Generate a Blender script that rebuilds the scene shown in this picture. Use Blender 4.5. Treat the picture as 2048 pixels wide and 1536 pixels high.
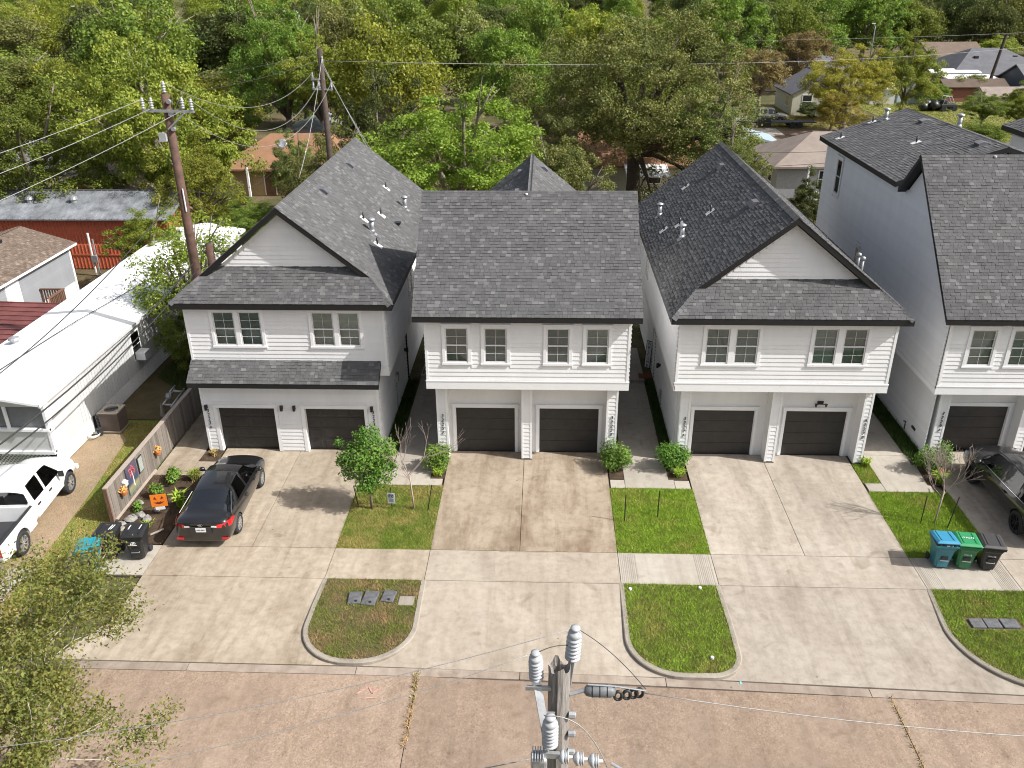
import bpy, bmesh, math, random
import numpy as np
from mathutils import Vector, Matrix
R = math.radians
for o in list(bpy.data.objects): bpy.data.objects.remove(o)
S = bpy.context.scene
COL = S.collection
# ---------------------------------------------------------------- camera
cam_d = bpy.data.cameras.new('camera'); cam = bpy.data.objects.new('camera', cam_d); COL.objects.link(cam)
CAM = Vector((0, 0, 18.346))
def cam_matrix(pitch, yaw, roll):
    p, y, r = R(pitch), R(yaw), R(roll)
    fw = Vector((math.sin(y)*math.cos(p), math.cos(y)*math.cos(p), -math.sin(p)))
    rt = fw.cross(Vector((0, 0, 1))).normalized(); up = rt.cross(fw)
    r2 = rt*math.cos(r) + up*math.sin(r); u2 = -rt*math.sin(r) + up*math.cos(r)
    return Matrix(((r2.x, u2.x, -fw.x, CAM.x), (r2.y, u2.y, -fw.y, CAM.y), (r2.z, u2.z, -fw.z, CAM.z), (0, 0, 0, 1)))
cam.matrix_world = cam_matrix(25.948, -2.349, -0.477)
cam_d.sensor_width = 36; cam_d.sensor_fit = 'HORIZONTAL'; cam_d.lens = 36*1696.077/2048
cam_d.clip_start = 0.1; cam_d.clip_end = 3000
S.camera = cam
# ---------------------------------------------------------------- world, sun, exposure
SUNV = Vector((1.04, -0.265, 1.0)).normalized()
world = bpy.data.worlds.new('World'); S.world = world; world.use_nodes = True
wn = world.node_tree.nodes; bg = wn['Background']
sky = wn.new('ShaderNodeTexSky'); sky.sky_type = 'NISHITA'; sky.sun_disc = False
sky.sun_elevation = math.asin(SUNV.z); sky.sun_rotation = math.atan2(SUNV.x, SUNV.y)
sky.air_density = 1.0; sky.dust_density = 4.0; sky.ozone_density = 1.0
sky_desat = wn.new('ShaderNodeHueSaturation'); sky_desat.inputs['Saturation'].default_value = 0.55      # sky colour desaturated so its fill light is less blue
world.node_tree.links.new(sky.outputs[0], sky_desat.inputs['Color']); world.node_tree.links.new(sky_desat.outputs[0], bg.inputs[0]); bg.inputs[1].default_value = 0.135
sun_d = bpy.data.lights.new('sun', 'SUN'); sun = bpy.data.objects.new('sun', sun_d); COL.objects.link(sun)
sun_d.energy = 4.9; sun_d.angle = R(0.5); sun_d.color = (1.0, 0.98, 0.95)
sun.rotation_euler = SUNV.to_track_quat('Z', 'Y').to_euler(); sun.location = (30, -10, 40)
vs = S.view_settings; vs.view_transform = 'Standard'; vs.look = 'None'; vs.gamma = 1; vs.use_curve_mapping = False
vs.exposure = 0.38
cy = S.cycles; cy.max_bounces = 4; cy.diffuse_bounces = 3; cy.glossy_bounces = 2; cy.transmission_bounces = 2; cy.transparent_max_bounces = 6; cy.caustics_reflective = False; cy.caustics_refractive = False
cy.use_adaptive_sampling = True; cy.adaptive_threshold = 0.015; cy.filter_width = 1.05; cy.use_fast_gi = False
S.render.resolution_x = 1024; S.render.resolution_y = 768
# ---------------------------------------------------------------- helpers
W = {}
def wmat(o): return W.get(o.name, Matrix.Identity(4))
def attach(o, parent, world=Matrix.Identity(4)):
    COL.objects.link(o); o.matrix_basis = world; W[o.name] = world
    if parent is not None:
        o.parent = parent; o.matrix_parent_inverse = wmat(parent).inverted()
    return o
def tag(o, label=None, cat=None, group=None, kind=None):
    if label: o['label'] = label
    if cat: o['category'] = cat
    if group: o['group'] = group
    if kind: o['kind'] = kind
    return o
def thing(name, label, cat, loc=(0, 0, 0), rz=0.0, group=None, sc=1.0):
    o = bpy.data.objects.new(name, None); o.empty_display_size = 0.2
    attach(o, None, Matrix.Translation(loc) @ Matrix.Rotation(rz, 4, 'Z') @ Matrix.Scale(sc, 4))
    return tag(o, label, cat, group)
def inst(name, me, parent, M):
    return attach(bpy.data.objects.new(name, me), parent, M)
def copy_tree(o, M, parent=None, top=None):
    c = o.copy(); COL.objects.link(c)
    if parent is None: c.matrix_basis = M; W[c.name] = M
    else: c.parent = parent; W[c.name] = W.get(o.name, Matrix.Identity(4))
    for ch in list(o.children): copy_tree(ch, None, c)
    return c
class MB:
    def __init__(s): s.V = []; s.F = []; s.M = []; s.T = None
    def add(s, V, F, m=0):
        n = len(s.V)
        if s.T is not None: V = [s.T @ Vector(v) for v in V]
        s.V += [tuple(v) for v in V]; s.F += [tuple(i+n for i in f) for f in F]; s.M += [m]*len(F); return s
    def box(s, x0, x1, y0, y1, z0, z1, m=0):
        return s.add([(x0,y0,z0),(x1,y0,z0),(x1,y1,z0),(x0,y1,z0),(x0,y0,z1),(x1,y0,z1),(x1,y1,z1),(x0,y1,z1)],
                     [(0,3,2,1),(4,5,6,7),(0,1,5,4),(1,2,6,5),(2,3,7,6),(3,0,4,7)], m)
    def slab(s, P, t, m=0):
        """polygon P (world points) with vertical thickness t below it"""
        n = len(P); V = [tuple(p) for p in P] + [(p[0], p[1], p[2]-t) for p in P]
        F = [tuple(range(n)), tuple(range(2*n-1, n-1, -1))] + [(i, i+n, (i+1) % n+n, (i+1) % n) for i in range(n)]
        return s.add(V, F, m)
    def prism(s, P, d, m=0):
        n = len(P); d = Vector(d); V = [Vector(p) for p in P] + [Vector(p)+d for p in P]
        F = [tuple(range(n-1, -1, -1)), tuple(range(n, 2*n))] + [(i, (i+1) % n, (i+1) % n+n, i+n) for i in range(n)]
        return s.add(V, F, m)
    def bar(s, a, b, w, h=None, m=0):
        a, b = Vector(a), Vector(b); h = h or w; d = (b-a).normalized()
        r = d.cross(Vector((0,0,1)));  r = Vector((1,0,0)) if r.length < 1e-4 else r.normalized(); u = r.cross(d)
        V = [p + r*sx*w/2 + u*sy*h/2 for p in (a, b) for sx, sy in ((-1,-1),(1,-1),(1,1),(-1,1))]
        return s.add(V, [(0,1,2,3),(7,6,5,4),(0,4,5,1),(1,5,6,2),(2,6,7,3),(3,7,4,0)], m)
    def tube(s, P, r, n=6, m=0, cap=True):
        P = [Vector(p) for p in P]; rs = r if isinstance(r, (list, tuple)) else [r]*len(P)
        V = []; F = []
        ref = None
        for i, p in enumerate(P):
            d = (P[min(i+1, len(P)-1)] - P[max(i-1, 0)]).normalized()
            if ref is None:
                ref = d.cross(Vector((0.3, 0.2, 1)));
                if ref.length < 1e-3: ref = Vector((1,0,0))
            a = (ref - d*ref.dot(d)).normalized(); b = d.cross(a); ref = a
            for k in range(n):
                t = 2*math.pi*k/n; V.append(p + (a*math.cos(t) + b*math.sin(t))*rs[i])
        for i in range(len(P)-1):
            for k in range(n):
                F.append((i*n+k, i*n+(k+1) % n, (i+1)*n+(k+1) % n, (i+1)*n+k))
        if cap: F += [tuple(range(n-1, -1, -1)), tuple((len(P)-1)*n+k for k in range(n))]
        return s.add(V, F, m)
    def lathe(s, prof, c=(0,0,0), n=16, axis='z', m=0):
        V = []; F = []
        for r, h in prof:
            for k in range(n):
                t = 2*math.pi*k/n; x, y = r*math.cos(t), r*math.sin(t)
                v = {'z': (x, y, h), 'x': (h, x, y), 'y': (x, h, y)}[axis]
                V.append((v[0]+c[0], v[1]+c[1], v[2]+c[2]))
        for i in range(len(prof)-1):
            for k in range(n): F.append((i*n+k, i*n+(k+1) % n, (i+1)*n+(k+1) % n, (i+1)*n+k))
        F += [tuple(range(n-1, -1, -1)), tuple((len(prof)-1)*n+k for k in range(n))]
        return s.add(V, F, m)
    def mesh(s, name, mats, smooth=False):
        me = bpy.data.meshes.new(name); me.from_pydata(s.V, [], s.F)
        for m in (mats if isinstance(mats, (list, tuple)) else [mats]): me.materials.append(m)
        if len(me.materials) > 1: me.polygons.foreach_set('material_index', s.M)
        if smooth: me.polygons.foreach_set('use_smooth', [True]*len(me.polygons))
        me.update(); return me
    def build(s, name, mats, parent=None, smooth=False, M=Matrix.Identity(4), bev=0.0):
        me = s.mesh(name, mats, smooth)
        o = attach(bpy.data.objects.new(name, me), parent, M)
        if bev:
            b = o.modifiers.new('bevel', 'BEVEL'); b.width = bev; b.segments = 2; b.limit_method = 'ANGLE'; b.angle_limit = R(40)
        return o
def local(parent):   # world matrix of a parent, for meshes made in its own frame
    return wmat(parent).copy()
def np_mesh(name, V, F, mats, attr=None, smooth=False):
    """fast mesh from numpy arrays; F is (n,4) or (n,3)"""
    me = bpy.data.meshes.new(name); k = F.shape[1]
    me.vertices.add(len(V)); me.vertices.foreach_set('co', np.asarray(V, np.float32).ravel())
    me.loops.add(F.size); me.loops.foreach_set('vertex_index', F.astype(np.int32).ravel())
    me.polygons.add(len(F)); me.polygons.foreach_set('loop_start', np.arange(0, F.size, k, dtype=np.int32))
    if smooth: me.polygons.foreach_set('use_smooth', np.ones(len(F), bool))
    if attr is not None:
        a = me.attributes.new('tint', 'FLOAT', 'POINT'); a.data.foreach_set('value', np.asarray(attr, np.float32))
    me.materials.append(mats); me.update(calc_edges=True); return me
def text_mesh(txt, size, ext, mat, shear=0.0):
    c = bpy.data.curves.new('lettering', 'FONT'); c.body = txt; c.size = size; c.extrude = ext; c.shear = shear
    c.align_x = 'CENTER'; c.align_y = 'CENTER'; c.resolution_u = 2
    o = bpy.data.objects.new('lettering', c); COL.objects.link(o)
    dg = bpy.context.evaluated_depsgraph_get(); me = bpy.data.meshes.new_from_object(o.evaluated_get(dg))
    bpy.data.objects.remove(o); bpy.data.curves.remove(c)
    me.materials.clear(); me.materials.append(mat); return me
# ---------------------------------------------------------------- materials
def srgb(r, g, b):
    f = lambda c: (c/255/12.92 if c <= 10 else ((c/255+0.055)/1.055)**2.4)
    return (f(r), f(g), f(b), 1)
def nm(name):
    m = bpy.data.materials.new(name); m.use_nodes = True; nt = m.node_tree
    return m, nt.nodes, nt.links, nt.nodes['Principled BSDF']
def ramp(nd, stops):
    r = nd.new('ShaderNodeValToRGB'); e = r.color_ramp.elements
    while len(e) < len(stops): e.new(0.5)
    for i, (p, c) in enumerate(stops): e[i].position = p; e[i].color = c if len(c) == 4 else (*c, 1)
    return r
def noise(nd, lk, scale, detail=4, rough=0.6, vec=None, dist=0.0):
    n = nd.new('ShaderNodeTexNoise'); n.inputs['Scale'].default_value = scale; n.inputs['Detail'].default_value = detail
    n.inputs['Roughness'].default_value = rough; n.inputs['Distortion'].default_value = dist
    if vec is not None: lk.new(vec, n.inputs['Vector'])
    return n
def mixc(nd, lk, fac, a, b, mode='MIX'):
    m = nd.new('ShaderNodeMix'); m.data_type = 'RGBA'; m.blend_type = mode; m.clamp_factor = True
    for sock, v in ((0, fac), (6, a), (7, b)):
        if isinstance(v, (int, float)): m.inputs[sock].default_value = v
        elif isinstance(v, (tuple, list)): m.inputs[sock].default_value = v if len(v) == 4 else (*v, 1)
        else: lk.new(v, m.inputs[sock])
    return m.outputs[2]
def math_n(nd, lk, op, a, b=None, clamp=False):
    m = nd.new('ShaderNodeMath'); m.operation = op; m.use_clamp = clamp
    for i, v in enumerate((a, b)):
        if v is None: continue
        if isinstance(v, (int, float)): m.inputs[i].default_value = v
        else: lk.new(v, m.inputs[i])
    return m.outputs[0]
def bump(nd, lk, b, h, strength=0.3, dist=0.02):
    n = nd.new('ShaderNodeBump'); n.inputs['Strength'].default_value = strength; n.inputs['Distance'].default_value = dist
    lk.new(h, n.inputs['Height']); lk.new(n.outputs[0], b.inputs['Normal'])
def mat(name, col, rough=0.6, metal=0.0, var=0.12, scale=6.0, bmp=0.0, bscale=40.0, spec=None, coat=0.0, objvar=0.0):
    m, nd, lk, b = nm(name); b.inputs['Roughness'].default_value = rough; b.inputs['Metallic'].default_value = metal
    if spec is not None: b.inputs['Specular IOR Level'].default_value = spec
    if coat: b.inputs['Coat Weight'].default_value = coat; b.inputs['Coat Roughness'].default_value = 0.03
    col = tuple(col[:3]); tc = nd.new('ShaderNodeTexCoord')
    n = noise(nd, lk, scale, 5, 0.65, tc.outputs['Object'])
    lo = tuple(c*(1-var) for c in col); hi = tuple(min(1, c*(1+var)) for c in col)
    r = ramp(nd, [(0.3, lo), (0.7, hi)]); lk.new(n.outputs[0], r.inputs[0]); out = r.outputs[0]
    if objvar:
        oi = nd.new('ShaderNodeObjectInfo')
        v = math_n(nd, lk, 'MULTIPLY_ADD', oi.outputs['Random'], objvar*2); v.node.inputs[2].default_value = 1-objvar
        hs = nd.new('ShaderNodeHueSaturation'); lk.new(v, hs.inputs['Value']); lk.new(out, hs.inputs['Color']); out = hs.outputs[0]
    lk.new(out, b.inputs['Base Color'])
    if bmp:
        n2 = noise(nd, lk, bscale, 4, 0.6, tc.outputs['Object']); bump(nd, lk, b, n2.outputs[0], bmp)
    return m
def shingle_mat(name, lo, mid, hi, objw=1.0):
    m, nd, lk, b = nm(name); b.inputs['Roughness'].default_value = 0.95; b.inputs['Specular IOR Level'].default_value = 0.2
    g = nd.new('ShaderNodeNewGeometry'); oi = nd.new('ShaderNodeObjectInfo')
    v = math_n(nd, lk, 'FRACT', math_n(nd, lk, 'ADD', g.outputs['Random Per Island'], oi.outputs['Random']))
    r = ramp(nd, [(0.0, lo), (0.45, mid), (0.78, mid), (1.0, hi)]); lk.new(v, r.inputs[0])
    tc = nd.new('ShaderNodeTexCoord')
    n = noise(nd, lk, 130, 2, 0.5, g.outputs['Position']); rr = ramp(nd, [(0.3, (0.72,)*3), (0.7, (1.22,)*3)]); lk.new(n.outputs[0], rr.inputs[0])
    n2 = noise(nd, lk, 0.9, 4, 0.6, g.outputs['Position']); r3 = ramp(nd, [(0.3, (0.86,)*3), (0.7, (1.1,)*3)]); lk.new(n2.outputs[0], r3.inputs[0])
    c = mixc(nd, lk, 1.0, r.outputs[0], rr.outputs[0], 'MULTIPLY'); c = mixc(nd, lk, 1.0, c, r3.outputs[0], 'MULTIPLY')
    lk.new(c, b.inputs['Base Color']); bump(nd, lk, b, n.outputs[0], 0.35, 0.01)
    return m
M_SH = shingle_mat('asphalt_shingle', (0.084,0.083,0.084), (0.104,0.103,0.103), (0.158,0.155,0.154))
M_SHB = shingle_mat('brown_shingle', (0.12,0.09,0.07), (0.165,0.125,0.098), (0.25,0.195,0.155))
M_SHT = shingle_mat('tan_shingle', (0.21,0.175,0.15), (0.26,0.215,0.185), (0.33,0.275,0.235))
M_SHO = shingle_mat('rust_shingle', (0.24,0.13,0.075), (0.31,0.175,0.10), (0.38,0.23,0.14))
M_SHG = shingle_mat('grey_shingle', (0.09,0.092,0.1), (0.13,0.13,0.14), (0.19,0.19,0.2))
M_FASC = mat('black_fascia', (0.008,0.008,0.009), 0.55, var=0.2)
def white_mat(name, col, dirt):
    m, nd, lk, b = nm(name); b.inputs['Roughness'].default_value = 0.55
    g = nd.new('ShaderNodeNewGeometry'); oi = nd.new('ShaderNodeObjectInfo')
    mp = nd.new('ShaderNodeMapping'); mp.inputs['Scale'].default_value = (1, 1, 0.35); lk.new(g.outputs['Position'], mp.inputs[0])
    n = noise(nd, lk, 1.6, 6, 0.7, mp.outputs[0]); r = ramp(nd, [(0.35, tuple(c*(1-dirt) for c in col)), (0.65, col)]); lk.new(n.outputs[0], r.inputs[0])
    v = math_n(nd, lk, 'MULTIPLY_ADD', oi.outputs['Random'], 0.06); v.node.inputs[2].default_value = 0.96
    hs = nd.new('ShaderNodeHueSaturation'); lk.new(v, hs.inputs['Value']); lk.new(r.outputs[0], hs.inputs['Color'])
    lk.new(hs.outputs[0], b.inputs['Base Color'])
    mp2 = nd.new('ShaderNodeMapping'); mp2.inputs['Scale'].default_value = (6, 6, 90); lk.new(g.outputs['Position'], mp2.inputs[0])
    n2 = noise(nd, lk, 1.5, 3, 0.6, mp2.outputs[0]); bump(nd, lk, b, n2.outputs[0], 0.12, 0.01)
    return m
M_WHITE = white_mat('white_siding', (0.80,0.80,0.80), 0.07)
M_TRIM = white_mat('white_trim', (0.82,0.82,0.82), 0.04)
M_GREYW = white_mat('pale_grey_cladding', (0.56,0.56,0.55), 0.10)
M_ROOFW = white_mat('white_roof_coating', (0.86,0.86,0.86), 0.08)
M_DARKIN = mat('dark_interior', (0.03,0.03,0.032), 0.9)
M_BLIND = mat('window_blind', (0.60,0.65,0.61), 0.6, objvar=0.35)
M_VINYL = mat('white_vinyl', (0.66,0.66,0.66), 0.35, var=0.03)
def glass_mat(name, tint, refl=0.12):
    m, nd, lk, b = nm(name); nd.remove(b); out = nd['Material Output']
    t = nd.new('ShaderNodeBsdfTransparent'); t.inputs[0].default_value = (*tint, 1)
    gl = nd.new('ShaderNodeBsdfGlossy'); gl.inputs['Roughness'].default_value = 0.02; gl.inputs[0].default_value = (0.95,0.97,1,1)
    fr = nd.new('ShaderNodeFresnel'); fr.inputs[0].default_value = 1.5
    f = math_n(nd, lk, 'ADD', fr.outputs[0], refl, True)
    mx = nd.new('ShaderNodeMixShader'); lk.new(f, mx.inputs[0]); lk.new(t.outputs[0], mx.inputs[1]); lk.new(gl.outputs[0], mx.inputs[2])
    lk.new(mx.outputs[0], out.inputs[0]); return m
M_GLASS = glass_mat('window_glass', (0.68,0.76,0.72), 0.05)
M_CGLASS = glass_mat('car_glass', (0.22,0.23,0.23), 0.12)
M_GARAGE = mat('charcoal_garage_door', (0.025,0.0235,0.0225), 0.5, var=0.25, scale=3, bmp=0.06, bscale=25)
M_BLACK = mat('black_metal', (0.015,0.015,0.016), 0.4)
M_DIGIT = mat('black_number', (0.02,0.02,0.02), 0.5)
M_GALV = mat('galvanised_steel', (0.42,0.43,0.44), 0.45, 0.6, var=0.2)
M_PVC = mat('white_pipe', (0.7,0.7,0.68), 0.5)
def concrete(name, a, b_, stain, staincol, scale=0.5, seed=0.0, spots=0.5, agg=0.0):
    m, nd, lk, b = nm(name); b.inputs['Roughness'].default_value = 0.9; b.inputs['Specular IOR Level'].default_value = 0.25
    g = nd.new('ShaderNodeNewGeometry'); mp = nd.new('ShaderNodeMapping'); mp.inputs['Location'].default_value = (seed, seed*0.7, 0)
    lk.new(g.outputs['Position'], mp.inputs[0]); P = mp.outputs[0]
    n1 = noise(nd, lk, scale, 6, 0.62, P); r1 = ramp(nd, [(0.3, a), (0.7, b_)]); lk.new(n1.outputs[0], r1.inputs[0])
    mp2 = nd.new('ShaderNodeMapping'); mp2.inputs['Scale'].default_value = (1.6, 0.35, 1); mp2.inputs['Location'].default_value = (seed*3, 0, 0); lk.new(g.outputs['Position'], mp2.inputs[0])
    n2 = noise(nd, lk, 0.55, 5, 0.66, mp2.outputs[0], 0.4); r2 = ramp(nd, [(0.46, (0,)*3), (0.66, (stain,)*3)]); lk.new(n2.outputs[0], r2.inputs[0])
    c = mixc(nd, lk, r2.outputs[0], r1.outputs[0], staincol)
    n3 = noise(nd, lk, 3.2, 6, 0.7, P); r3 = ramp(nd, [(0.36, (0.80,0.79,0.77)), (0.55, (1,)*3), (0.7, (1.07,)*3)]); lk.new(n3.outputs[0], r3.inputs[0])
    c = mixc(nd, lk, spots, c, r3.outputs[0], 'MULTIPLY')
    mp3 = nd.new('ShaderNodeMapping'); mp3.inputs['Scale'].default_value = (2.4, 0.16, 1); mp3.inputs['Location'].default_value = (seed*5, seed, 0); lk.new(g.outputs['Position'], mp3.inputs[0])
    n7 = noise(nd, lk, 1.0, 6, 0.7, mp3.outputs[0], 0.6); r8 = ramp(nd, [(0.52, (1,)*3), (0.66, (0.74,0.71,0.67))]); lk.new(n7.outputs[0], r8.inputs[0]); c = mixc(nd, lk, 0.42, c, r8.outputs[0], 'MULTIPLY')
    n8 = noise(nd, lk, 1.1, 3, 0.5, P, 1.0); r9 = ramp(nd, [(0.62, (1,)*3), (0.72, (0.76,0.74,0.71))]); lk.new(n8.outputs[0], r9.inputs[0]); c = mixc(nd, lk, 0.85, c, r9.outputs[0], 'MULTIPLY')
    oi = nd.new('ShaderNodeObjectInfo'); ov = math_n(nd, lk, 'MULTIPLY_ADD', oi.outputs['Random'], 0.14); ov.node.inputs[2].default_value = 0.80
    hs = nd.new('ShaderNodeHueSaturation'); lk.new(ov, hs.inputs['Value']); lk.new(c, hs.inputs['Color']); c = hs.outputs[0]
    # small dark oil specks
    vo = nd.new('ShaderNodeTexVoronoi'); vo.inputs['Scale'].default_value = 1.15; lk.new(P, vo.inputs['Vector'])
    r4 = ramp(nd, [(0.022, (0.35,)*3), (0.05, (1,)*3)]); lk.new(vo.outputs['Distance'], r4.inputs[0])
    c = mixc(nd, lk, 0.75, c, r4.outputs[0], 'MULTIPLY')
    n5 = noise(nd, lk, 60, 3, 0.7, P); r5 = ramp(nd, [(0.3, (0.86,)*3), (0.7, (1.1,)*3)]); lk.new(n5.outputs[0], r5.inputs[0])
    c = mixc(nd, lk, 1.0, c, r5.outputs[0], 'MULTIPLY')
    if agg:
        v2 = nd.new('ShaderNodeTexVoronoi'); v2.inputs['Scale'].default_value = 24; lk.new(P, v2.inputs['Vector'])
        r6 = ramp(nd, [(0.0, (0.45,0.42,0.40)), (0.25, (0.88,0.86,0.83)), (0.6, (1.03,1.01,0.98)), (1.0, (1.5,1.42,1.32))]); lk.new(v2.outputs['Color'], r6.inputs[0])
        n6 = noise(nd, lk, 0.35, 4, 0.6, P); r7 = ramp(nd, [(0.36, (0.15,)*3), (0.54, (agg,)*3)]); lk.new(n6.outputs[0], r7.inputs[0])
        c = mixc(nd, lk, r7.outputs[0], c, mixc(nd, lk, 1.0, c, r6.outputs[0], 'MULTIPLY'))
    lk.new(c, b.inputs['Base Color']); bump(nd, lk, b, n5.outputs[0], 0.25, 0.01)
    return m
M_CON1 = concrete('cream_concrete', (0.37,0.305,0.23), (0.47,0.40,0.31), 0.75, (0.27,0.21,0.15), 0.4, 3, 0.85)
M_CON2 = concrete('stained_concrete', (0.32,0.255,0.185), (0.43,0.36,0.275), 0.95, (0.205,0.145,0.095), 0.5, 11, 0.9)
M_CON2B = concrete('worn_concrete', (0.385,0.33,0.265), (0.47,0.41,0.335), 0.6, (0.29,0.235,0.175), 0.45, 19, 0.8)
M_CON3 = concrete('pinkish_concrete', (0.39,0.335,0.275), (0.475,0.42,0.35), 0.7, (0.275,0.23,0.185), 0.5, 27, 0.85)
M_CONW = concrete('path_concrete', (0.40,0.36,0.305), (0.48,0.435,0.37), 0.4, (0.32,0.27,0.22), 0.6, 40)
M_KERB = concrete('kerb_concrete', (0.30,0.265,0.22), (0.39,0.35,0.295), 0.6, (0.19,0.16,0.13), 1.2, 53)
M_PATCH = concrete('orange_patch_concrete', (0.385,0.325,0.26), (0.45,0.39,0.315), 0.4, (0.33,0.27,0.21), 0.6, 61, 0.8)
M_ROAD = concrete('aggregate_road', (0.285,0.21,0.155), (0.365,0.28,0.215), 0.6, (0.25,0.188,0.145), 0.22, 5, 0.75, 0.6)
M_GUT = concrete('gutter_concrete', (0.31,0.25,0.20), (0.40,0.335,0.275), 0.8, (0.24,0.185,0.145), 0.8, 71)
M_JOINT = mat('dark_joint', (0.11,0.09,0.07), 0.95, var=0.4, scale=20)
def ground_mat(name, stops, scale, bmp=0.4):
    m, nd, lk, b = nm(name); b.inputs['Roughness'].default_value = 1; b.inputs['Specular IOR Level'].default_value = 0.1
    g = nd.new('ShaderNodeNewGeometry'); n = noise(nd, lk, scale, 8, 0.68, g.outputs['Position'], 0.3); r = ramp(nd, stops); lk.new(n.outputs[0], r.inputs[0])
    n2 = noise(nd, lk, scale*40, 4, 0.7, g.outputs['Position']); r2 = ramp(nd, [(0.3, (0.6,)*3), (0.7, (1.3,)*3)]); lk.new(n2.outputs[0], r2.inputs[0])
    c = mixc(nd, lk, 1.0, r.outputs[0], r2.outputs[0], 'MULTIPLY'); lk.new(c, b.inputs['Base Color']); bump(nd, lk, b, n2.outputs[0], bmp, 0.04); return m
M_GROUND = ground_mat('earth', [(0.3,(0.06,0.075,0.025)),(0.48,(0.09,0.085,0.04)),(0.6,(0.16,0.12,0.075)),(0.75,(0.07,0.09,0.03))], 0.16)
M_SOIL = ground_mat('soil', [(0.3,(0.09,0.075,0.04)),(0.7,(0.15,0.115,0.065))], 1.2)
M_TURF = ground_mat('turf_soil', [(0.3,(0.10,0.15,0.024)),(0.7,(0.16,0.20,0.037))], 1.5)
M_DIRT = ground_mat('dirt', [(0.3,(0.26,0.195,0.135)),(0.7,(0.36,0.28,0.2))], 0.8)
M_LITTER = ground_mat('leaf_litter', [(0.3,(0.10,0.07,0.05)),(0.55,(0.2,0.14,0.1)),(0.75,(0.30,0.2,0.14))], 0.5)
M_MULCH = ground_mat('mulch', [(0.3,(0.05,0.035,0.024)),(0.7,(0.13,0.09,0.06))], 3.0, 0.8)
M_LAWNFAR = ground_mat('far_lawn', [(0.3,(0.15,0.18,0.05)),(0.7,(0.24,0.25,0.08))], 0.3)
def leaf_mat(name, cols, objhue=0.02, trans=0.36, objval=0.2):
    """cols: colours from dark to light, picked leaf by leaf; the tint attribute shifts whole clumps"""
    m, nd, lk, b = nm(name); out = nd['Material Output']
    g = nd.new('ShaderNodeNewGeometry'); oi = nd.new('ShaderNodeObjectInfo'); at = nd.new('ShaderNodeAttribute'); at.attribute_name = 'tint'
    v = math_n(nd, lk, 'ADD', math_n(nd, lk, 'MULTIPLY', g.outputs['Random Per Island'], 0.6), math_n(nd, lk, 'MULTIPLY', at.outputs['Fac'], 0.4))
    r = ramp(nd, [(i/(len(cols)-1), c) for i, c in enumerate(cols)]); lk.new(v, r.inputs[0])
    hs = nd.new('ShaderNodeHueSaturation'); lk.new(r.outputs[0], hs.inputs['Color'])
    h = math_n(nd, lk, 'MULTIPLY_ADD', oi.outputs['Random'], objhue*2); h.node.inputs[2].default_value = 0.5-objhue; lk.new(h, hs.inputs['Hue'])
    vv = math_n(nd, lk, 'MULTIPLY_ADD', oi.outputs['Random'], objval*2); vv.node.inputs[2].default_value = 1-objval; lk.new(vv, hs.inputs['Value'])
    lk.new(hs.outputs[0], b.inputs['Base Color']); b.inputs['Roughness'].default_value = 0.6; b.inputs['Specular IOR Level'].default_value = 0.25
    t = nd.new('ShaderNodeBsdfTranslucent'); tcol = mixc(nd, lk, 1.0, hs.outputs[0], (1.25,1.2,0.6,1), 'MULTIPLY'); lk.new(tcol, t.inputs[0])
    mx = nd.new('ShaderNodeMixShader'); mx.inputs[0].default_value = trans; lk.new(b.outputs[0], mx.inputs[1]); lk.new(t.outputs[0], mx.inputs[2]); lk.new(mx.outputs[0], out.inputs[0])
    return m
L_OLIVE = leaf_mat('olive_leaves', [(0.085,0.12,0.018),(0.17,0.21,0.03),(0.28,0.305,0.045),(0.39,0.375,0.075)])
L_GREEN = leaf_mat('green_leaves', [(0.055,0.10,0.02),(0.12,0.185,0.03),(0.205,0.27,0.045),(0.29,0.335,0.075)])
L_DARK = leaf_mat('dark_leaves', [(0.036,0.058,0.02),(0.07,0.10,0.032),(0.125,0.155,0.046),(0.21,0.225,0.075)])
L_BRIGHT = leaf_mat('bright_leaves', [(0.085,0.13,0.018),(0.16,0.22,0.028),(0.25,0.305,0.045),(0.34,0.37,0.075)])
L_YELLOW = leaf_mat('yellow_leaves', [(0.13,0.15,0.03),(0.25,0.255,0.04),(0.38,0.35,0.06),(0.44,0.36,0.07)])
L_RUST = leaf_mat('rust_leaves', [(0.11,0.095,0.045),(0.20,0.155,0.07),(0.29,0.22,0.11),(0.20,0.21,0.07)])
L_OAK = leaf_mat('oak_leaves', [(0.055,0.072,0.02),(0.115,0.142,0.037),(0.20,0.22,0.058),(0.33,0.305,0.11)], trans=0.28)
L_MYRT = leaf_mat('myrtle_leaves', [(0.075,0.115,0.03),(0.145,0.195,0.045),(0.24,0.275,0.065),(0.36,0.30,0.10)])
L_HOLLY = leaf_mat('holly_leaves', [(0.035,0.10,0.012),(0.075,0.17,0.022),(0.13,0.24,0.035),(0.20,0.31,0.06)], 0.005, 0.25, 0.08)
L_SHRUB = leaf_mat('shrub_leaves', [(0.046,0.100,0.015),(0.092,0.188,0.025),(0.158,0.275,0.037),(0.236,0.350,0.075)], 0.01, 0.25, 0.1)
L_FLOWER = mat('orange_flowers', (0.55,0.2,0.05), 0.7)
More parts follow.
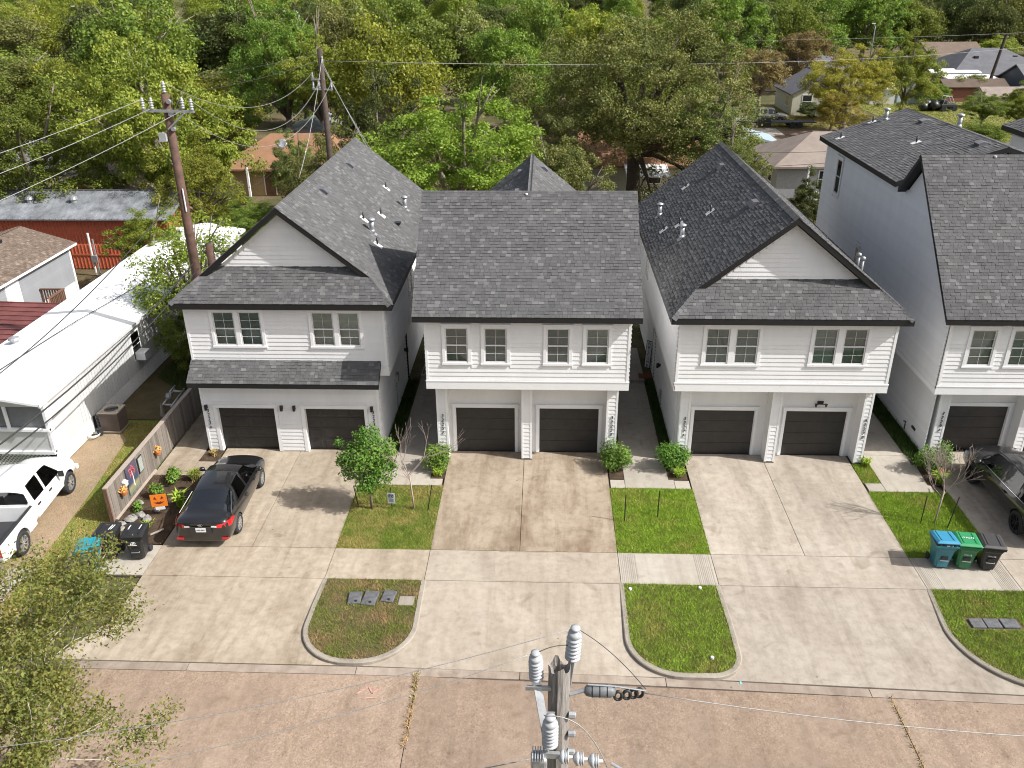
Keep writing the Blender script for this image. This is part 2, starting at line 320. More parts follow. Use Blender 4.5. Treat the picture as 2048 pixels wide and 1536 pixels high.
def grass_mat(name, greens, dry, p0, p1, scale=0.7, seed=0):
    m, nd, lk, b = nm(name); b.inputs['Roughness'].default_value = 0.7; b.inputs['Specular IOR Level'].default_value = 0.2
    g = nd.new('ShaderNodeNewGeometry'); r = ramp(nd, [(0.0, greens[0]), (0.5, greens[1]), (1.0, greens[2])]); lk.new(g.outputs['Random Per Island'], r.inputs[0])
    mp = nd.new('ShaderNodeMapping'); mp.inputs['Location'].default_value = (seed, seed, 0); lk.new(g.outputs['Position'], mp.inputs[0])
    n = noise(nd, lk, scale, 5, 0.65, mp.outputs[0]); q = math_n(nd, lk, 'ADD', n.outputs[0], math_n(nd, lk, 'MULTIPLY', g.outputs['Random Per Island'], 0.10))
    r2 = ramp(nd, [(p0, (0,)*3), (p1, (1,)*3)]); lk.new(q, r2.inputs[0]); c = mixc(nd, lk, r2.outputs[0], r.outputs[0], dry)
    n2 = noise(nd, lk, 2.6, 4, 0.6, mp.outputs[0]); r3 = ramp(nd, [(0.35, (0.75,)*3), (0.65, (1.15,)*3)]); lk.new(n2.outputs[0], r3.inputs[0]); c = mixc(nd, lk, 1.0, c, r3.outputs[0], 'MULTIPLY')
    lk.new(c, b.inputs['Base Color']); return m
G_LUSH = grass_mat('lush_grass', [(0.18,0.29,0.025),(0.28,0.41,0.04),(0.39,0.52,0.07)], (0.40,0.37,0.10), 0.56, 0.76)
G_MIX = grass_mat('patchy_grass', [(0.11,0.175,0.022),(0.18,0.25,0.036),(0.28,0.33,0.058)], (0.42,0.32,0.12), 0.47, 0.64, 0.55, 7)
G_ISL = grass_mat('island_grass', [(0.106,0.160,0.020),(0.179,0.239,0.032),(0.276,0.304,0.051)], (0.406,0.275,0.131), 0.5, 0.68, 0.9, 3)
G_YARD = grass_mat('dry_yard_grass', [(0.211,0.217,0.043),(0.309,0.283,0.065),(0.438,0.348,0.102)], (0.552,0.362,0.174), 0.42, 0.62, 0.5, 21)
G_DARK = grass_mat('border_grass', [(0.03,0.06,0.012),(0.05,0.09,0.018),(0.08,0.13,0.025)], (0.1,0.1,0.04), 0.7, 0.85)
M_BARK = mat('grey_bark', (0.20,0.165,0.13), 0.95, var=0.35, scale=8, bmp=0.5, bscale=18)
M_BARKD = mat('dark_bark', (0.085,0.068,0.052), 0.95, var=0.35, scale=8, bmp=0.5, bscale=18)
M_BARKP = mat('pale_bark', (0.42,0.37,0.31), 0.9, var=0.25, scale=8, bmp=0.3, bscale=25)
M_TWIG = mat('bare_twig', (0.34,0.27,0.235), 0.9, var=0.25, scale=8)
M_POLE = mat('brown_pole_timber', (0.095,0.052,0.037), 0.85, var=0.4, scale=3, bmp=0.4, bscale=14)
M_POLED = mat('dark_pole_timber', (0.06,0.042,0.033), 0.9, var=0.3, scale=3)
M_WIRE = mat('black_cable', (0.03,0.03,0.03), 0.5)
M_WIREL = mat('bare_wire', (0.30,0.30,0.29), 0.55, 0.3)
M_INSUL = mat('grey_porcelain', (0.38,0.39,0.40), 0.35, var=0.10)
def wood_mat(name, a, b_, c_):
    m, nd, lk, b = nm(name); b.inputs['Roughness'].default_value = 0.9
    tc = nd.new('ShaderNodeTexCoord'); oi = nd.new('ShaderNodeObjectInfo')
    mp = nd.new('ShaderNodeMapping'); mp.inputs['Scale'].default_value = (9, 9, 0.8); lk.new(tc.outputs['Object'], mp.inputs[0]); lk.new(oi.outputs['Random'], mp.inputs['Location'])
    n = noise(nd, lk, 3, 7, 0.7, mp.outputs[0], 0.5); r = ramp(nd, [(0.3, a), (0.55, b_), (0.75, c_)]); lk.new(n.outputs[0], r.inputs[0])
    v = math_n(nd, lk, 'MULTIPLY_ADD', oi.outputs['Random'], 0.5); v.node.inputs[2].default_value = 0.72
    hs = nd.new('ShaderNodeHueSaturation'); lk.new(v, hs.inputs['Value']); lk.new(r.outputs[0], hs.inputs['Color']); lk.new(hs.outputs[0], b.inputs['Base Color']); bump(nd, lk, b, n.outputs[0], 0.4); return m
M_FENCE = wood_mat('weathered_fence', (0.10,0.085,0.07), (0.20,0.172,0.145), (0.33,0.285,0.24))
M_FENCET = wood_mat('fence_top_rail', (0.295,0.243,0.203), (0.407,0.338,0.284), (0.505,0.419,0.351))
M_DECK = wood_mat('brown_deck_wood', (0.10,0.05,0.03), (0.16,0.085,0.055), (0.24,0.14,0.09))
M_OLDW = wood_mat('old_pole_wood', (0.16,0.148,0.135), (0.34,0.31,0.28), (0.52,0.48,0.435))
# ================================================================ ground, road, driveways
random.seed(4)
def struct(name, mb, m, parent=None, **k): 
    o = mb.build(name, m, parent, **k)
    if parent is None: o['kind'] = 'structure'
    return o
struct('ground', MB().add([(-700,-80,-0.12),(700,-80,-0.12),(700,1500,-0.12),(-700,1500,-0.12)], [(0,1,2,3)]), M_GROUND)
def yl(x):   # where the aprons meet the gutter
    return float(np.interp(x, [-40,-3,1,7.4,13.5,30], [18.66,18.62,18.55,18.28,18.07,17.5]))
road = struct('road', MB().slab([(-90,3.6,-0.06),(90,3.6,-0.06),(90,17.2,-0.06),(30,17.3,-0.06),(-3,18.5,-0.06),(-90,18.5,-0.06)], 0.05), M_JOINT)
JX = [-90,-57.2,-43.8,-30.4,-17.0,-3.58,9.8,23.2,36.6,50,90]
for i in range(len(JX)-1):
    a, b = JX[i]+0.012, JX[i+1]-0.012
    MB().slab([(a,11.12,-0.02),(b,11.12,-0.02),(b,yl(b)-0.34,-0.02),(a,yl(a)-0.34,-0.02)], 0.039).build('slab', M_ROAD, road)
    MB().slab([(a,3.8,-0.02),(b,3.8,-0.02),(b,11.09,-0.02),(a,11.09,-0.02)], 0.039).build('slab', M_ROAD, road)
gut = struct('gutter', MB().slab([(-90,18.2,-0.064),(-3,18.2,-0.064),(30,17.1,-0.064),(30,17.6,-0.064),(-3,18.72,-0.064),(-90,18.72,-0.064)], 0.03), M_JOINT)
gx = [-90,-40,-25,-16.5,-10.4,-5.4,-0.6,3.6,9.3,14.2,20,30]
for a, b in zip(gx, gx[1:]):
    MB().slab([(a+.01,yl(a)-0.322,-0.016),(b-.01,yl(b)-0.322,-0.016),(b-.01,yl(b)-0.022,-0.012),(a+.01,yl(a)-0.022,-0.012)], 0.04).build('slab', M_GUT, gut)
def pave(name, base, slabs, m, top=0.0):
    """base: outline of the bed; slabs: list of (polygon, material or None)"""
    b = struct(name, MB().slab([(x, y, top-0.03) for x, y in base], 0.06), M_JOINT)
    for P, mm in slabs:
        MB().slab([(x, y, top) for x, y in P], 0.029).build('slab', mm or m, b)
    return b
g = 0.010
def rect(x0, x1, y0, y1): return [(x0+g,y0+g),(x1-g,y0+g),(x1-g,y1-g),(x0+g,y1-g)]
YS, YB, YT = 24.247, 22.575, 30.75
def driveway(x0, xm, x1, bl, br, m, msw, map_, ytop, label, extra=()):
    base = [(x0,YB),(x0,ytop),(x1,ytop),(x1,YB)]
    b = pave('driveway', [(bl[0],yl(bl[0]))] + ([(br[0],yl(br[0]))]) + [(x1,20.4),(x1,ytop),(x0,ytop),(x0,20.4)], [
        (rect(x0, xm, YS, ytop), m), (rect(xm, x1, YS, ytop), m), (rect(x0, x1, YB, YS), msw),
        ([(bl[0],yl(bl[0])+g),(br[0],yl(br[0])+g),(x1-g,20.4),(x1-g,YB-g),(x0+g,YB-g),(x0+g,20.4)], map_)], m)
    return tag(b, label)
driveway(-13.545,-10.31,-7.307, (-14.6,0), (-5.5,0), M_CON1, M_CON1, M_CON1, 31.3, 'cream concrete driveway with the black sedan on it')
d2 = driveway(-3.932,-0.77,2.656, (-5.3,0), (4.2,0), M_CON2, M_CON2B, M_CON2B, 31.3, 'brown stained concrete driveway in front of the middle house')
MB().slab([(-1.55,YB+.05,0.004),(2.6,YB+.05,0.004),(2.58,YS-.06,0.004),(-1.65,YS-.09,0.004)], 0.003).build('repair_patch', M_PATCH, d2)
driveway(5.888,9.15,12.681, (4.4,0), (14.4,0), M_CON3, M_CON3, M_CON3, 31.3, 'pinkish concrete driveway between two green lawns')
driveway(15.75,19.0,22.6, (15.4,0), (24.5,0), M_CON3, M_CON3, M_CON3, 31.6, 'concrete driveway under the black sport utility car')
def ribbed(x0, x1, parent):   # warning grooves at the ends of the sidewalk: raised strips
    n = 9; w = (x1-x0)/n
    for i in range(n): MB().slab([(x0+i*w+.012,YB+.02,0.008),(x0+(i+1)*w-.012,YB+.02,0.008),(x0+(i+1)*w-.012,YS-.02,0.008),(x0+i*w+.012,YS-.02,0.008)], 0.007).build('rib', M_CONW, parent)
for x0, x1, ribs, m in ((-7.307,-3.932,0,M_CON1), (2.656,5.888,1,M_CONW), (12.681,15.75,1,M_CONW), (-16.6,-13.545,0,M_CONW)):
    s = pave('sidewalk', [(x0,YB),(x1,YB),(x1,YS),(x0,YS)], [(rect(x0,x1,YB,YS), m)], m)
    if ribs: ribbed(x0+.06, x0+.62, s); ribbed(x1-.62, x1-.06, s)
# walkways between the houses
pave('footpath', [(-6.15,28.4),(-4.0,28.4),(-4.0,30.3),(-4.5,30.4),(-4.5,42),(-6.15,42)], [(rect(-6.15,-4.0,28.4,30.2),None),(rect(-6.15,-4.5,30.2,33.2),None),(rect(-6.15,-4.5,33.2,36.4),None),(rect(-6.15,-4.5,36.4,42),None)], M_CONW)
pave('footpath', [(-7.25,28.45),(-6.17,28.45),(-6.17,30.85),(-7.25,30.85)], [(rect(-7.25,-6.17,28.45,30.85),None)], M_CON1)
pave('footpath', [(2.70,28.4),(5.85,28.4),(5.0,29.2),(5.0,42),(3.25,42),(3.25,29.2),(2.70,29.2)], [(rect(2.70,3.28,28.4,29.0),None),(rect(3.28,5.25,28.4,29.9),None),(rect(5.25,5.85,28.4,29.0),None),(rect(3.28,5.0,29.9,32.4),None),(rect(3.28,5.0,32.4,35.2),None),(rect(3.28,5.0,35.2,38.0),None)], M_CONW)
MB().box(3.28,5.0,38.0,42,-.05,.12).build('door_step', M_CONW, bpy.data.objects['footpath.002'])
MB().box(-6.15,-4.5,38.3,42,-.05,.12).build('door_step', M_CONW, bpy.data.objects['footpath'])
pave('footpath', [(12.74,28.4),(15.7,28.4),(15.2,29.6),(15.2,44),(13.45,44),(13.45,29.4),(12.74,29.1)], [(rect(12.76,13.42,28.4,29.0),None),(rect(13.42,15.3,28.4,31.2),None),(rect(13.42,15.15,31.2,36),None),(rect(13.42,15.15,36,44),None)], M_CONW)
pave('footpath', [(-15.85,29.0),(-13.6,29.0),(-13.6,30.4),(-14.4,30.9),(-14.4,45),(-15.85,45)], [(rect(-15.85,-14.4,28.9,45),M_CON1),(rect(-14.4,-13.6,28.9,30.0),M_CON1)], M_CON1)
# planted and bare beds
def sheet(name, P, z, m): return struct(name, MB().slab([(x,y,z) for x,y in P], 0.05), m)
sheet('garden_bed', [(-15.86,24.3),(-13.57,24.3),(-13.57,28.88),(-15.86,28.88)], 0.02, M_MULCH)
sheet('garden_bed', [(-14.4,30.02),(-13.62,30.02),(-13.62,30.85),(-14.3,30.85)], 0.012, M_MULCH)
sheet('garden_bed', [(-4.5,28.9),(-3.95,28.9),(-3.95,30.4),(-4.5,30.4)], 0.024, M_MULCH)
sheet('garden_bed', [(2.70,29.05),(3.26,29.05),(3.26,30.42),(2.70,30.42)], 0.024, M_MULCH)
sheet('garden_bed', [(5.04,29.05),(5.82,29.05),(5.82,30.42),(5.04,30.42)], 0.004, M_MULCH)
sheet('garden_bed', [(15.2,28.9),(15.74,28.9),(16.3,30.7),(15.3,30.7)], 0.024, M_MULCH)
# yard of the trailer home: dirt tracks
sheet('dirt_track', [(-19.75,18.8),(-17.45,18.8),(-17.55,24),(-17.9,28.3),(-18.3,31.8),(-19.7,33.6),(-20.2,33.4),(-20.2,18.8)], -0.052, M_DIRT)
sheet('dirt_track', [(-26,33.7),(-16.1,33.7),(-16.1,46),(-26,46)], -0.056, M_SOIL)
sheet('yard', [(-24,18.8),(-16.62,18.8),(-16.62,24.2),(-15.9,25.5),(-16.1,33.65),(-24,33.65)], -0.075, M_TURF)
sheet('yard', [(-36,18.8),(-24.1,18.8),(-24.1,56),(-46,56),(-46,30)], -0.078, M_SOIL)
c = pave('parking_pad', [(-21.5,20.9),(-17.75,20.9),(-17.3,22.9),(-21.5,22.9)], [([(-21.5,20.95),(-17.8,20.95),(-17.4,22.85),(-21.5,22.85)],None)], M_CONW, top=-0.03)
# far street and drives
struct('far_street', MB().slab([(10,106,-0.06),(29.5,108.5,-0.06),(29.5,124,-0.06),(24,124,-0.06),(20,113.5,-0.06),(8,113,-0.06)], 0.03), M_CONW)
sheet('leaf_strewn_yard', [(19,95),(60,95),(60,113.4),(30,113.4),(19,104)], -0.07, M_LITTER)
sheet('far_lawn', [(46,100),(66,100),(72,137),(46,137)], -0.066, M_LAWNFAR)
sheet('far_lawn', [(25,113.6),(45,113.6),(45,135),(31,135),(31,124.5)], -0.068, M_LAWNFAR)
sheet('back_yard', [(-16,47.5),(16,47.5),(16,70),(-16,70)], -0.08, M_LITTER)
# ---------------------------------------------------------------- kerbed islands
def arc(cx, cy, r, a0, a1, n=10): return [(cx+r*math.cos(R(a0+(a1-a0)*i/n)), cy+r*math.sin(R(a0+(a1-a0)*i/n))) for i in range(n+1)]
def isl_h(y, yb): return 0.008 + 0.11*(YB-y)/(YB-yb)
def island(path, yb, label):
    """path: outer kerb line from the sidewalk down one side, round and back"""
    P = [Vector((x, y, 0)) for x, y in path]; n = len(P); inn = []
    for i in range(n):
        d = (P[min(i+1,n-1)]-P[max(i-1,0)]).normalized(); inn.append(P[i] + Vector((-d.y, d.x, 0))*0.16)
    V = []; F = []
    for i in range(n):
        h = isl_h(P[i].y, yb); o, q = P[i], inn[i]; m = o.lerp(q, 0.18)
        V += [(o.x,o.y,-0.05),(o.x,o.y,h-0.02),(m.x,m.y,h),(q.x,q.y,h),(q.x,q.y,-0.05)]
    for i in range(n-1):
        for k in range(4): F.append((i*5+k, i*5+k+1, (i+1)*5+k+1, (i+1)*5+k))
    k = struct('kerb', MB().add(V, F), M_KERB); tag(k, label)
    q = [(p.x, p.y) for p in inn]
    struct('verge', MB().slab([(x, y, isl_h(y, yb)-0.022) for x, y in q], 0.1), M_SOIL)
    return q
I1 = island([(-7.36,YB),(-7.40,21.2)] + arc(-5.72,20.3,1.68,180,270) + arc(-5.5,20.3,1.68,270,360) + [(-3.84,21.2),(-3.86,YB)], 18.62, 'kerb around the patchy verge with three meter lids')
I2 = island([(2.58,YB),(2.56,21.0)] + arc(4.15,19.96,1.6,180,268) + arc(4.95,19.36,1.0,270,360) + [(5.97,20.6),(5.93,YB)], 18.38, 'kerb around the green verge beside the front pole')
I3 = island([(12.62,YB),(12.42,21.0)] + arc(14.9,20.6,2.52,180,262) + [(17.2,17.95),(20,17.95)] + [(20,YB)], 17.95, 'kerb around the green verge below the bins')
# ---------------------------------------------------------------- grass
def inside(x, y, poly):
    r = np.zeros(len(x), bool); n = len(poly)
    for i in range(n):
        x1, y1 = poly[i]; x2, y2 = poly[(i+1) % n]
        c = ((y1 > y) != (y2 > y)) & (x < (x2-x1)*(y-y1)/((y2-y1) or 1e-9) + x1); r ^= c
    return r
def grass(name, poly, dens, h0, h1, m, label, zf=lambda x, y: 0*x, holes=(), seed=0, wid=0.0125, thin=None, edge=0.0):
    rs = np.random.RandomState(seed); P = np.array(poly); lo, hi = P.min(0)-edge, P.max(0)+edge
    n = int((hi-lo).prod()*dens); x = rs.uniform(lo[0], hi[0], n); y = rs.uniform(lo[1], hi[1], n)
    jx, jy = x+rs.normal(0, max(edge,1e-4), n), y+rs.normal(0, max(edge,1e-4), n)
    k = inside(jx, jy, poly)
    for q in holes: k &= ~inside(x, y, q)
    if thin is not None: k &= rs.rand(n) < thin(x, y)
    x, y = x[k], y[k]; n = len(x); z = zf(x, y); h = rs.uniform(h0, h1, n); a = rs.uniform(0, 2*np.pi, n); w = rs.uniform(.6, 1.4, n)*wid
    bd = rs.uniform(0, 0.9, n)*h; b = rs.uniform(0, 2*np.pi, n)
    V = np.empty((n,3,3)); V[:,0] = np.c_[x-np.cos(a)*w/2, y-np.sin(a)*w/2, z]; V[:,1] = np.c_[x+np.cos(a)*w/2, y+np.sin(a)*w/2, z]
    V[:,2] = np.c_[x+np.cos(b)*bd, y+np.sin(b)*bd, z+h]
    me = np_mesh(name, V.reshape(-1,3), np.arange(3*n).reshape(-1,3), m)
    return tag(attach(bpy.data.objects.new(name, me), None), label, 'grass', kind='stuff')
def lawn(x0, x1, y0, y1): sheet('lawn', [(x0,y0),(x1,y0),(x1,y1),(x0,y1)], -0.012, M_TURF); return [(x0,y0),(x1,y0),(x1,y1),(x0,y1)]
GR = [(lawn(-7.30,-3.94,24.26,28.38), 2600, G_MIX, 'patchy yellowing lawn under the small green tree', None, 0),
      (lawn(2.67,5.88,24.26,28.38), 3300, G_LUSH, 'bright green lawn with two bare stakes', None, 0),
      (lawn(12.69,15.74,24.26,28.38), 3300, G_LUSH, 'bright green lawn behind the three right bins', None, 0),
      (lawn(12.72,13.40,29.05,30.42), 3300, G_LUSH, 'small strip of green grass by the right column of the third house', None, 0),
      (I1, 2300, G_ISL, 'patchy grass on the kerbed verge with meter lids', 18.62, 1),
      (I2, 3300, G_LUSH, 'lush grass on the kerbed verge beside the front pole', 18.38, 1),
      (I3, 3000, G_LUSH, 'lush grass on the kerbed verge below the right bins', 17.95, 1)]
LIDS = [(-6.06,21.55,.42,.56,4),(-5.56,21.55,.46,.66,-6),(-4.97,21.66,.42,.54,-8)]
holes = [[(x-w/2,y-d/2),(x+w/2,y-d/2),(x+w/2,y+d/2),(x-w/2,y+d/2)] for x,y,w,d,_ in LIDS] + [[(-4.65,21.25),(-4.1,21.25),(-4.1,21.75),(-4.65,21.75)], [(13.2,20.65),(14.9,20.65),(14.9,21.2),(13.2,21.2)]]
for i, (P, dn, m, lb, yb, isl) in enumerate(GR):
    th = None
    if i == 4: th = lambda x, y: 0.55 + 0.45*np.clip(np.sin(x*2.3+1.1*np.sin(y*3))*np.cos(y*2.1+x)+0.6, 0, 1)
    grass('grass', P, dn, 0.05, 0.11, m, lb, (lambda x, y, yb=yb: isl_h(y, yb)-0.03) if isl else (lambda x, y: 0*x-0.02), holes if isl else (), 10+i, edge=0.055, thin=th)
dirt = [(-19.75,18.8),(-17.45,18.8),(-17.6,24),(-17.95,28.3),(-18.3,31.5),(-19.7,33.2),(-20.2,33.2),(-20.2,18.8)]
grass('grass', [(-20,18.8),(-16.62,18.8),(-16.62,24.2),(-15.98,25.5),(-16.1,33.5),(-19.8,33.5)], 1500, 0.03, 0.085, G_YARD, 'dry yellow grass between the board fence and the white trailer home', lambda x, y: 0*x-0.07, [dirt], 31, thin=lambda x, y: np.clip(0.75+0.4*np.sin(x*1.7+y*.9)*np.sin(y*1.3), 0.3, 1))
grass('grass', dirt, 520, 0.02, 0.06, G_YARD, 'sparse dry tufts on the dirt track beside the white pickup', lambda x, y: 0*x-0.05, (), 33)
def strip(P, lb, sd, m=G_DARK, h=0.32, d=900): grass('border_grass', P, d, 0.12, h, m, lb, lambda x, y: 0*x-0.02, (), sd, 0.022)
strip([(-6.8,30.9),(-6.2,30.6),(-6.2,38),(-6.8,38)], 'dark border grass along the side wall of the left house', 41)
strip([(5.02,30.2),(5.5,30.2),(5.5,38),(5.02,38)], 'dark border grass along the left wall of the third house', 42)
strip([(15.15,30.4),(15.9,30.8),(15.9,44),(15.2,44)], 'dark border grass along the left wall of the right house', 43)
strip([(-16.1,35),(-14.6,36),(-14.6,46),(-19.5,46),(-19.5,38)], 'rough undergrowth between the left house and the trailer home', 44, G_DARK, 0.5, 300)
strip([(-3.66,15.7),(-3.5,15.7),(-3.5,18.5),(-3.66,18.5)], 'weeds growing in the left road joint', 45, G_YARD, 0.14, 500)
strip([(9.74,15.4),(9.86,15.4),(9.86,17.9),(9.74,17.9)], 'weeds growing in the right road joint', 46, G_YARD, 0.14, 350)
strip([(-13.54,28.95),(-13.54,29.0),(-13.60,24.3),(-13.62,24.3)], 'thin weeds along the garden bed edge', 47, G_YARD, 0.14, 300)
grass('grass', [(25,113.6),(45,113.6),(45,135),(31,135),(31,124.5)], 40, 0.06, 0.2, G_YARD, 'dry grass around the far cream house', lambda x, y: 0*x-0.06, (), 51, 0.08)
grass('grass', [(46,100),(66,100),(72,137),(46,137)], 45, 0.05, 0.16, G_MIX, 'green lawn behind the tall right house', lambda x, y: 0*x-0.06, (), 52, 0.08)
M_PAINTR = mat('pink_spray_paint', (0.42,0.225,0.18), 0.9, var=.4, scale=12); M_PAINTB = mat('blue_spray_paint', (0.15,0.42,0.50), 0.9, var=.3, scale=12)
for lb, m, P in (('faded pink spray mark on the road below the patchy verge', M_PAINTR, [(-5.2,17.55),(-4.9,17.85),(-4.75,17.6),(-4.55,17.8)]), ('second faded pink spray mark on the road', M_PAINTR, [(-5.0,17.4),(-4.6,17.45)]), ('small blue spray mark on the gutter by the green verge', M_PAINTB, [(5.72,18.25),(5.74,18.45)])):
    mk_ = MB()
    for a, b in zip(P, P[1:]): mk_.bar((*a,-0.006), (*b,-0.006), .05, .006)
    tag(mk_.build('paint_mark', m), lb, 'paint mark')
# ================================================================ houses
EXP = 0.142                                   # shingle exposure
TABW = (0.12, 0.155, 0.19, 0.225, 0.27)
TABM = {}
def tab_mesh(wi, hi, sm):
    k = (wi, hi, sm.name)
    if k not in TABM:
        w = TABW[wi]-0.006; h = (0.013, 0.025)[hi]
        TABM[k] = MB().add([(0,0,0),(w,0,0),(w,0,h),(0,0,h),(w,EXP+.03,.004),(0,EXP+.03,.004)], [(0,1,2,3),(3,2,4,5),(0,3,5),(1,4,2)]).mesh('shingle', sm)
    return TABM[k]
class Shingles:
    """lays courses of tabs on roof slopes; the 300 nearest the camera are objects, the rest one mesh per roof"""
    def __init__(s, m=None): s.t = []; s.m = m or M_SH
    def slope(s, roof, P0, u, v, S, ur, seed):
        rs = random.Random(seed); u, v = Vector(u).normalized(), Vector(v).normalized(); n = u.cross(v)
        i = 0
        while i*EXP < S-0.04:
            sv = i*EXP; a, b = ur(sv+EXP*0.5); x = a - rs.random()*0.3
            while x < b:
                wi = rs.choice((0,1,1,2,2,2,3,3,4)); w = TABW[wi]; hi = 1 if rs.random() < 0.45 else 0
                x0, x1 = max(x, a), min(x+w, b)
                if x1-x0 > 0.03: s.t.append((roof, Vector(P0)+u*x0+v*sv+n*0.006, u, v, n, x1-x0, wi, hi, x1-x0 > w-1e-6))
                x += w
            i += 1
    def finish(s, nmax=300):
        order = sorted(range(len(s.t)), key=lambda i: (s.t[i][1]-CAM).length)
        own = set([i for i in order if s.t[i][8]][:nmax]); rest = {}
        for i, (roof, P, u, v, n, w, wi, hi, full) in enumerate(s.t):
            if i in own:
                M = Matrix(((u.x,v.x,n.x,P.x),(u.y,v.y,n.y,P.y),(u.z,v.z,n.z,P.z),(0,0,0,1)))
                inst('shingle', tab_mesh(wi, hi, s.m), roof, M)
            else:
                h = (0.013, 0.025)[hi]; w2 = w-0.006
                V = [P, P+u*w2, P+u*w2+n*h, P+n*h, P+u*w2+v*(EXP+.03)+n*.004, P+v*(EXP+.03)+n*.004]
                rest.setdefault(roof.name, (roof, MB()))[1].add(V, [(0,1,2,3),(3,2,4,5),(0,3,5),(1,4,2)])
        for roof, mb in rest.values():
            o = mb.build('shingle_courses', s.m, roof); o['kind'] = 'stuff'
CAPM = None
def ridge_caps(roof, a, b, fold=0.62, wid=0.17, step=0.19):
    """bent caps laid along a ridge or hip from a to b"""
    global CAPM
    if CAPM is None:
        f = 0.62
        CAPM = MB().add([(-.17,0,-.17*f),(0,0,.012),(.17,0,-.17*f),(-.17,.25,-.17*f-.012),(0,.25,0),(.17,.25,-.17*f-.012),(-.17,0,-.17*f-.02),(.17,0,-.17*f-.02),(0,0,-.008)],
                        [(0,1,4,3),(1,2,5,4),(6,8,1,0),(8,7,2,1)]).mesh('ridge_cap', M_SH)
    a, b = Vector(a), Vector(b); d = (b-a).normalized(); x = d.cross(Vector((0,0,1))).normalized(); z = x.cross(d)
    for i in range(int((b-a).length/step)):
        P = a+d*i*step+z*0.035
        inst('ridge_cap', CAPM, roof, Matrix(((x.x,d.x,z.x,P.x),(x.y,d.y,z.y,P.y),(x.z,d.z,z.z,P.z),(0,0,0,1))))
BE = 0.178                                    # siding exposure
BOARD = MB().add([(0,0,0),(0,-.028,0),(0,-.007,BE+.012),(0,0,BE+.012),(1,0,0),(1,-.028,0),(1,-.007,BE+.012),(1,0,BE+.012)],
                 [(0,1,2,3),(7,6,5,4),(0,4,5,1),(1,5,6,2),(2,6,7,3)]).mesh('siding_board', M_WHITE)
BOARD_S = MB().add([(0,0,0),(0,-.055,0),(0,-.006,BE+.012),(0,0,BE+.012),(1,0,0),(1,-.055,0),(1,-.006,BE+.012),(1,0,BE+.012)],
                 [(0,1,2,3),(7,6,5,4),(0,4,5,1),(1,5,6,2),(2,6,7,3)]).mesh('siding_board', M_WHITE)
BOARD_G = BOARD.copy(); BOARD_G.materials.clear(); BOARD_G.materials.append(white_mat('grey_siding', (0.27,0.28,0.295), 0.1))
FACE = {'-y': 0, '-x': -90, '+x': 90}
def board(parent, face, plane, a, b, z, me=None):
    """one lap board on a wall plane between a and b along the wall"""
    L = b-a
    if L < 0.03: return
    if face == '-y': M = Matrix.Translation((a, plane, z))
    elif face == '-x': M = Matrix.Translation((plane, b, z)) @ Matrix.Rotation(R(-90), 4, 'Z')
    else: M = Matrix.Translation((plane, a, z)) @ Matrix.Rotation(R(90), 4, 'Z')
    return inst('siding_board', me or (BOARD if face == '-y' else BOARD_S), parent, M @ Matrix.Diagonal((L,1,1,1)))
def siding(parent, face, plane, rng, z0, z1, openings=(), me=None):
    """rng(z)->(a,b); openings (a,b,z0,z1) are left free"""
    n = int(round((z1-z0)/BE)); 
    for i in range(n):
        z = z0+i*BE; a, b = rng(z+BE*0.5); cuts = sorted((o[0], o[1]) for o in openings if z+BE > o[2]+.01 and z < o[3]-.01)
        for c0, c1 in cuts:
            if c0 > a: board(parent, face, plane, a, min(c0, b), z, me)
            a = max(a, c1)
        if a < b: board(parent, face, plane, a, b, z, me)
def wall_grid(mb, x0, x1, z0, z1, holes, y0, y1):
    xs = sorted({x0, x1, *[h[0] for h in holes], *[h[1] for h in holes]}); zs = sorted({z0, z1, *[h[2] for h in holes], *[h[3] for h in holes]})
    for a, b in zip(xs, xs[1:]):
        for c, d in zip(zs, zs[1:]):
            if any(h[0] <= a and b <= h[1] and h[2] <= c and d <= h[3] for h in holes): continue
            mb.box(a, b, y0, y1, c, d)
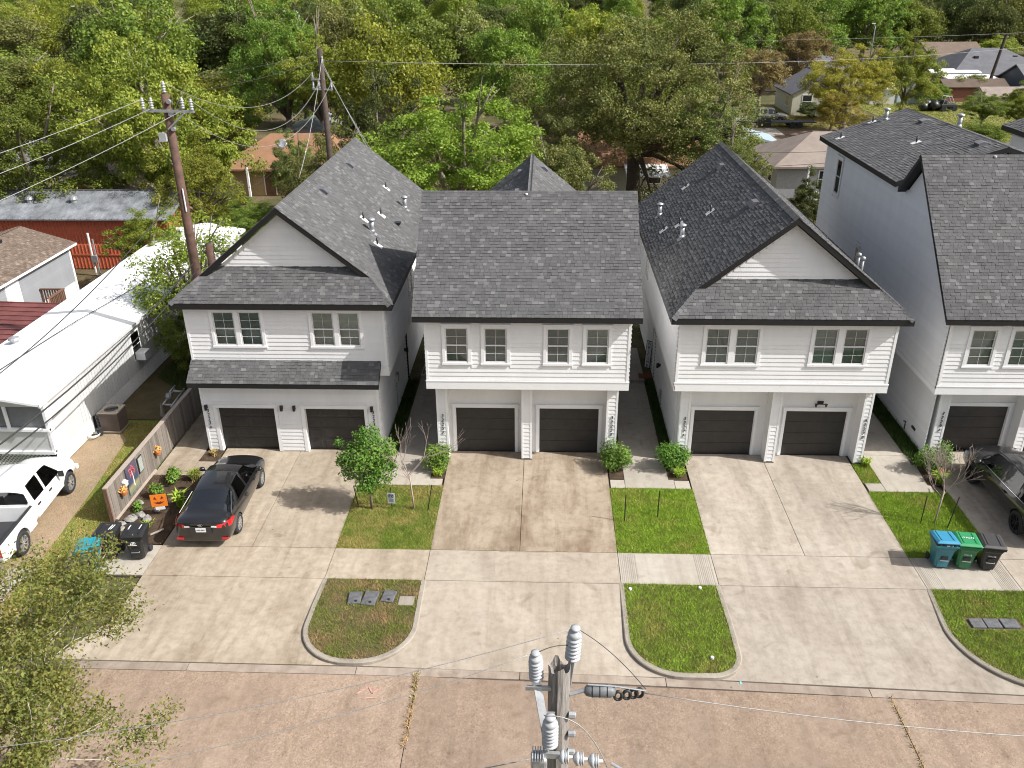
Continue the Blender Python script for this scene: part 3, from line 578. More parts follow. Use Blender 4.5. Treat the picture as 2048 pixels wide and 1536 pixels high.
def window(house, units, z0, z1, M, flat=False, grid=True, blind_or_dark_sheet=None, rnd=random.Random(3)):
    """units: list of (x0,x1) sashes side by side in one casing; local frame: x along the wall, -y outwards"""
    a, b = units[0][0], units[-1][1]; m = 0.13; c = MB()
    c.box(a-m,a-.012,-.05,-.001,z0-.02,z1+.012); c.box(b+.012,b+m,-.05,-.001,z0-.02,z1+.012)
    c.box(a-m,b+m,-.052,-.001,z1+.012,z1+.15); c.box(a-m-.05,b+m+.05,-.066,-.001,z1+.15,z1+.18)
    c.box(a-m-.02,b+m+.02,-.07,-.001,z0-.10,z0-.02)
    for (p, q), (r, s) in zip(units, units[1:]): c.box(q+.012,r-.012,-.048,-.001,z0-.02,z1+.012)
    w = c.build('window', M_TRIM, house, M=M)
    for p, q in units:
        zm = (z0+z1)/2; f = MB(); g0, g1 = (-.034, -.006) if flat else (-.03, .05)
        for (za, zb, d) in ((zm-.02, z1, 0.012), (z0, zm+.02, 0.0)):
            y0, y1 = (-.036+d*.3, -.012) if flat else (-.026+d*2, .006+d*2)
            f.box(p,p+.045,y0,y1,za,zb); f.box(q-.045,q,y0,y1,za,zb); f.box(p+.045,q-.045,y0,y1,za,za+.045); f.box(p+.045,q-.045,y0,y1,zb-.045,zb)
            if grid:
                yc = (y0+y1)/2
                f.box((p+q)/2-.006,(p+q)/2+.006,yc-.006,yc+.006,za+.045,zb-.045); zc = (za+zb)/2; f.box(p+.045,(p+q)/2-.008,yc-.005,yc+.005,zc-.006,zc+.006); f.box((p+q)/2+.008,q-.045,yc-.005,yc+.005,zc-.006,zc+.006)
        if not flat: f.box(p-.012,p,-.03,.055,z0-.012,z1+.012); f.box(q,q+.012,-.03,.055,z0-.012,z1+.012); f.box(p,q,-.03,.06,z1,z1+.012); f.box(p,q,-.03,.06,z0-.02,z0)
        f.build('sash', M_VINYL, w, M=M)
        for za, zb, yy in ((zm+.025, z1-.045, .014), (z0+.045, zm-.025, -.006)):
            yy = -.02 if flat else yy
            MB().add([(p+.045,yy,za),(q-.045,yy,za),(q-.045,yy,zb),(p+.045,yy,zb)], [(0,1,2,3)]).build('pane', M_GLASS, w, M=M)
        kind = blind_or_dark_sheet[0] if blind_or_dark_sheet else 'slat'; 
        if flat:
            MB().add([(p,-.009,z0),(q,-.009,z0),(q,-.009,z1),(p,-.009,z1)], [(0,1,2,3)]).build('blind_or_dark_sheet', M_DARKIN, w, M=M)  # flat windows: dark sheet stands in for the unlit room, not a blind
        elif kind == 'slat':
            bl = MB(); zz = z1-.05; lo = z0+ (blind_or_dark_sheet[1] if blind_or_dark_sheet else 0.02)*(z1-z0)
            while zz > lo: bl.add([(p+.02,.062,zz),(q-.02,.062,zz),(q-.02,.085,zz+.036),(p+.02,.085,zz+.036)], [(0,1,2,3)]); zz -= .042
            bl.box(p+.02,q-.02,.062,.10,z1-.04,z1); bl.build('blind_or_dark_sheet', M_BLIND, w, M=M)
        elif kind == 'plain':
            MB().box(p+.03,q-.03,.08,.09,z0+blind_or_dark_sheet[1]*(z1-z0),z1).build('blind_or_dark_sheet', M_BLIND, w, M=M)
    return w
def garage_door(house, x0, x1, y, z1, panels=False, z0=0.03):
    d = MB(); n = 4; h = (z1-z0)/n
    d.box(x0-.02,x1+.02,y+.04,y+.07,z0-.02,z1+.02); o = d.build('garage_door', M_GARAGE, house)
    for i in range(n):
        MB().box(x0,x1,y,y+.038,z0+i*h+.004,z0+(i+1)*h-.004).build('door_section', M_GARAGE, o, bev=0.006)
        if panels:
            w = (x1-x0)/4
            for k in range(4):
                a, b, c, e = x0+k*w+.06, x0+(k+1)*w-.06, z0+i*h+.07, z0+(i+1)*h-.07
                MB().add([(a,y-.001,c),(b,y-.001,c),(b,y-.001,e),(a,y-.001,e),(a+.03,y-.016,c+.03),(b-.03,y-.016,c+.03),(b-.03,y-.016,e-.03),(a+.03,y-.016,e-.03)],
                         [(4,5,6,7),(0,1,5,4),(1,2,6,5),(2,3,7,6),(3,0,4,7)]).build('door_panel', M_GARAGE, o)
    MB().box(x0-.02,x1+.02,y-.03,y+.07,0.0,0.03).build('threshold', M_BLACK, o)
    c = MB(); t = .14
    c.box(x0-t,x0-.02,y-.09,y+.06,.02,z1+.02); c.box(x1+.02,x1+t,y-.09,y+.06,.02,z1+.02); c.box(x0-t-.02,x1+t+.02,y-.10,y+.06,z1+.02,z1+.16); c.box(x0-t-.05,x1+t+.05,y-.12,y+.06,z1+.16,z1+.19)
    c.build('door_casing', M_TRIM, o)
    return o
def number(house, txt, x, y, z):
    for i, ch in enumerate(txt):
        me = text_mesh(ch, 0.215 if ch.isdigit() else 0.17, 0.008, M_DIGIT, 0.18)
        inst('house_number', me, house, Matrix.Translation((x, y, z-i*0.193)) @ Matrix.Rotation(R(90), 4, 'X'))
def column(house, x0, x1, y0, y1, z1, txt=None, side=None):
    t = .075; c = MB()
    c.box(x0,x1,y0+.03,y1,.0,z1); c.box(x0-.006,x0+t,y0,y0+.12,.06,z1-.001); c.box(x1-t,x1+.006,y0,y0+.12,.06,z1-.001)
    o = c.build('column', M_TRIM, house)
    siding(o, '-y', y0+.03, lambda z: (x0+t, x1-t), 0.08, z1, ())
    MB().box(x0+.004,x1-.004,y0+.005,y1-.01,-.02,.055).build('column_base', M_JOINT, o)
    if txt: number(house, txt, (x0+x1)/2, y0-.012, 2.03)
def roof_vent(roof, P, sx, k):
    """low slant-back vent on a slope rising along sx*x with pitch k"""
    u = Vector((0,1,0)); v = Vector((sx,0,k)).normalized(); n = u.cross(v)
    if n.z < 0: n = -n
    M = Matrix(((u.x,v.x,n.x,P[0]),(u.y,v.y,n.y,P[1]),(u.z,v.z,n.z,P[2]),(0,0,0,1)))
    b = MB().add([(-.25,-.2,.02),(.25,-.2,.02),(.25,.25,.02),(-.25,.25,.02),(-.25,-.2,.14),(.25,-.2,.14),(.25,.05,.15),(-.25,.05,.15)], [(0,1,5,4),(1,2,6,5),(2,3,7,6),(3,0,4,7),(4,5,6,7)])
    b.box(-.3,.3,-.26,.32,.018,.026); b.build('roof_vent', M_SHG, roof, M=M)
def vent_pipe(roof, P, big, sx, k):
    u = Vector((0,1,0)); v = Vector((sx,0,k)).normalized(); n = u.cross(v)
    if n.z < 0: n = -n
    M = Matrix(((u.x,v.x,n.x,P[0]),(u.y,v.y,n.y,P[1]),(u.z,v.z,n.z,P[2]),(0,0,0,1)))
    r = .10 if big else .04; h = .55 if big else .32
    o = MB().box(-.16,.16,-.24,.2,.022,.03).build('flashing', M_GALV if big else M_PVC, roof, M=M)
    m = MB().tube([(P[0],P[1],P[2]-.05),(P[0],P[1],P[2]+h)], r, 12)
    if big: m.lathe([(r+.0,h-.02),(r+.07,h-.01),(r+.07,h+.05),(r*.6,h+.10)], P, 12); m.lathe([(r*1.5,.0),(r*1.02,.14)], P, 12)
    m.build('vent_pipe', M_GALV if big else M_BLACK, roof, True)
def wall_lamp(house, x, y, z, fx=0, fy=-1):
    m = MB().box(x-.05,x+.05,y-.02,y,z-.06,z+.10); m.lathe([(.055,-.11),(.06,-.10),(.06,.11),(.045,.125)], (x+fx*.1, y+fy*.1, z), 12); m.box(x-.03,x+.03,y-.1,y,z+.02,z+.06)
    return m.build('wall_lamp', M_BLACK, house)
def front_upper(house, x0, x1, yf, zb, ze, groups, ybody):
    """upper storey front: core, siding, corner boards, skirt board, windows"""
    holes = []; opens = []
    for units, z0, z1, bl in groups:
        holes += [(p, q, z0, z1) for p, q in units]; opens.append((units[0][0]-.13, units[-1][1]+.13, z0-.10, z1+.18))
    core = MB(); wall_grid(core, x0, x1, zb, ze, holes, yf, yf+.06)
    core.box(x0,x0+.06,yf+.06,ybody,zb,ze); core.box(x1-.06,x1,yf+.06,ybody,zb,ze); core.box(x0+.06,x1-.06,yf+.06,ybody,zb,zb+.06)
    w = core.build('upper_front_wall', M_WHITE, house)
    siding(w, '-y', yf, lambda z: (x0+.09, x1-.09), zb+.36, ze, opens)
    MB().box(x0-.012,x0+.09,yf-.035,yf,zb+.30,ze).build('corner_board', M_TRIM, w); MB().box(x1-.09,x1+.012,yf-.035,yf,zb+.30,ze).build('corner_board', M_TRIM, w)
    b = MB().box(x0-.03,(x0+x1)/2-.002,yf-.045,yf,zb-.03,zb+.30); b.box((x0+x1)/2+.002,x1+.03,yf-.045,yf,zb-.03,zb+.30); b.box(x0-.04,x1+.04,yf-.06,yf,zb+.30,zb+.345); b.build('skirt_board', M_TRIM, w)
    for units, z0, z1, bl in groups: window(house, units, z0, z1, Matrix.Translation((0, yf, 0)), blind_or_dark_sheet=bl)
    return w
def garage_front(house, x0, x1, cols, yc, yd, zb, doors, zd, nums):
    """ground floor front between columns, with recessed garage doors"""
    w = MB(); holes = [(a, b, 0.0, zd) for a, b in doors]; wall_grid(w, x0+.02, x1-.02, 0.0, zb, holes, yd, yd+.1)
    o = w.build('garage_wall', M_WHITE, house)
    for (a, b), tx in zip(cols, nums): column(house, a, b, yc, yd, zb, tx)
    for a, b in doors: garage_door(house, a, b, yd+.03, zd)
    MB().box(x0+.05,x1-.05,yd+.11,yd+.3,0,zb).build('garage_interior', M_DARKIN, house)
# ---------------------------------------------------------------- type A: ridge across the lot
def house_a(name, label, x0, x1, yf, zb, ye, ze, yr, zr, xl, xr, back, wing, groups, cols, yc, yd, doors, zd, nums, lower_in=0.3):
    h = thing(name, label, 'house', ((x0+x1)/2, yf+4, 0))
    k = (zr-ze)/(yr-ye); L = math.hypot(zr-ze, yr-ye); S = Shingles()
    front_upper(h, x0, x1, yf, zb, ze+(yf-ye)*k-.30, groups, yf+.3)
    garage_front(h, x0+lower_in, x1-lower_in, cols, yc, yd, zb, doors, zd, nums)
    yb = back
    body = MB()
    zq = max(ze+(yf-ye)*k, wing[2])-.32; yq = min(2*yr-yf-.06, yr+(zr-.32-zq)/k); prof = [(yf+.06,zb),(yf+.06,ze+(yf-ye)*k-.32),(yr,zr-.32),(yq,zq),(yq,zb)]
    for a, b in ((x0, x0+.1), (x1-.1, x1)): body.prism([(a, y, z) for y, z in prof], (b-a, 0, 0))
    body.box(x0+.1,x1-.1,yf+.3,yq-.01,zb+.002,ze-.4)
    body.box(x0+lower_in,x1-lower_in,yd+.31,yb,0,zb); body.box(x0+.001,x1-.001,yq,yb,zb,wing[2]-.1)
    bo = body.build('wall', M_WHITE, h)
    roof = MB().slab([(xl,ye,ze),(xr,ye,ze),(xr,yr,zr),(xl,yr,zr)], .22); yk = 2*yr-ye
    zk = max(ze, wing[2]-.12); yk = yr+(zr-zk)/k; roof.slab([(xl,yr,zr-.001),(xr,yr,zr-.001),(xr,yk,zk),(xl,yk,zk)], .22); ro = roof.build('roof', M_FASC, h)
    S.slope(ro, (xl,ye,ze), (1,0,0), (0,1,k), L, lambda s: (-.015, xr-xl+.015), 5)
    MB().slab([(xl-.02,yr-.01,zr+.03),(xr+.02,yr-.01,zr+.03),(xr+.02,yr+.16,zr-.10),(xl-.02,yr+.16,zr-.10)], .03).build('ridge_edge', M_SH, ro)
    xm, zw, ze2, y0, y1, o2 = wing; kw = (zw-ze2)/((x1-x0)/2+o2); a, b = x0-o2, x1+o2
    wg = MB().slab([(a,y0,ze2),(xm,y0,zw),(xm,y1,zw),(a,y1,ze2)], .22); wg.slab([(xm,y0,zw),(b,y0,ze2),(b,y1,ze2),(xm,y1,zw)], .22); wo = wg.build('rear_roof', M_FASC, h)
    Lw = math.hypot(xm-a, zw-ze2)
    S.slope(wo, (a,y1,ze2), (0,-1,0), (1,0,kw), Lw, lambda s: (0, y1-y0), 6)
    S.slope(wo, (b,y0,ze2), (0,1,0), (-1,0,kw), Lw, lambda s: (0, y1-y0), 7)
    ridge_caps(wo, (xm,y0,zw), (xm,y1,zw))
    return h, ro, wo, S, bo, kw
def gable(mb, y, x0, x1, xm, z0, kz, zt, t=.15):
    hw = (zt-z0)/kz
    if hw > xm-x0: mb.prism([(x0,y,z0),(x1,y,z0),(x1,y,zt-(x1-xm)*kz),(xm,y,zt),(x0,y,zt-(xm-x0)*kz)], (0,t,0))
    else: mb.prism([(xm-hw,y,z0),(xm+hw,y,z0),(xm,y,zt)], (0,t,0))
SL = [('slat',0.02)]
h2, r2, w2, S2, b2, k2 = house_a('white_house', 'white house with a broad grey roof and four single windows, middle of the row', -4.595, 3.323, 30.045, 3.52, 29.67, 6.66, 34.1, 10.3, -4.98, 3.70, 42.3,
    (-.64, 10.2, 6.66, 34.13, 42.6, .38),
    [([(-3.80,-2.94)],4.65,6.08,('slat',.05)), ([(-2.29,-1.43)],4.65,6.08,('slat',.12)), ([(.12,.97)],4.65,6.08,('slat',0)), ([(1.63,2.48)],4.65,6.08,('plain',.5))],
    [(-4.33,-3.89),(-.87,-.45),(2.57,3.01)], 30.46, 31.11, [(-3.616,-1.176),(-.142,2.298)], 2.10, ('3225A', None, '3225B'))
roof_vent(w2, (-1.25,40.6,9.7), 1, k2); roof_vent(w2, (-.1,41.4,9.75), -1, k2); roof_vent(w2, (-1.25,36.6,9.7), 1, k2); roof_vent(w2, (0.05,36.6,9.63), -1, k2)
MB().lathe([(.05,0),(.05,.05),(.02,.06)], (-.75,34.02,10.26), 10).build('roof_cap', M_PVC, r2)
siding(b2, '-x', -4.595, lambda z: (30.15, 38 if z < 6.5 else 38-(z-6.5)), 3.7, 6.4); siding(b2, '+x', 3.323, lambda z: (30.15, 38), 3.7, 6.4)
S2.finish()
h4, r4, w4, S4, b4, k4 = house_a('white_house', 'tall white house with a steep grey roof at the right edge behind the black car', 15.58, 23.72, 30.75, 3.14, 30.4, 6.4, 35.5, 11.55, 15.2, 24.1, 48.5,
    (19.65, 11.47, 10.0, 37.5, 48.9, .38),
    [([(16.45,17.36)],4.38,5.86,('plain',.02)), ([(18.02,18.93)],4.38,5.86,('plain',.02)), ([(20.3,21.2)],4.38,5.86,None), ([(21.9,22.8)],4.38,5.86,None)],
    [(16.07,16.48),(19.44,19.86),(22.85,23.26)], 31.15, 31.75, [(16.78,19.17),(20.2,22.6)], 2.08, ('3229A', None, '3229B'))
def h4rng(z):
    a = 30.85 if z < 6.6 else 30.85+(z-6.6)/1.01
    return (a, 48.45)
siding(b4, '-x', 15.58, h4rng, 3.35, 9.7, [(45.35,46.45,7.35,9.5),(41.1,41.75,4.8,6.1)])
lw = MB().box(15.52,15.58,30.7,48.5,3.11,3.34); lw.build('skirt_board', M_TRIM, b4)
siding(b4, '-x', 15.88, lambda z: (31.2, 48.4), 0.1, 3.1)
window(h4, [(45.55,46.25)], 7.55, 9.30, Matrix.Translation((15.555,0,0)) @ Matrix.Rotation(R(-90),4,'Z') @ Matrix.Diagonal((-1,1,1,1)), flat=True, grid=False)
window(h4, [(41.25,41.6)], 4.95, 5.9, Matrix.Translation((15.555,0,0)) @ Matrix.Rotation(R(-90),4,'Z') @ Matrix.Diagonal((-1,1,1,1)), flat=True, grid=False)
for P in ((19.2,45.25,11.32),(19.2,39.0,11.32)): roof_vent(w4, P, 1, k4)
for P, bg_ in (((15.78,47.2,10.19),0),((17.73,48.3,10.83),0),((18.24,47.9,11.0),1),((17.71,42.2,10.83),0),((20.1,43.4,11.35),1)): vent_pipe(w4, P, bg_, 1 if P[0] < 19.6 else -1, k4)
MB().lathe([(.06,0),(.06,.05),(.03,.06)], (18.1,35.4,11.47), 10).build('roof_cap', M_PVC, r4)
hose = MB().tube([(15.83,33.2,.2),(15.83,33.2,.55),(15.7,33.1,.62)], .03, 6); hose.box(15.8,15.86,32.2,32.55,.62,.72); hose.build('outdoor_tap', M_BLACK, h4)
# wall behind: rear wing front gable
gw = MB(); gw.prism([(15.7,37.75,9.6),(23.6,37.75,9.6),(23.6,37.75,9.85),(19.65,37.75,11.2),(15.7,37.75,9.85)], (0,.1,0)); gw.build('gable_wall', M_WHITE, h4)
S4.finish()
# ---------------------------------------------------------------- type B: ridge front to back, skirt roof below the gable
def house_b(name, label, x0, x1, yf, zb, ye, ze, zr, yr, yg, yb, kf, groups, zr_back=None):
    h = thing(name, label, 'house', ((x0+x1)/2, yf+4, 0)); o = .38; xm = (x0+x1)/2; a, b = x0-o, x1+o; k = (zr-ze)/(xm-a); S = Shingles()
    front_upper(h, x0, x1, yf, zb, ze+(yf-ye)*kf-.3, groups, yf+.3)
    body = MB().box(x0,x1,yf+.3,yb-.4,zb+.002,ze-.05); gable(body, yb-.5, x0, x1, xm, zb, k, zr-.32, .12)
    bo = body.build('wall', M_WHITE, h)
    df = yr-ye; ds = kf/k*df; zh = ze+kf*df; dg = yg-ye; hx = kf/k*dg; zt = ze+kf*dg; t = .24
    rf = MB().slab([(b,ye,ze),(b,yb,ze),(xm,yb,zr),(xm,yr,zr),(b-ds,yr,zh)], t); rf.slab([(a,yb,ze),(a,ye,ze),(a+ds,yr,zh),(xm,yr,zr),(xm,yb,zr)], t)
    rf.slab([(a,ye,ze),(b,ye,ze),(b-hx,yg,zt),(a+hx,yg,zt)], t); ro = rf.build('roof', M_FASC, h)
    L = math.hypot(xm-a, zr-ze); q = math.sqrt(1+k*k); qf = math.sqrt(1+kf*kf)
    S.slope(ro, (a,ye,ze), (1,0,0), (0,1,kf), dg*qf, lambda s: (s/qf*kf/k, b-a-s/qf*kf/k), 11)
    S.slope(ro, (b,ye,ze), (0,1,0), (-1,0,k), L, lambda s: (min(s/q*k/kf, df-.012), yb-ye), 12)
    S.slope(ro, (a,yb,ze), (0,-1,0), (1,0,k), L, lambda s: (0, yb-ye-min(s/q*k/kf, df-.012)), 13)
    ridge_caps(ro, (xm,yr,zr), (xm,yb,zr))
    for s in (1,-1):
        e = b if s > 0 else a
        ridge_caps(ro, (e,ye,ze), (e-s*ds,yr,zh))
    gb = MB(); gable(gb, yg, x0+.05, x1-.05, xm, zt-.5, k, zr-.30)
    go = gb.build('gable_wall', M_WHITE, h)
    siding(go, '-y', yg, lambda z: (xm-(zr-.34-z-BE*.5)/k, xm+(zr-.34-z-BE*.5)/k), zt-.06, zr-.36)
    return h, ro, S, bo, k
h3, r3, S3, b3, k3 = house_b('white_house', 'white house with front gable and paired windows, right of the middle house', 5.144, 13.311, 30.045, 3.52, 29.67, 6.66, 10.2, 30.7, 31.08, 46.05, .78,
    [([(6.19,7.06),(7.30,8.16)],4.69,6.14,('slat',.0)), ([(10.25,11.11),(11.36,12.22)],4.70,6.15,('slat',.02))])
garage_front(h3, 5.5, 13.1, [(5.54,5.92),(9.14,9.54),(12.76,13.11)], 30.46, 31.11, 3.52, [(6.226,8.666),(9.964,12.404)], 2.10, ('3227A', None, '3227B'))
lo = MB().box(5.5,13.05,31.42,45.6,0,3.52).build('lower_wall', M_WHITE, h3)
siding(b3, '-x', 5.144, lambda z: (30.14, 45.5), 3.72, 6.6); siding(lo, '-x', 5.5, lambda z: (31.12, 45), 0.1, 3.5); siding(lo, '+x', 13.05, lambda z: (31.2, 45), 0.1, 3.5)
MB().box(5.10,5.144,30.0,45.6,3.49,3.70).build('skirt_board', M_TRIM, b3); MB().box(5.5,5.54,30.47,31.5,0.0,3.5).build('corner_board', M_TRIM, b3)
for P in ((8.55,42.25,9.66),(8.55,34.9,9.66)): roof_vent(r3, P, 1, k3)
for P, bg_ in (((7.09,43.06,8.51),0),((5.68,41.75,7.39),1),((7.33,37.4,8.7),0),((5.61,39.3,7.34),0),((6.2,38.6,7.8),0),((6.06,36.8,7.69),1)): vent_pipe(r3, P, bg_, 1, k3)
fl = MB().box(11.1,11.35,30.98,31.0,2.50,2.62); fl.lathe([(.03,0),(.06,.1),(.07,.12)], (11.02,30.86,2.42), 10); fl.lathe([(.03,0),(.06,.1),(.07,.12)], (11.42,30.86,2.42), 10); fl.bar((11.02,30.9,2.52),(11.42,30.9,2.52),.03); fl.build('flood_light', M_BLACK, h3)
wall_lamp(h3, 5.42, 36.2, 1.75, -1, 0); MB().box(5.40,5.5,35.2,35.5,.5,.9).box(5.44,5.5,35.3,35.38,.0,.5).build('meter_box', M_GALV, h3)
MB().box(5.45,5.5,38.25,38.33,0.1,2.35).box(5.45,5.5,39.25,39.33,.1,2.35).box(5.45,5.5,38.25,39.33,2.35,2.45).box(5.47,5.5,38.34,39.24,.1,2.35).build('side_door', M_BLACK, h3)
window(h3, [(40.2,40.9)], 4.7, 5.9, Matrix.Translation((5.12,0,0)) @ Matrix.Rotation(R(-90),4,'Z') @ Matrix.Diagonal((-1,1,1,1)), flat=True, grid=False)
for y in (33.6,34.1): MB().tube([(12.9,y,7.0),(12.9,y,7.75)], .06, 10).lathe([(.10,0),(.10,.12),(.02,.16)], (12.9,y,7.72), 10).build('vent_pipe', M_GALV, r3, True)
S3.finish()
h1, r1, S1, b1, k1 = house_b('white_house', 'white house with front gable and small roof over garage doors, left of the row', -14.37, -6.32, 31.15, 3.55, 30.82, 6.70, 10.25, 31.8, 32.2, 47.05, .80,
    [([(-13.23,-12.38),(-12.18,-11.32)],4.82,6.25,('slat',.45)), ([(-9.24,-8.39),(-8.19,-7.35)],4.82,6.25,('plain',.5))])
# lower front of the left house: one flush wall, pent roof over it
lx0, lx1, ly = -14.2, -6.78, 30.9
D1 = [(-13.62,-11.2),(-9.93,-7.43)]
w = MB(); wall_grid(w, lx0, lx1, 0, 3.6, [(a-.0, b+.0, 0, 2.06) for a, b in D1], ly, ly+.3); w.box(lx0,lx1,ly+.301,46.6,0,3.55); wo1 = w.build('lower_wall', M_WHITE, h1)
siding(wo1, '-y', ly, lambda z: (lx0+.09, lx1-.09), 0.08, 3.3, [(a-.16, b+.16, 0, 2.25) for a, b in D1])
MB().box(lx0-.012,lx0+.09,ly-.035,ly,.05,3.4).build('corner_board', M_TRIM, wo1); MB().box(lx1-.09,lx1+.012,ly-.035,ly,.05,3.4).build('corner_board', M_TRIM, wo1)
for a, b in D1: garage_door(h1, a, b, ly+.22, 2.06, panels=True)
for a, b in D1: MB().box(a-.15,a-.01,ly-.03,ly+.2,.02,2.07).box(b+.01,b+.15,ly-.03,ly+.2,.02,2.07).box(a-.15,b+.15,ly-.032,ly+.2,2.075,2.20).box(a-.19,b+.19,ly-.05,ly,2.20,2.235).build('door_casing', M_TRIM, h1)
siding(wo1, '+x', lx1, lambda z: (31.0, 46), 0.1, 3.5); siding(b1, '+x', -6.32, lambda z: (31.25, 46.3), 3.75, 6.6)
MB().box(-6.32,-6.275,31.1,46.6,3.52,3.72).build('skirt_board', M_TRIM, b1)
pe = MB().slab([(-14.42,30.3,3.47),(-6.60,30.3,3.47),(-6.60,31.2,4.2),(-14.42,31.2,4.2)], .2).build('lower_roof', M_FASC, h1)
S1.slope(pe, (-14.42,30.3,3.47), (1,0,0), (0,1,.81), 1.1, lambda s: (0, 7.82), 14)
number(h1, '3223A', -14.0, ly-.035, 1.93); number(h1, '3223B', -7.05, ly-.035, 1.93)
for x in (-14.02,-10.85,-10.32,-7.08): wall_lamp(h1, x, ly-.026, 2.12)
for P in ((-9.7,42.3,9.73),(-9.7,36.8,9.73)): roof_vent(r1, P, -1, k1)
for P, bg_ in (((-8.12,43.0,8.45),0),((-7.07,42.2,7.61),1),((-8.09,37.0,8.43),0),((-7.69,39.0,8.11),0),((-7.6,36.3,8.04),1),((-7.23,35.4,7.74),0)): vent_pipe(r1, P, bg_, -1, k1)
MB().box(-7.15,-6.85,39.2,39.5,7.58,7.68).build('roof_vent', M_BLACK, r1)
window(h1, [(37.1,37.9)], 4.8, 6.1, Matrix.Translation((-6.295,0,0)) @ Matrix.Rotation(R(90),4,'Z'), flat=True, grid=False)
MB().box(-6.78,-6.62,34.6,34.95,1.5,1.9).box(-6.77,-6.72,34.72,34.82,.1,1.5).build('meter_box', M_GALV, h1)
wall_lamp(h1, -6.70, 37.4, 1.9, 1, 0); MB().tube([(-6.72,38.0,0),(-6.72,38.0,3.5)], .05, 8).build('downpipe', M_BLACK, h1)
S1.finish()
# corner of the next house at the right edge of the picture
h5 = thing('white_house', 'dark roof corner of the next white house, cut off by the right edge', 'house', (29,45,0))
MB().box(25.6,33.5,40,48.9,0,10.1).build('wall', M_WHITE, h5)
r5 = MB().slab([(25.2,40,10.5),(29.6,40,12),(29.6,49.4,12),(25.2,49.4,10.5)], .24).slab([(29.6,40,12),(34,40,10.5),(34,49.4,10.5),(29.6,49.4,12)], .24).build('roof', M_FASC, h5)
S5 = Shingles(); S5.slope(r5, (25.2,49.4,10.5), (0,-1,0), (1,0,.34), 4.64, lambda s: (0, 9.4), 21); S5.finish()
# ================================================================ trees and plants
def unit(rs, n):
    v = rs.normal(size=(n,3)); return v/np.linalg.norm(v, axis=1)[:,None]
def leaf_quads(rs, c, nrm, size, asp=0.55, fold=0.15):
    """diamond leaves at points c facing nrm"""
    n = len(c); t = np.cross(nrm, unit(rs, n)); t /= np.linalg.norm(t, axis=1)[:,None]+1e-9; b = np.cross(nrm, t)
    s = (size*rs.uniform(.6, 1.35, n))[:,None]
    V = np.empty((n,4,3)); V[:,0] = c-t*s*.5; V[:,1] = c+b*s*asp*.5+nrm*s*fold*.5; V[:,2] = c+t*s*.5; V[:,3] = c-b*s*asp*.5+nrm*s*fold*.5
    return V
def make_tree(seed, nclump, per, leaf, R_=5.0, H=4.2, trunk=5.0, clump=(.14,.26), lobes=8, inner=0.35, asp=0.6, droop=0.0, nlimb=12, open_=0.0):
    """crown (leaf faces) and wood (trunk with limbs); crown centre at z = trunk, crown radii R_, R_, H"""
    rs = np.random.RandomState(seed)
    ld = unit(rs, lobes); la = rs.uniform(.12, .42, lobes); 
    d = unit(rs, nclump*2); d = d[(d[:,2] > -0.62) | (rs.rand(len(d)) < .25)][:nclump]
    rad = 0.72 + (la*np.exp(-(1-d@ld.T)*7)).sum(1); rad *= rs.uniform(.86, 1.08, len(d))
    r = rad*np.maximum(rs.rand(len(d))**(1/3), inner); C = d*r[:,None]*np.array([R_, R_, H]); C[:,2] += trunk
    cr = R_*rs.uniform(*clump, len(d)); tint = rs.rand(len(d))
    ci = np.repeat(np.arange(len(d)), (per*rs.uniform(.5, 1.4, len(d))).astype(int)); n = len(ci)
    q = unit(rs, n); q[:,2] = np.abs(q[:,2])*np.where(rs.rand(n) < .72, 1, -1)
    pos = C[ci] + q*(cr[ci]*rs.rand(n)**.45)[:,None]*np.array([1.1,1.1,.72]); pos[:,2] -= droop*np.hypot(q[:,0], q[:,1])*cr[ci]
    nr = q*.55 + unit(rs, n)*.75 + np.array([.12,-.03,.45]); nr /= np.linalg.norm(nr, axis=1)[:,None]
    V = leaf_quads(rs, pos, nr, leaf, asp)
    crown = np_mesh('crown', V.reshape(-1,3), np.arange(4*n).reshape(-1,4), L_GREEN, np.repeat(np.clip(tint[ci]*.75+rs.rand(n)*.25, 0, 1), 4))
    w = MB(); tr = R_*.062; bx, by = rs.uniform(-.25, .25, 2)
    fork = Vector((bx, by, trunk-H*.55)); w.tube([(0,0,-.3), (bx*.4,by*.4,fork.z*.5), fork], [tr*1.35, tr, tr*.85], 9)
    for i in rs.choice(len(C), min(nlimb, len(C)), replace=False):
        e = Vector(C[i]); m1 = fork.lerp(e, .35)+Vector((rs.uniform(-.3,.3), rs.uniform(-.3,.3), .35)); m2 = fork.lerp(e, .7)+Vector((rs.uniform(-.3,.3), rs.uniform(-.3,.3), .3))
        w.tube([fork-Vector((0,0,.2)), m1, m2, e], [tr*.62, tr*.42, tr*.25, tr*.08], 6)
        for j in range(2):
            e2 = e+Vector(unit(rs, 1)[0])*float(cr[i])*1.1; w.tube([m2, m2.lerp(e2, .5)+Vector((0,0,.12)), e2], [tr*.2, tr*.12, tr*.04], 5)
    wood = w.mesh('trunk', M_BARK, True)
    return crown, wood
TV = [make_tree(101, 150, 150, .25), make_tree(102, 130, 170, .25, H=4.8, lobes=10), make_tree(103, 170, 130, .24, clump=(.10,.18), lobes=12), make_tree(104, 120, 170, .26, H=3.6, lobes=6, clump=(.14,.25)), make_tree(105, 150, 150, .23, lobes=9, droop=.4, H=4.6)]
TN = [make_tree(201, 250, 230, .155, lobes=12, clump=(.07,.17)), make_tree(202, 250, 230, .15, H=4.6, lobes=14, clump=(.07,.16), droop=.3)]   # finer leaves for nearer trees
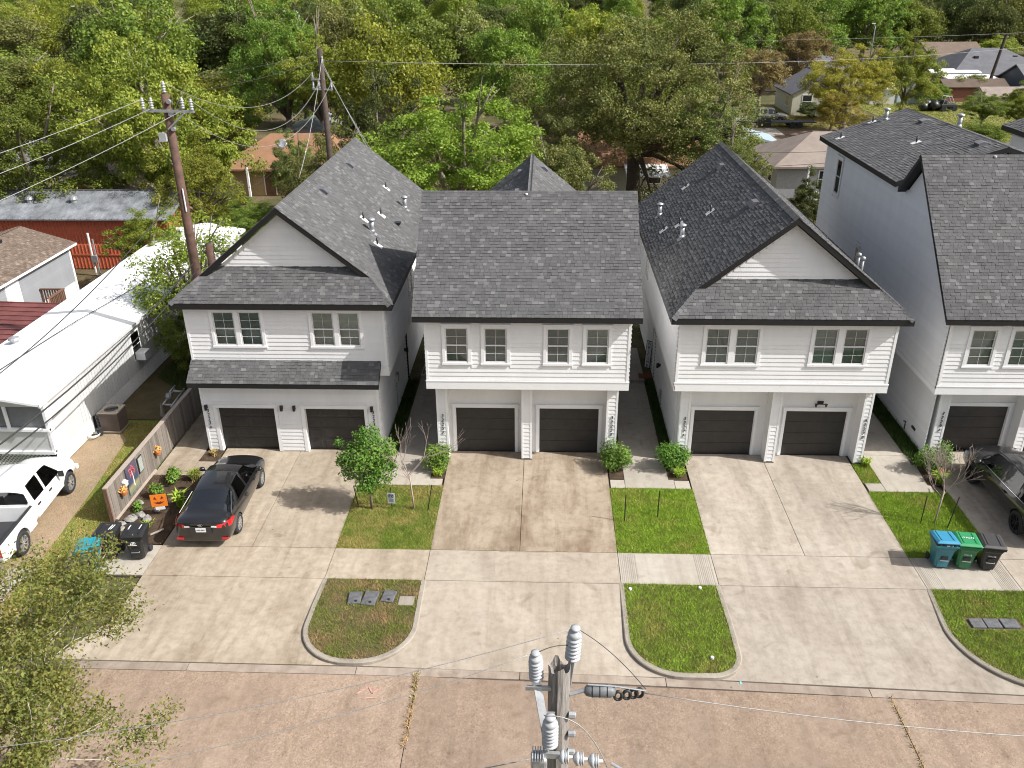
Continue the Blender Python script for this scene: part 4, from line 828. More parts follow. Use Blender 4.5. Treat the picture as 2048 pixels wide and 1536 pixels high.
def tree(name, label, X, Y, rad, top, bot, lm, var, bark=None, rz=0.0, group=None, cat='tree', stem=True):
    crown, wood = var; H = 4.2
    sz = max((top-bot)/2/4.3, .3); sx = rad/5.2; zc = (top+bot)/2
    t = thing(name, label, cat, (X, Y, -0.1), rz, group)
    def slot(o, m):
        o.material_slots[0].link = 'OBJECT'; o.material_slots[0].material = m
    c = inst('crown', crown, t, Matrix.Translation((X, Y, zc-5*sz)) @ Matrix.Rotation(rz, 4, 'Z') @ Matrix.Diagonal((sx, sx, sz, 1))); slot(c, lm)
    zf = (zc+.1)/5.0
    if stem:
        w = inst('trunk', wood, t, Matrix.Translation((X, Y, -.1)) @ Matrix.Rotation(rz, 4, 'Z') @ Matrix.Diagonal((sx, sx, zf, 1))); slot(w, bark or M_BARK)
    return t
rt = random.Random(8)
# (label, X, Y, radius, top, bottom, leaves, variant)
TREES = [
 ('broad olive green tree behind the tall brown utility pole', -30.0, 66, 6.6, 14.3, 1.0, L_OLIVE, TN[0]),
 ('dark green tree at the left edge behind the brown roofed trailer', -38.5, 63, 5.4, 10.9, 1.4, L_GREEN, TN[1]),
 ('small olive tree beside the short utility pole at far left', -60.8, 108, 5.0, 9.6, 1.5, L_OLIVE, TV[2]),
 ('brownish tree at the top left corner', -84.3, 140, 7.5, 12.6, 1.0, L_OAK, TV[1]),
 ('rounded green tree above the broad olive tree', -46.8, 100, 7.6, 16.4, 4.0, L_GREEN, TV[0]),
 ('dark round tree at the top left of the second utility pole', -42.0, 122, 8.0, 16.8, 3.5, L_DARK, TV[3]),
 ('tall green tree just left of the second utility pole', -28.2, 95, 6.2, 15.8, 3.0, L_GREEN, TN[1]),
 ('slim olive tree behind the second utility pole', -24.0, 93, 5.0, 12.6, 4.5, L_OLIVE, TN[0]),
 ('yellow green tree right of the second utility pole', -15.6, 88, 6.4, 15.0, 2.0, L_OLIVE, TV[4]),
 ('grey green tree behind the ridge of the left house', -12.4, 64, 4.4, 11.3, 1.5, L_DARK, TN[1]),
 ('dull leafy tree at the back of the left house', -14.6, 59, 3.4, 8.6, 1.4, L_OAK, TN[0]),
 ('dense brown green domed tree at the top middle', -11.1, 126, 6.2, 15.8, 2.0, L_OAK, TV[3]),
 ('bright green tree left of the big oak', -4.4, 98, 5.0, 13.0, 3.0, L_GREEN, TV[1]),
 ('bright yellow green tree behind the middle house roof', -5.7, 56, 6.4, 11.5, 2.5, L_BRIGHT, TN[0]),
 ('low green tree behind the rear roof of the middle house', .8, 59, 3.8, 8.6, 1.8, L_OAK, TN[1]),
 ('dull green tree joined to the right side of the big oak', 12.6, 69, 4.4, 9.6, 3.6, L_OAK, TN[1]),
 ('small sparse tree behind the peak of the third house', 13.4, 62, 2.6, 7.4, 3.4, L_OAK, TN[0]),
 ('bright yellow tree behind the tall right house', 37.4, 112, 5.4, 9.8, 1.5, L_YELLOW, TN[0]),
 ('green tree right of the bright yellow tree', 47.1, 119, 5.2, 10.2, 1.2, L_BRIGHT, TN[1]),
 ('rusty leaved tree above the parked silver car', 29.0, 122, 4.4, 9.2, 2.4, L_RUST, TV[2]),
 ('rust brown tree below the dark wood at the upper right', 41.5, 150, 5.2, 9.8, 1.0, L_RUST, TV[2]),
 ('round yellow green tree among the far right roofs', 83.5, 172, 4.6, 7.9, 2.0, L_OLIVE, TV[3]),
 ('small dark leaved tree on the far green lawn', 53.5, 110, 2.9, 4.7, 1.4, L_GREEN, TN[0]),
 ('small bright tree at the right edge beside the far lawn', 58.6, 111, 3.6, 5.4, .6, L_BRIGHT, TN[1]),
 ('thin yellowish tree left below the bright yellow tree', 34.0, 106, 2.6, 5.4, 1.2, L_YELLOW, TV[2]),
 ('leafy tree at the foot of the broad olive tree', -25.6, 61, 3.6, 7.6, 1.0, L_OLIVE, TN[1]),
 ('thin grey green tree at the right side of the rusty orange roof', -20.6, 70, 2.4, 6.4, 1.4, L_OAK, TN[1]),
 ('olive tree over the metal roofed red building', -38.5, 74, 4.4, 8.2, .7, L_OLIVE, TN[0]),
]
for i, (lb, X, Y, rad, top, bot, lm, var) in enumerate(TREES): tree('leafy_tree', lb, X, Y, rad, top, bot, lm, var, rz=i*1.7)
# the big oak
OAK = make_tree(301, 480, 240, .175, R_=9.2, H=6.9, trunk=8.6, clump=(.07,.14), lobes=16, nlimb=26, inner=.4)
t = thing('oak_tree', 'big dark oak with wide spreading crown behind the middle and third houses', 'tree', (7.6, 73, -.1))
c = inst('crown', OAK[0], t, Matrix.Translation((7.6,73,-.1))); c.material_slots[0].link = 'OBJECT'; c.material_slots[0].material = L_OAK
c = inst('trunk', OAK[1], t, Matrix.Translation((7.6,73,-.1))); c.material_slots[0].link = 'OBJECT'; c.material_slots[0].material = M_BARKD
# woods on the horizon: alike trees
pts = []
def clear(x, y):
    if 44 < x < 104 and 96 < y < 172: return False
    if 16 < x < 46 and 95 < y < 155: return False
    if -36 < x < -10 and y < 102: return False
    return all((x-a)**2+(y-b)**2 > 58 for a, b in pts)
tries = 0
for x_, y_ in ((44,172),(53,180),(63,184),(73,188),(84,190),(95,190),(107,192),(119,190),(48,192),(58,198),(69,202),(80,205),(92,207),(104,208),(116,212),(128,210),(36,168),(30,160),(41,186)): pts.append((x_, y_))
while len(pts) < 140 and tries < 6000:
    tries += 1; Y = 92+238*rt.random()**1.15; X = rt.uniform(-.70*Y, .60*Y)
    if clear(X, Y): pts.append((X, Y))
for i in range(34): pts.append((-225+i*13+rt.uniform(-4,4), rt.uniform(285,325)))
for i, (X, Y) in enumerate(pts):
    right = X > .12*Y
    lm = rt.choice([L_DARK, L_DARK, L_OAK, L_GREEN] if right else [L_OLIVE, L_GREEN, L_OLIVE, L_DARK, L_OAK, L_GREEN])
    h = rt.uniform(16.5, 18.5) if Y > 284 else rt.uniform(14.0, 16.5) if right and Y > 155 else rt.uniform(11.5, 15.8) if Y > 120 else rt.uniform(8, 12.5)
    tree('distant_tree', 'distant broad tree in the wood along the top of the picture', X, Y, rt.uniform(5.2, 8.2), h, rt.uniform(.6, 2.2), lm, TV[i % 5], rz=rt.random()*6.28, group='trees of the distant wood', stem=Y < 200)
# ---------------------------------------------------------------- undergrowth bushes
def bush(label, X, Y, rad, h, lm, var, name='bush', cat='bush'): return tree(name, label, X, Y, rad, h, .0, lm, var, cat=cat, stem=False, rz=X)
for a in [('green bush behind the far end of the white trailer roof', -20.6, 57.5, 2.8, 3.6, L_GREEN, TN[0]), ('bush left of the tan roofed house', -29.0, 71, 3.0, 3.6, L_OAK, TN[1]), ('low bush in front of the tan roofed house', -24.6, 66, 2.6, 2.6, L_GREEN, TN[0]),
          ('bush behind the left house beside the tan roofed house', -17.2, 64, 2.2, 3.4, L_OAK, TN[0]), ('dark evergreen bush between the third and right houses', 19.6, 62.5, 2.2, 5.0, L_DARK, TN[1]),
          ('green bush at the foot of the wall between the third and right houses', 17.6, 58.2, 1.8, 2.8, L_GREEN, TN[0]), ('brown grass bush below the bright yellow tree', 41.0, 108.5, 3.2, 1.9, L_RUST, TV[1]),
          ('low green hedge bush on the far lawn edge', 51.5, 104.5, 3.2, 1.6, L_GREEN, TV[0]), ('bush in front of the far red fence', 58, 136, 3.4, 3.0, L_GREEN, TV[2]), ('bush in front of the grey far house', 66, 142, 3.6, 3.4, L_BRIGHT, TV[1]),
          ('dark hedge under the cream far house windows', 36.2, 121.5, 2.6, 2.2, L_DARK, TV[3]), ('pale bush at the far left edge', -60, 92, 3.4, 4.4, L_OAK, TV[2])]: bush(*a)
# ---------------------------------------------------------------- tree over the white trailer roof
ELM = make_tree(401, 95, 105, .15, R_=3.2, H=3.4, trunk=4.6, clump=(.13,.24), lobes=9, nlimb=30, droop=.7, inner=.3)
t = thing('elm_tree', 'young elm with drooping sprays leaning over the white trailer roof', 'tree', (-18.0, 40.6, -.1))
for nm_, me, m in (('crown', ELM[0], L_BRIGHT), ('trunk', ELM[1], M_BARK)):
    c = inst(nm_, me, t, Matrix.Translation((-18.3,40.6,-.1)) @ Matrix.Rotation(1, 4, 'Z')); c.material_slots[0].link = 'OBJECT'; c.material_slots[0].material = m
tree('elm_tree', 'small yellow green elm spray in front of the red wall', -25.2, 51.5, 2.7, 4.9, 1.2, L_BRIGHT, TN[1], rz=2)
bush('dark hanging vine bush between the trailer home and the left house', -17.6, 38.4, 1.7, 4.0, L_GREEN, TN[0], 'vine_bush')
# ---------------------------------------------------------------- crape myrtle near the camera
def branchy(rs, w, p, d, L, r, depth, tips, spread=.55, up=.12, n=6, kids=(2,3)):
    q = [Vector(p)]; dd = Vector(d).normalized()
    for i in range(3):
        dd = (dd+Vector(unit(rs, 1)[0])*.13+Vector((0,0,up*.3))).normalized(); q.append(q[-1]+dd*L/3)
    w.tube(q, [r, r*.88, r*.76, r*.64], n, cap=depth == 0)
    tips.append((q[-1], dd, depth)); tips.append((q[2], dd, depth))
    if depth:
        for k in range(rs.randint(kids[0], kids[1]+1)):
            nd_ = (dd+Vector(unit(rs, 1)[0])*spread+Vector((0,0,up))).normalized()
            branchy(rs, w, q[-1] if k < 2 else q[2], nd_, L*rs.uniform(.62, .88), r*.62, depth-1, tips, spread, up, max(n-1, 4), kids)
def myrtle(X, Y):
    rs = np.random.RandomState(77); w = MB(); tips = []
    for a in np.linspace(0, 6.28, 7)[:-1]:
        branchy(rs, w, (.15*math.cos(a), .15*math.sin(a), 0), (math.cos(a)*.75, math.sin(a)*.75, 1), 1.95, .055, 4, tips, .72, .06)
    t = thing('crape_myrtle', 'crape myrtle with pale branches and rusty green leaves at the lower left corner', 'tree', (X, Y, -.05)); M = Matrix.Translation((X, Y, -.05)) @ Matrix.Scale(1.1, 4)
    w.build('branches', M_BARKP, t, True, M=M)
    T = [(p, d) for p, d, k in tips if k <= 1]; P = np.array([list(p) for p, d in T]); D = np.array([list(d) for p, d in T])
    per = 88; ci = np.repeat(np.arange(len(P)), per); n = len(ci); s = rs.uniform(-.5, .28, n)[:,None]
    pos = P[ci]+D[ci]*s+rs.normal(size=(n,3))*.15; nr = unit(rs, n)*.8+np.array([.1,0,.55]); nr /= np.linalg.norm(nr, axis=1)[:,None]
    V = leaf_quads(rs, pos, nr, .085, .5); tint = rs.rand(len(P))
    me = np_mesh('leaves', V.reshape(-1,3), np.arange(4*n).reshape(-1,4), L_MYRT, np.repeat(tint[ci], 4)); inst('leaves', me, t, M)
    print('myrtle leaves', n, P.min(0), P.max(0))
myrtle(-13.9, 13.4)
# ---------------------------------------------------------------- small tree, shrubs and saplings in front of the houses
def leafy(name, label, X, Y, blobs, leaf, per, lm, trunk_h, tr, seed, cat, dens=1.0, asp=.5, bark=None):
    """blobs: (x,y,z,r) leaf masses"""
    rs = np.random.RandomState(seed); t = thing(name, label, cat, (X, Y, 0)); M = Matrix.Translation((X, Y, 0)); w = MB(); Vs = []; tt = []
    w.tube([(0,0,-.1),(rs.uniform(-.05,.05),0,trunk_h*.6),(0,0,trunk_h)], [tr*1.2, tr, tr*.7], 8)
    for x, y, z, r in blobs:
        w.tube([(0,0,trunk_h*.8),(x*.5,y*.5,(z+trunk_h)/2),(x,y,z)], [tr*.55, tr*.35, tr*.12], 5)
        for j in range(4): e = Vector((x,y,z))+Vector(unit(rs,1)[0])*r*.9; w.tube([(x*.7,y*.7,(z*2+trunk_h)/3), e], [tr*.22, tr*.08], 4)
        n = int(per*r*r*dens); q = unit(rs, n); rr = r*(rs.rand(n)**.33)*(1+.22*np.sin(q[:,0]*7+x*9)*np.sin(q[:,1]*6+q[:,2]*7)); pos = np.array([x,y,z])+q*rr[:,None]
        nr = q*.6+unit(rs, n)*.6+np.array([.1,0,.4]); nr /= np.linalg.norm(nr, axis=1)[:,None]; Vs.append(leaf_quads(rs, pos, nr, leaf, asp)); tt.append(np.full(n, rs.rand()))
    w.build('trunk', bark or M_BARK, t, True, M=M); V = np.concatenate(Vs); n = len(V)
    me = np_mesh('crown', V.reshape(-1,3), np.arange(4*n).reshape(-1,4), lm, np.repeat(np.concatenate(tt), 4)); inst('crown', me, t, M); return t
rs = random.Random(5)
leafy('young_tree', 'small bright green tree on the patchy lawn by the left house', -6.47, 26.73, [(.0,0,2.5,.8),(.1,0,3.15,.5),(-.6,.1,1.75,.5),(.5,-.1,1.7,.55),(.6,.2,2.45,.5),(-.5,-.2,2.35,.55),(-.95,0,2.1,.26),(.0,-.3,1.35,.5),(.25,.3,1.95,.6),(.95,0,1.95,.22),(-.1,.1,1.0,.28),(-1.05,.2,2.75,.2)], .10, 3400, L_HOLLY, 1.5, .05, 3, 'tree')
for lb, X, Y, s, sd in (('round green shrub at the left column of the middle house', -4.25, 29.65, .62, 1), ('round green shrub at the right column of the middle house', 3.02, 29.75, .72, 2), ('green shrub at the left column of the third house', 5.3, 29.85, .74, 3), ('green shrub at the left column of the right house', 15.75, 30.0, .66, 4)):
    bl = [(0,0,.6*s/.7,.55*s/.7)] + [(rs.uniform(-.45,.45)*s/.7, rs.uniform(-.35,.35)*s/.7, rs.uniform(.35,1.05)*s/.7, rs.uniform(.25,.4)*s/.7) for _ in range(9)]
    leafy('shrub', lb, X, Y, bl, .10, 2300, L_SHRUB, .35, .03, sd, 'shrub')
def tuft(label, X, Y, n, h, wid, m, seed, name='grass_plant', spread=.18, flower=None):
    rs = np.random.RandomState(seed); a = rs.uniform(0, 6.28, n); L = h*rs.uniform(.6, 1.1, n); out = L*rs.uniform(.25, .85, n); o = np.c_[rs.normal(0,spread*.4,n), rs.normal(0,spread*.4,n)]
    dx, dy = np.cos(a), np.sin(a); V = []
    for i in range(n):
        b = np.array([o[i,0], o[i,1], .0]); d = np.array([dx[i], dy[i], 0]); sd = np.array([-dy[i], dx[i], 0])*wid/2
        m1 = b+d*out[i]*.4+np.array([0,0,L[i]*.75]); e = b+d*out[i]+np.array([0,0,L[i]*.8]); V += [b-sd, b+sd, m1+sd, m1-sd, m1-sd, m1+sd, e+sd*.1, e-sd*.1]
    t = thing(name, label, 'plant', (X, Y, 0)); me = np_mesh('leaves', np.array(V), np.arange(len(V)).reshape(-1,4), m); inst('leaves', me, t, Matrix.Translation((X, Y, .01)))
    if flower:
        f = MB(); 
        for i in range(26): x, y, z = rs.normal(0,.1), rs.normal(0,.1), h*rs.uniform(.9,1.15); f.lathe([(.005,0),(.03,.02),(.012,.045)], (X+x, Y+y, z), 5)
        f.build('flowers', L_FLOWER, t)
    return t
tuft('strappy green plant under the shrub at the right house', 15.72, 29.15, 170, .5, .03, G_LUSH, 5, flower=True)
tuft('strappy tuft at the foot of the third house shrub', 5.5, 29.35, 150, .38, .025, G_LUSH, 6)
tuft('strappy tuft at the foot of the shrub left of the middle house', -4.2, 29.15, 150, .38, .025, G_LUSH, 7)
tuft('dark strappy plant beside the front of the black sedan', -13.95, 28.55, 200, .55, .03, G_ISL, 8)
tuft('broad sword leaved plant behind the orange pumpkin sign', -13.8, 26.55, 26, .8, .09, G_LUSH, 9)
tuft('small yellow tuft in the bed beside the left garage door', -13.9, 30.5, 70, .3, .03, G_YARD, 10)
tuft('small weed tuft among the stones by the fence end', -14.55, 25.3, 60, .28, .03, G_LUSH, 11)
tuft('green tuft beside the right column of the third house', 13.25, 30.3, 90, .4, .025, G_LUSH, 12)
for i, (lb, X, Y, s) in enumerate((('leafy green plant nearest the path in the fence bed', -14.75, 28.35, .55), ('leafy green plant in the middle of the fence bed', -15.0, 27.2, .48), ('low pale plant beside the painted panel in the fence bed', -15.4, 26.4, .36))):
    leafy('bed_plant', lb, X, Y, [(rs.uniform(-.4,.4)*s, rs.uniform(-.4,.4)*s, rs.uniform(.25,.85)*s, .42*s) for _ in range(7)], .11, 2300, L_SHRUB, .2, .02, 60+i, 'plant')
def sapling(label, X, Y, h, seed, kids=(3,4), lean=(0,0)):
    rs_ = np.random.RandomState(seed); w = MB(); tips = []; t = thing('bare_sapling', label, 'tree', (X, Y, 0)); z0 = h*.42
    w.tube([(0,0,-.1),(lean[0]*.5,lean[1]*.5,z0*.5),(lean[0],lean[1],z0)], [.035,.03,.026], 7)
    for k in range(5): branchy(rs_, w, (lean[0],lean[1],z0*rs_.uniform(.8,1.02)), Vector(unit(rs_,1)[0])*.75+Vector((0,0,.9)), h*.24, .017, 3, tips, .6, .12, 5, kids)
    w.build('branches', M_TWIG, t, True, M=Matrix.Translation((X, Y, 0)))
sapling('leafless sapling on the patchy lawn left of the middle driveway', -4.85, 26.74, 3.7, 5, (2,3), (-.1,0))
sapling('leafless sapling on the green lawn beside the black car', 14.4, 26.34, 3.2, 9, (3,4), (.1,.05))
# ================================================================ vehicles (built along +y = forward, origin on the ground at the centre)
def paint(name, col, flake=0.0, rough=.28): 
    m = mat(name, col, rough, flake, var=.05, scale=2, coat=1.0); return m
P_BLACK = paint('black_car_paint', (.010,.010,.011)); P_WHITE = paint('white_car_paint', (.72,.72,.72)); P_SILV = paint('silver_car_paint', (.28,.25,.225), .5)
M_TYRE = mat('tyre_rubber', (.022,.022,.023), .85, var=.3); M_RIM = mat('alloy_rim', (.6,.6,.6), .3, .8, var=.05); M_RIMB = mat('black_rim', (.02,.02,.022), .3, .3)
M_TAIL = mat('red_tail_lamp', (.5,.01,.015), .15, coat=1.0); M_LAMP = mat('clear_lamp', (.7,.7,.72), .1, .2, coat=1.0); M_PLAST = mat('dark_plastic', (.03,.03,.032), .6); M_CHROME = mat('chrome', (.7,.7,.72), .12, 1.0, var=.03)
M_PLATE = mat('number_plate', (.75,.76,.78), .4); M_SEAT = mat('car_seat', (.14,.135,.13), .9)
def loft(stn, mats_of):
    """stn: list of (y, [(x,z)...]) half sections, bottom to roof centre; mirrored. mats_of(i,k)->material index"""
    n = len(stn[0][1]); V = []; F = []; MI = []
    for y, ring in stn:
        V += [(x, y, z) for x, z in ring] + [(-x, y, z) for x, z in ring[-2::-1]] 
    m = 2*n-1
    for i in range(len(stn)-1):
        for k in range(m-1):
            kk = k if k < n-1 else m-2-k
            F.append((i*m+k, i*m+k+1, (i+1)*m+k+1, (i+1)*m+k)); MI.append(mats_of(i, kk))
        F.append((i*m+m-1, i*m, (i+1)*m, (i+1)*m+m-1)); MI.append(0)
    for e, rev in ((0, False), (len(stn)-1, True)):
        for k in range(n-1):
            a, b, c, d = e*m+k, e*m+k+1, e*m+m-2-k, e*m+m-1-k
            f = (a, d, c, b) if not rev else (a, b, c, d)
            if b == c: f = tuple(dict.fromkeys(f))
            F.append(f); MI.append(0)
    return V, F, MI
def wheel(parent, x, y, r, w, side, rimmat, M, spokes=10):
    T = Matrix.Translation((x, y, r)) @ Matrix.Rotation(R(0 if side > 0 else 180), 4, 'Z')
    ty = MB().lathe([(r*.66,-w/2),(r*.93,-w/2),(r,-w*.36),(r,w*.36),(r*.93,w/2),(r*.68,w/2),(r*.66,w*.3)], (0,0,0), 28, 'x'); o = ty.build('wheel', M_TYRE, parent, True, M=M @ T)
    rm = MB().lathe([(r*.66,-w*.4),(r*.69,w*.44),(r*.63,w*.44),(r*.60,w*.1),(r*.05,w*.08)], (0,0,0), 28, 'x'); rm.lathe([(r*.17,w*.05),(r*.16,w*.4),(r*.08,w*.43)], (0,0,0), 14, 'x')
    for k in range(spokes):
        a = 2*math.pi*k/spokes; rm.bar((w*.33, r*.12*math.cos(a), r*.12*math.sin(a)), (w*.38, r*.65*math.cos(a), r*.65*math.sin(a)), .05*r/.33, .03)
    rm.build('rim', rimmat, o, M=M @ T)
def islands(ps):
    par = {}
    def fd(a):
        while par.setdefault(a, a) != a: a = par[a]
        return a
    for p in ps:
        v0 = fd(p.vertices[0])
        for v in p.vertices[1:]: par[fd(v)] = v0
    out = {}
    for p in ps: out.setdefault(fd(p.vertices[0]), []).append(p)
    return list(out.values())
def car_body(t, stn, mof, names, mats, arches, M, levels=2):
    V, F, MI = loft(stn, mof); me = bpy.data.meshes.new('body'); me.from_pydata(V, [], F)
    for m in mats: me.materials.append(m)
    me.polygons.foreach_set('material_index', MI); me.polygons.foreach_set('use_smooth', [True]*len(F)); me.update()
    bm = bmesh.new(); bm.from_mesh(me); bmesh.ops.recalc_face_normals(bm, faces=bm.faces)
    cl = bm.edges.layers.float.get('crease_edge') or bm.edges.layers.float.new('crease_edge')
    for e in bm.edges:
        mi = {f.material_index for f in e.link_faces}
        if len(mi) > 1: e[cl] = .9
    vl = bm.verts.layers.float.get('crease_vert') or bm.verts.layers.float.new('crease_vert')
    for v in bm.verts:
        ng = sum(f.material_index > 0 for f in v.link_faces)
        if ng and any(f.material_index == 0 for f in v.link_faces) and ng == 1: v[vl] = .75
    bm.to_mesh(me); bm.free()
    o = bpy.data.objects.new('tmp', me); COL.objects.link(o); s = o.modifiers.new('s', 'SUBSURF'); s.levels = s.render_levels = levels
    cut = MB()
    for y, r in arches: cut.lathe([(r,-2),(r,2)], (0, y, r*.93), 28, 'x')
    cme = cut.mesh('cut', mats[-1]); co = bpy.data.objects.new('cut', cme); COL.objects.link(co)
    b = o.modifiers.new('b', 'BOOLEAN'); b.object = co; b.solver = 'EXACT'; b.operation = 'DIFFERENCE'; b.material_mode = 'TRANSFER'
    dg = bpy.context.evaluated_depsgraph_get(); ev = bpy.data.meshes.new_from_object(o.evaluated_get(dg))
    bpy.data.objects.remove(o); bpy.data.objects.remove(co)
    groups = {}
    mn = [m.name for m in ev.materials]
    for p in ev.polygons: groups.setdefault(mn[p.material_index], []).append(p)
    co_ = [v.co.copy() for v in ev.vertices]; body = None
    for i, m in sorted(enumerate(mats), key=lambda q: q[0]):
        ps = groups.get(m.name)
        if not ps: continue
        for part in islands(ps) if 0 < i < len(mats)-1 else [ps]:
          used = {}; F2 = []; sm = []
          for p in part: F2.append([used.setdefault(v, len(used)) for v in p.vertices]); sm.append(p.use_smooth)
          V2 = [None]*len(used)
          for k, v in used.items(): V2[v] = co_[k]
          me2 = bpy.data.meshes.new(names[i]); me2.from_pydata(V2, [], F2); me2.polygons.foreach_set('use_smooth', [m is not mats[-1]]*len(F2)); me2.materials.append(m); me2.update()
          ob = inst(names[i], me2, t if body is None else body, M)
          if body is None: body = ob
    return body
def ring(w, sill, mid, sh, belt, zb, rail, zr, zc):
    """half section: under, sill, side, shoulder, belt, rail, roof, centre"""
    return [(w*.55,sill),(w*.93,sill+.02),(w,mid),(w*.985,sh),(belt[0],belt[1]),(rail[0],rail[1]),(rail[0]*.55,zr),(0,zc)]
# ---- sedan
def sedan(label, loc, rz, sc):
    t = thing('sedan_car', label, 'car', loc, rz, sc=sc); M = local(t); w = .915
    def r(y, wf, sill, mid, sh, bx, bz, rx, rz_, zr, zc): return (y, ring(w*wf, sill, mid, sh, (bx, bz), 0, (rx, rz_), zr, zc))
    st = [r(-2.40,.84,.32,.48,.72,.70,.92,.58,.97,1.0,1.01), r(-2.33,.95,.25,.5,.80,.80,1.02,.68,1.07,1.095,1.10), r(-2.16,.99,.22,.5,.83,.845,1.05,.70,1.10,1.125,1.13), r(-1.99,1,.21,.5,.84,.84,1.045,.66,1.10,1.13,1.135),
          r(-1.84,1,.20,.5,.84,.83,1.03,.60,1.14,1.175,1.185), r(-1.05,1,.19,.5,.83,0.815,.99,0.575,1.40,1.455,1.465), r(-.78,1,.19,.5,.83,0.815,.975,0.570,1.445,1.50,1.51), r(-.1,1,.19,.5,.81,0.810,.95,0.565,1.465,1.52,1.53), r(-.0,1,.19,.5,.81,0.810,.95,0.565,1.465,1.522,1.532), r(.38,1,.19,.5,.81,0.810,.93,0.565,1.41,1.47,1.48),
          r(.56,1,.19,.5,.81,0.805,.93,0.565,1.38,1.44,1.45), r(1.28,1,.19,.5,.80,.83,.91,.70,.99,1.03,1.04), r(1.46,.99,.19,.5,.79,.82,.89,.68,.94,.98,.99), r(1.95,.97,.19,.5,.74,.76,.83,.6,.87,.91,.92), r(2.25,.92,.2,.48,.66,.66,.74,.52,.79,.82,.83), r(2.40,.74,.24,.44,.56,.5,.62,.4,.66,.68,.69)]
    def mof(i, k):
        if i == 4 and k in (5,6): return 1                    # rear window
        if i == 10 and k in (5,6): return 1                   # windscreen
        if k == 4 and i in (4,5,6,8,9,10): return 2            # side windows
        return 0
    b = car_body(t, st, mof, ['body','windscreen','side_window','wheel_arch'], [P_BLACK, M_CGLASS, glass_mat('side_glass', (.12,.13,.13), .1), M_PLAST], [(-1.42,.37),(1.40,.37)], M)
    for s in (1,-1):
        for y in (-1.42,1.40): wheel(t, s*.80, y, .335, .22, s, M_RIM, M, 10)
        MB().add([(s*.50,-2.415,.84),(s*.80,-2.345,.80),(s*.93,-2.16,.82),(s*.945,-1.86,.92),(s*.925,-1.90,.985),(s*.88,-2.16,1.02),(s*.76,-2.35,.985),(s*.52,-2.40,.95)], [(0,1,6,7),(1,2,5,6),(2,3,4,5)]).build('tail_lamp', M_TAIL, t, True, M=M)
        MB().add([(s*.34,-2.435,.88),(s*.52,-2.425,.86),(s*.52,-2.42,.93),(s*.36,-2.435,.94)], [(0,1,2,3)]).build('reversing_lamp', M_LAMP, t, M=M)
        MB().box(min(s*.62,s*.84),max(s*.62,s*.84),-2.42,-2.37,.40,.45).build('reflector', M_TAIL, t, M=M)
        mr = MB().lathe([(.0,-.10),(.07,-.09),(.09,0),(.075,.06),(.02,.08)], (s*1.03,.95,1.0), 10, 'x'); mr.bar((s*.86,.93,.93),(s*1.0,.95,.96),.05); mr.build('wing_mirror', P_BLACK, t, True, M=M)
        MB().add([(s*.58,2.30,.62),(s*.86,2.02,.70),(s*.82,1.92,.80),(s*.60,2.18,.74)], [(0,1,2,3)]).build('headlamp', M_LAMP, t, M=M)
        for y in (-.35,.62): MB().bar((s*.918,y-.10,.80),(s*.918,y+.10,.805),.03,.035).build('door_handle', P_BLACK, t, M=M)
        MB().tube([(s*.65,-1.05,1.36),(s*.86,-1.84,1.04)], .014, 5).build('window_trim', M_CHROME, t, M=M)
        for y in (-.75,.35): MB().box(s*.38-.24,s*.38+.24,y-.08,y+.06,.55,1.13).box(s*.38-.13,s*.38+.13,y-.09,y+.02,1.15,1.30).build('car_seat', M_SEAT, t, M=M, bev=.03)
    MB().box(-.72,.72,-1.80,-1.2,.95,.97).build('parcel_shelf', M_SEAT, t, M=M)
    p = MB().box(-.165,.165,-2.445,-2.43,.70,.86).build('number_plate', M_PLATE, t, M=M)
    inst('plate_lettering', text_mesh('PVD 9852', .062, .002, M_DIGIT), p, M @ Matrix.Translation((0,-2.449,.775)) @ Matrix.Rotation(R(90),4,'X'))
    MB().box(-.34,.34,-2.44,-2.42,.64,.89).build('plate_recess', M_PLAST, t, M=M)
    e = MB(); N = 20
    ell = [(.075*math.cos(2*math.pi*k/N), -2.425, .955+.038*math.sin(2*math.pi*k/N)) for k in range(N+1)]; e.tube(ell, .007, 5, cap=False)
    e.bar((-.03,-2.425,.93),(-.012,-2.425,.98),.014); e.bar((.012,-2.425,.93),(.03,-2.425,.98),.014); e.bar((-.02,-2.425,.952),(.022,-2.425,.958),.012); e.build('emblem', M_CHROME, t, M=M)
    MB().add([(-.02,-.62,1.46),(.02,-.62,1.46),(0,-.60,1.53),(0,-.72,1.455)], [(0,1,2),(1,3,2),(3,0,2)]).build('antenna', P_BLACK, t, M=M)
    return t
sedan('black sedan parked tail out on the left driveway', (-12.02, 26.66, 0), R(2.0), 1.085)
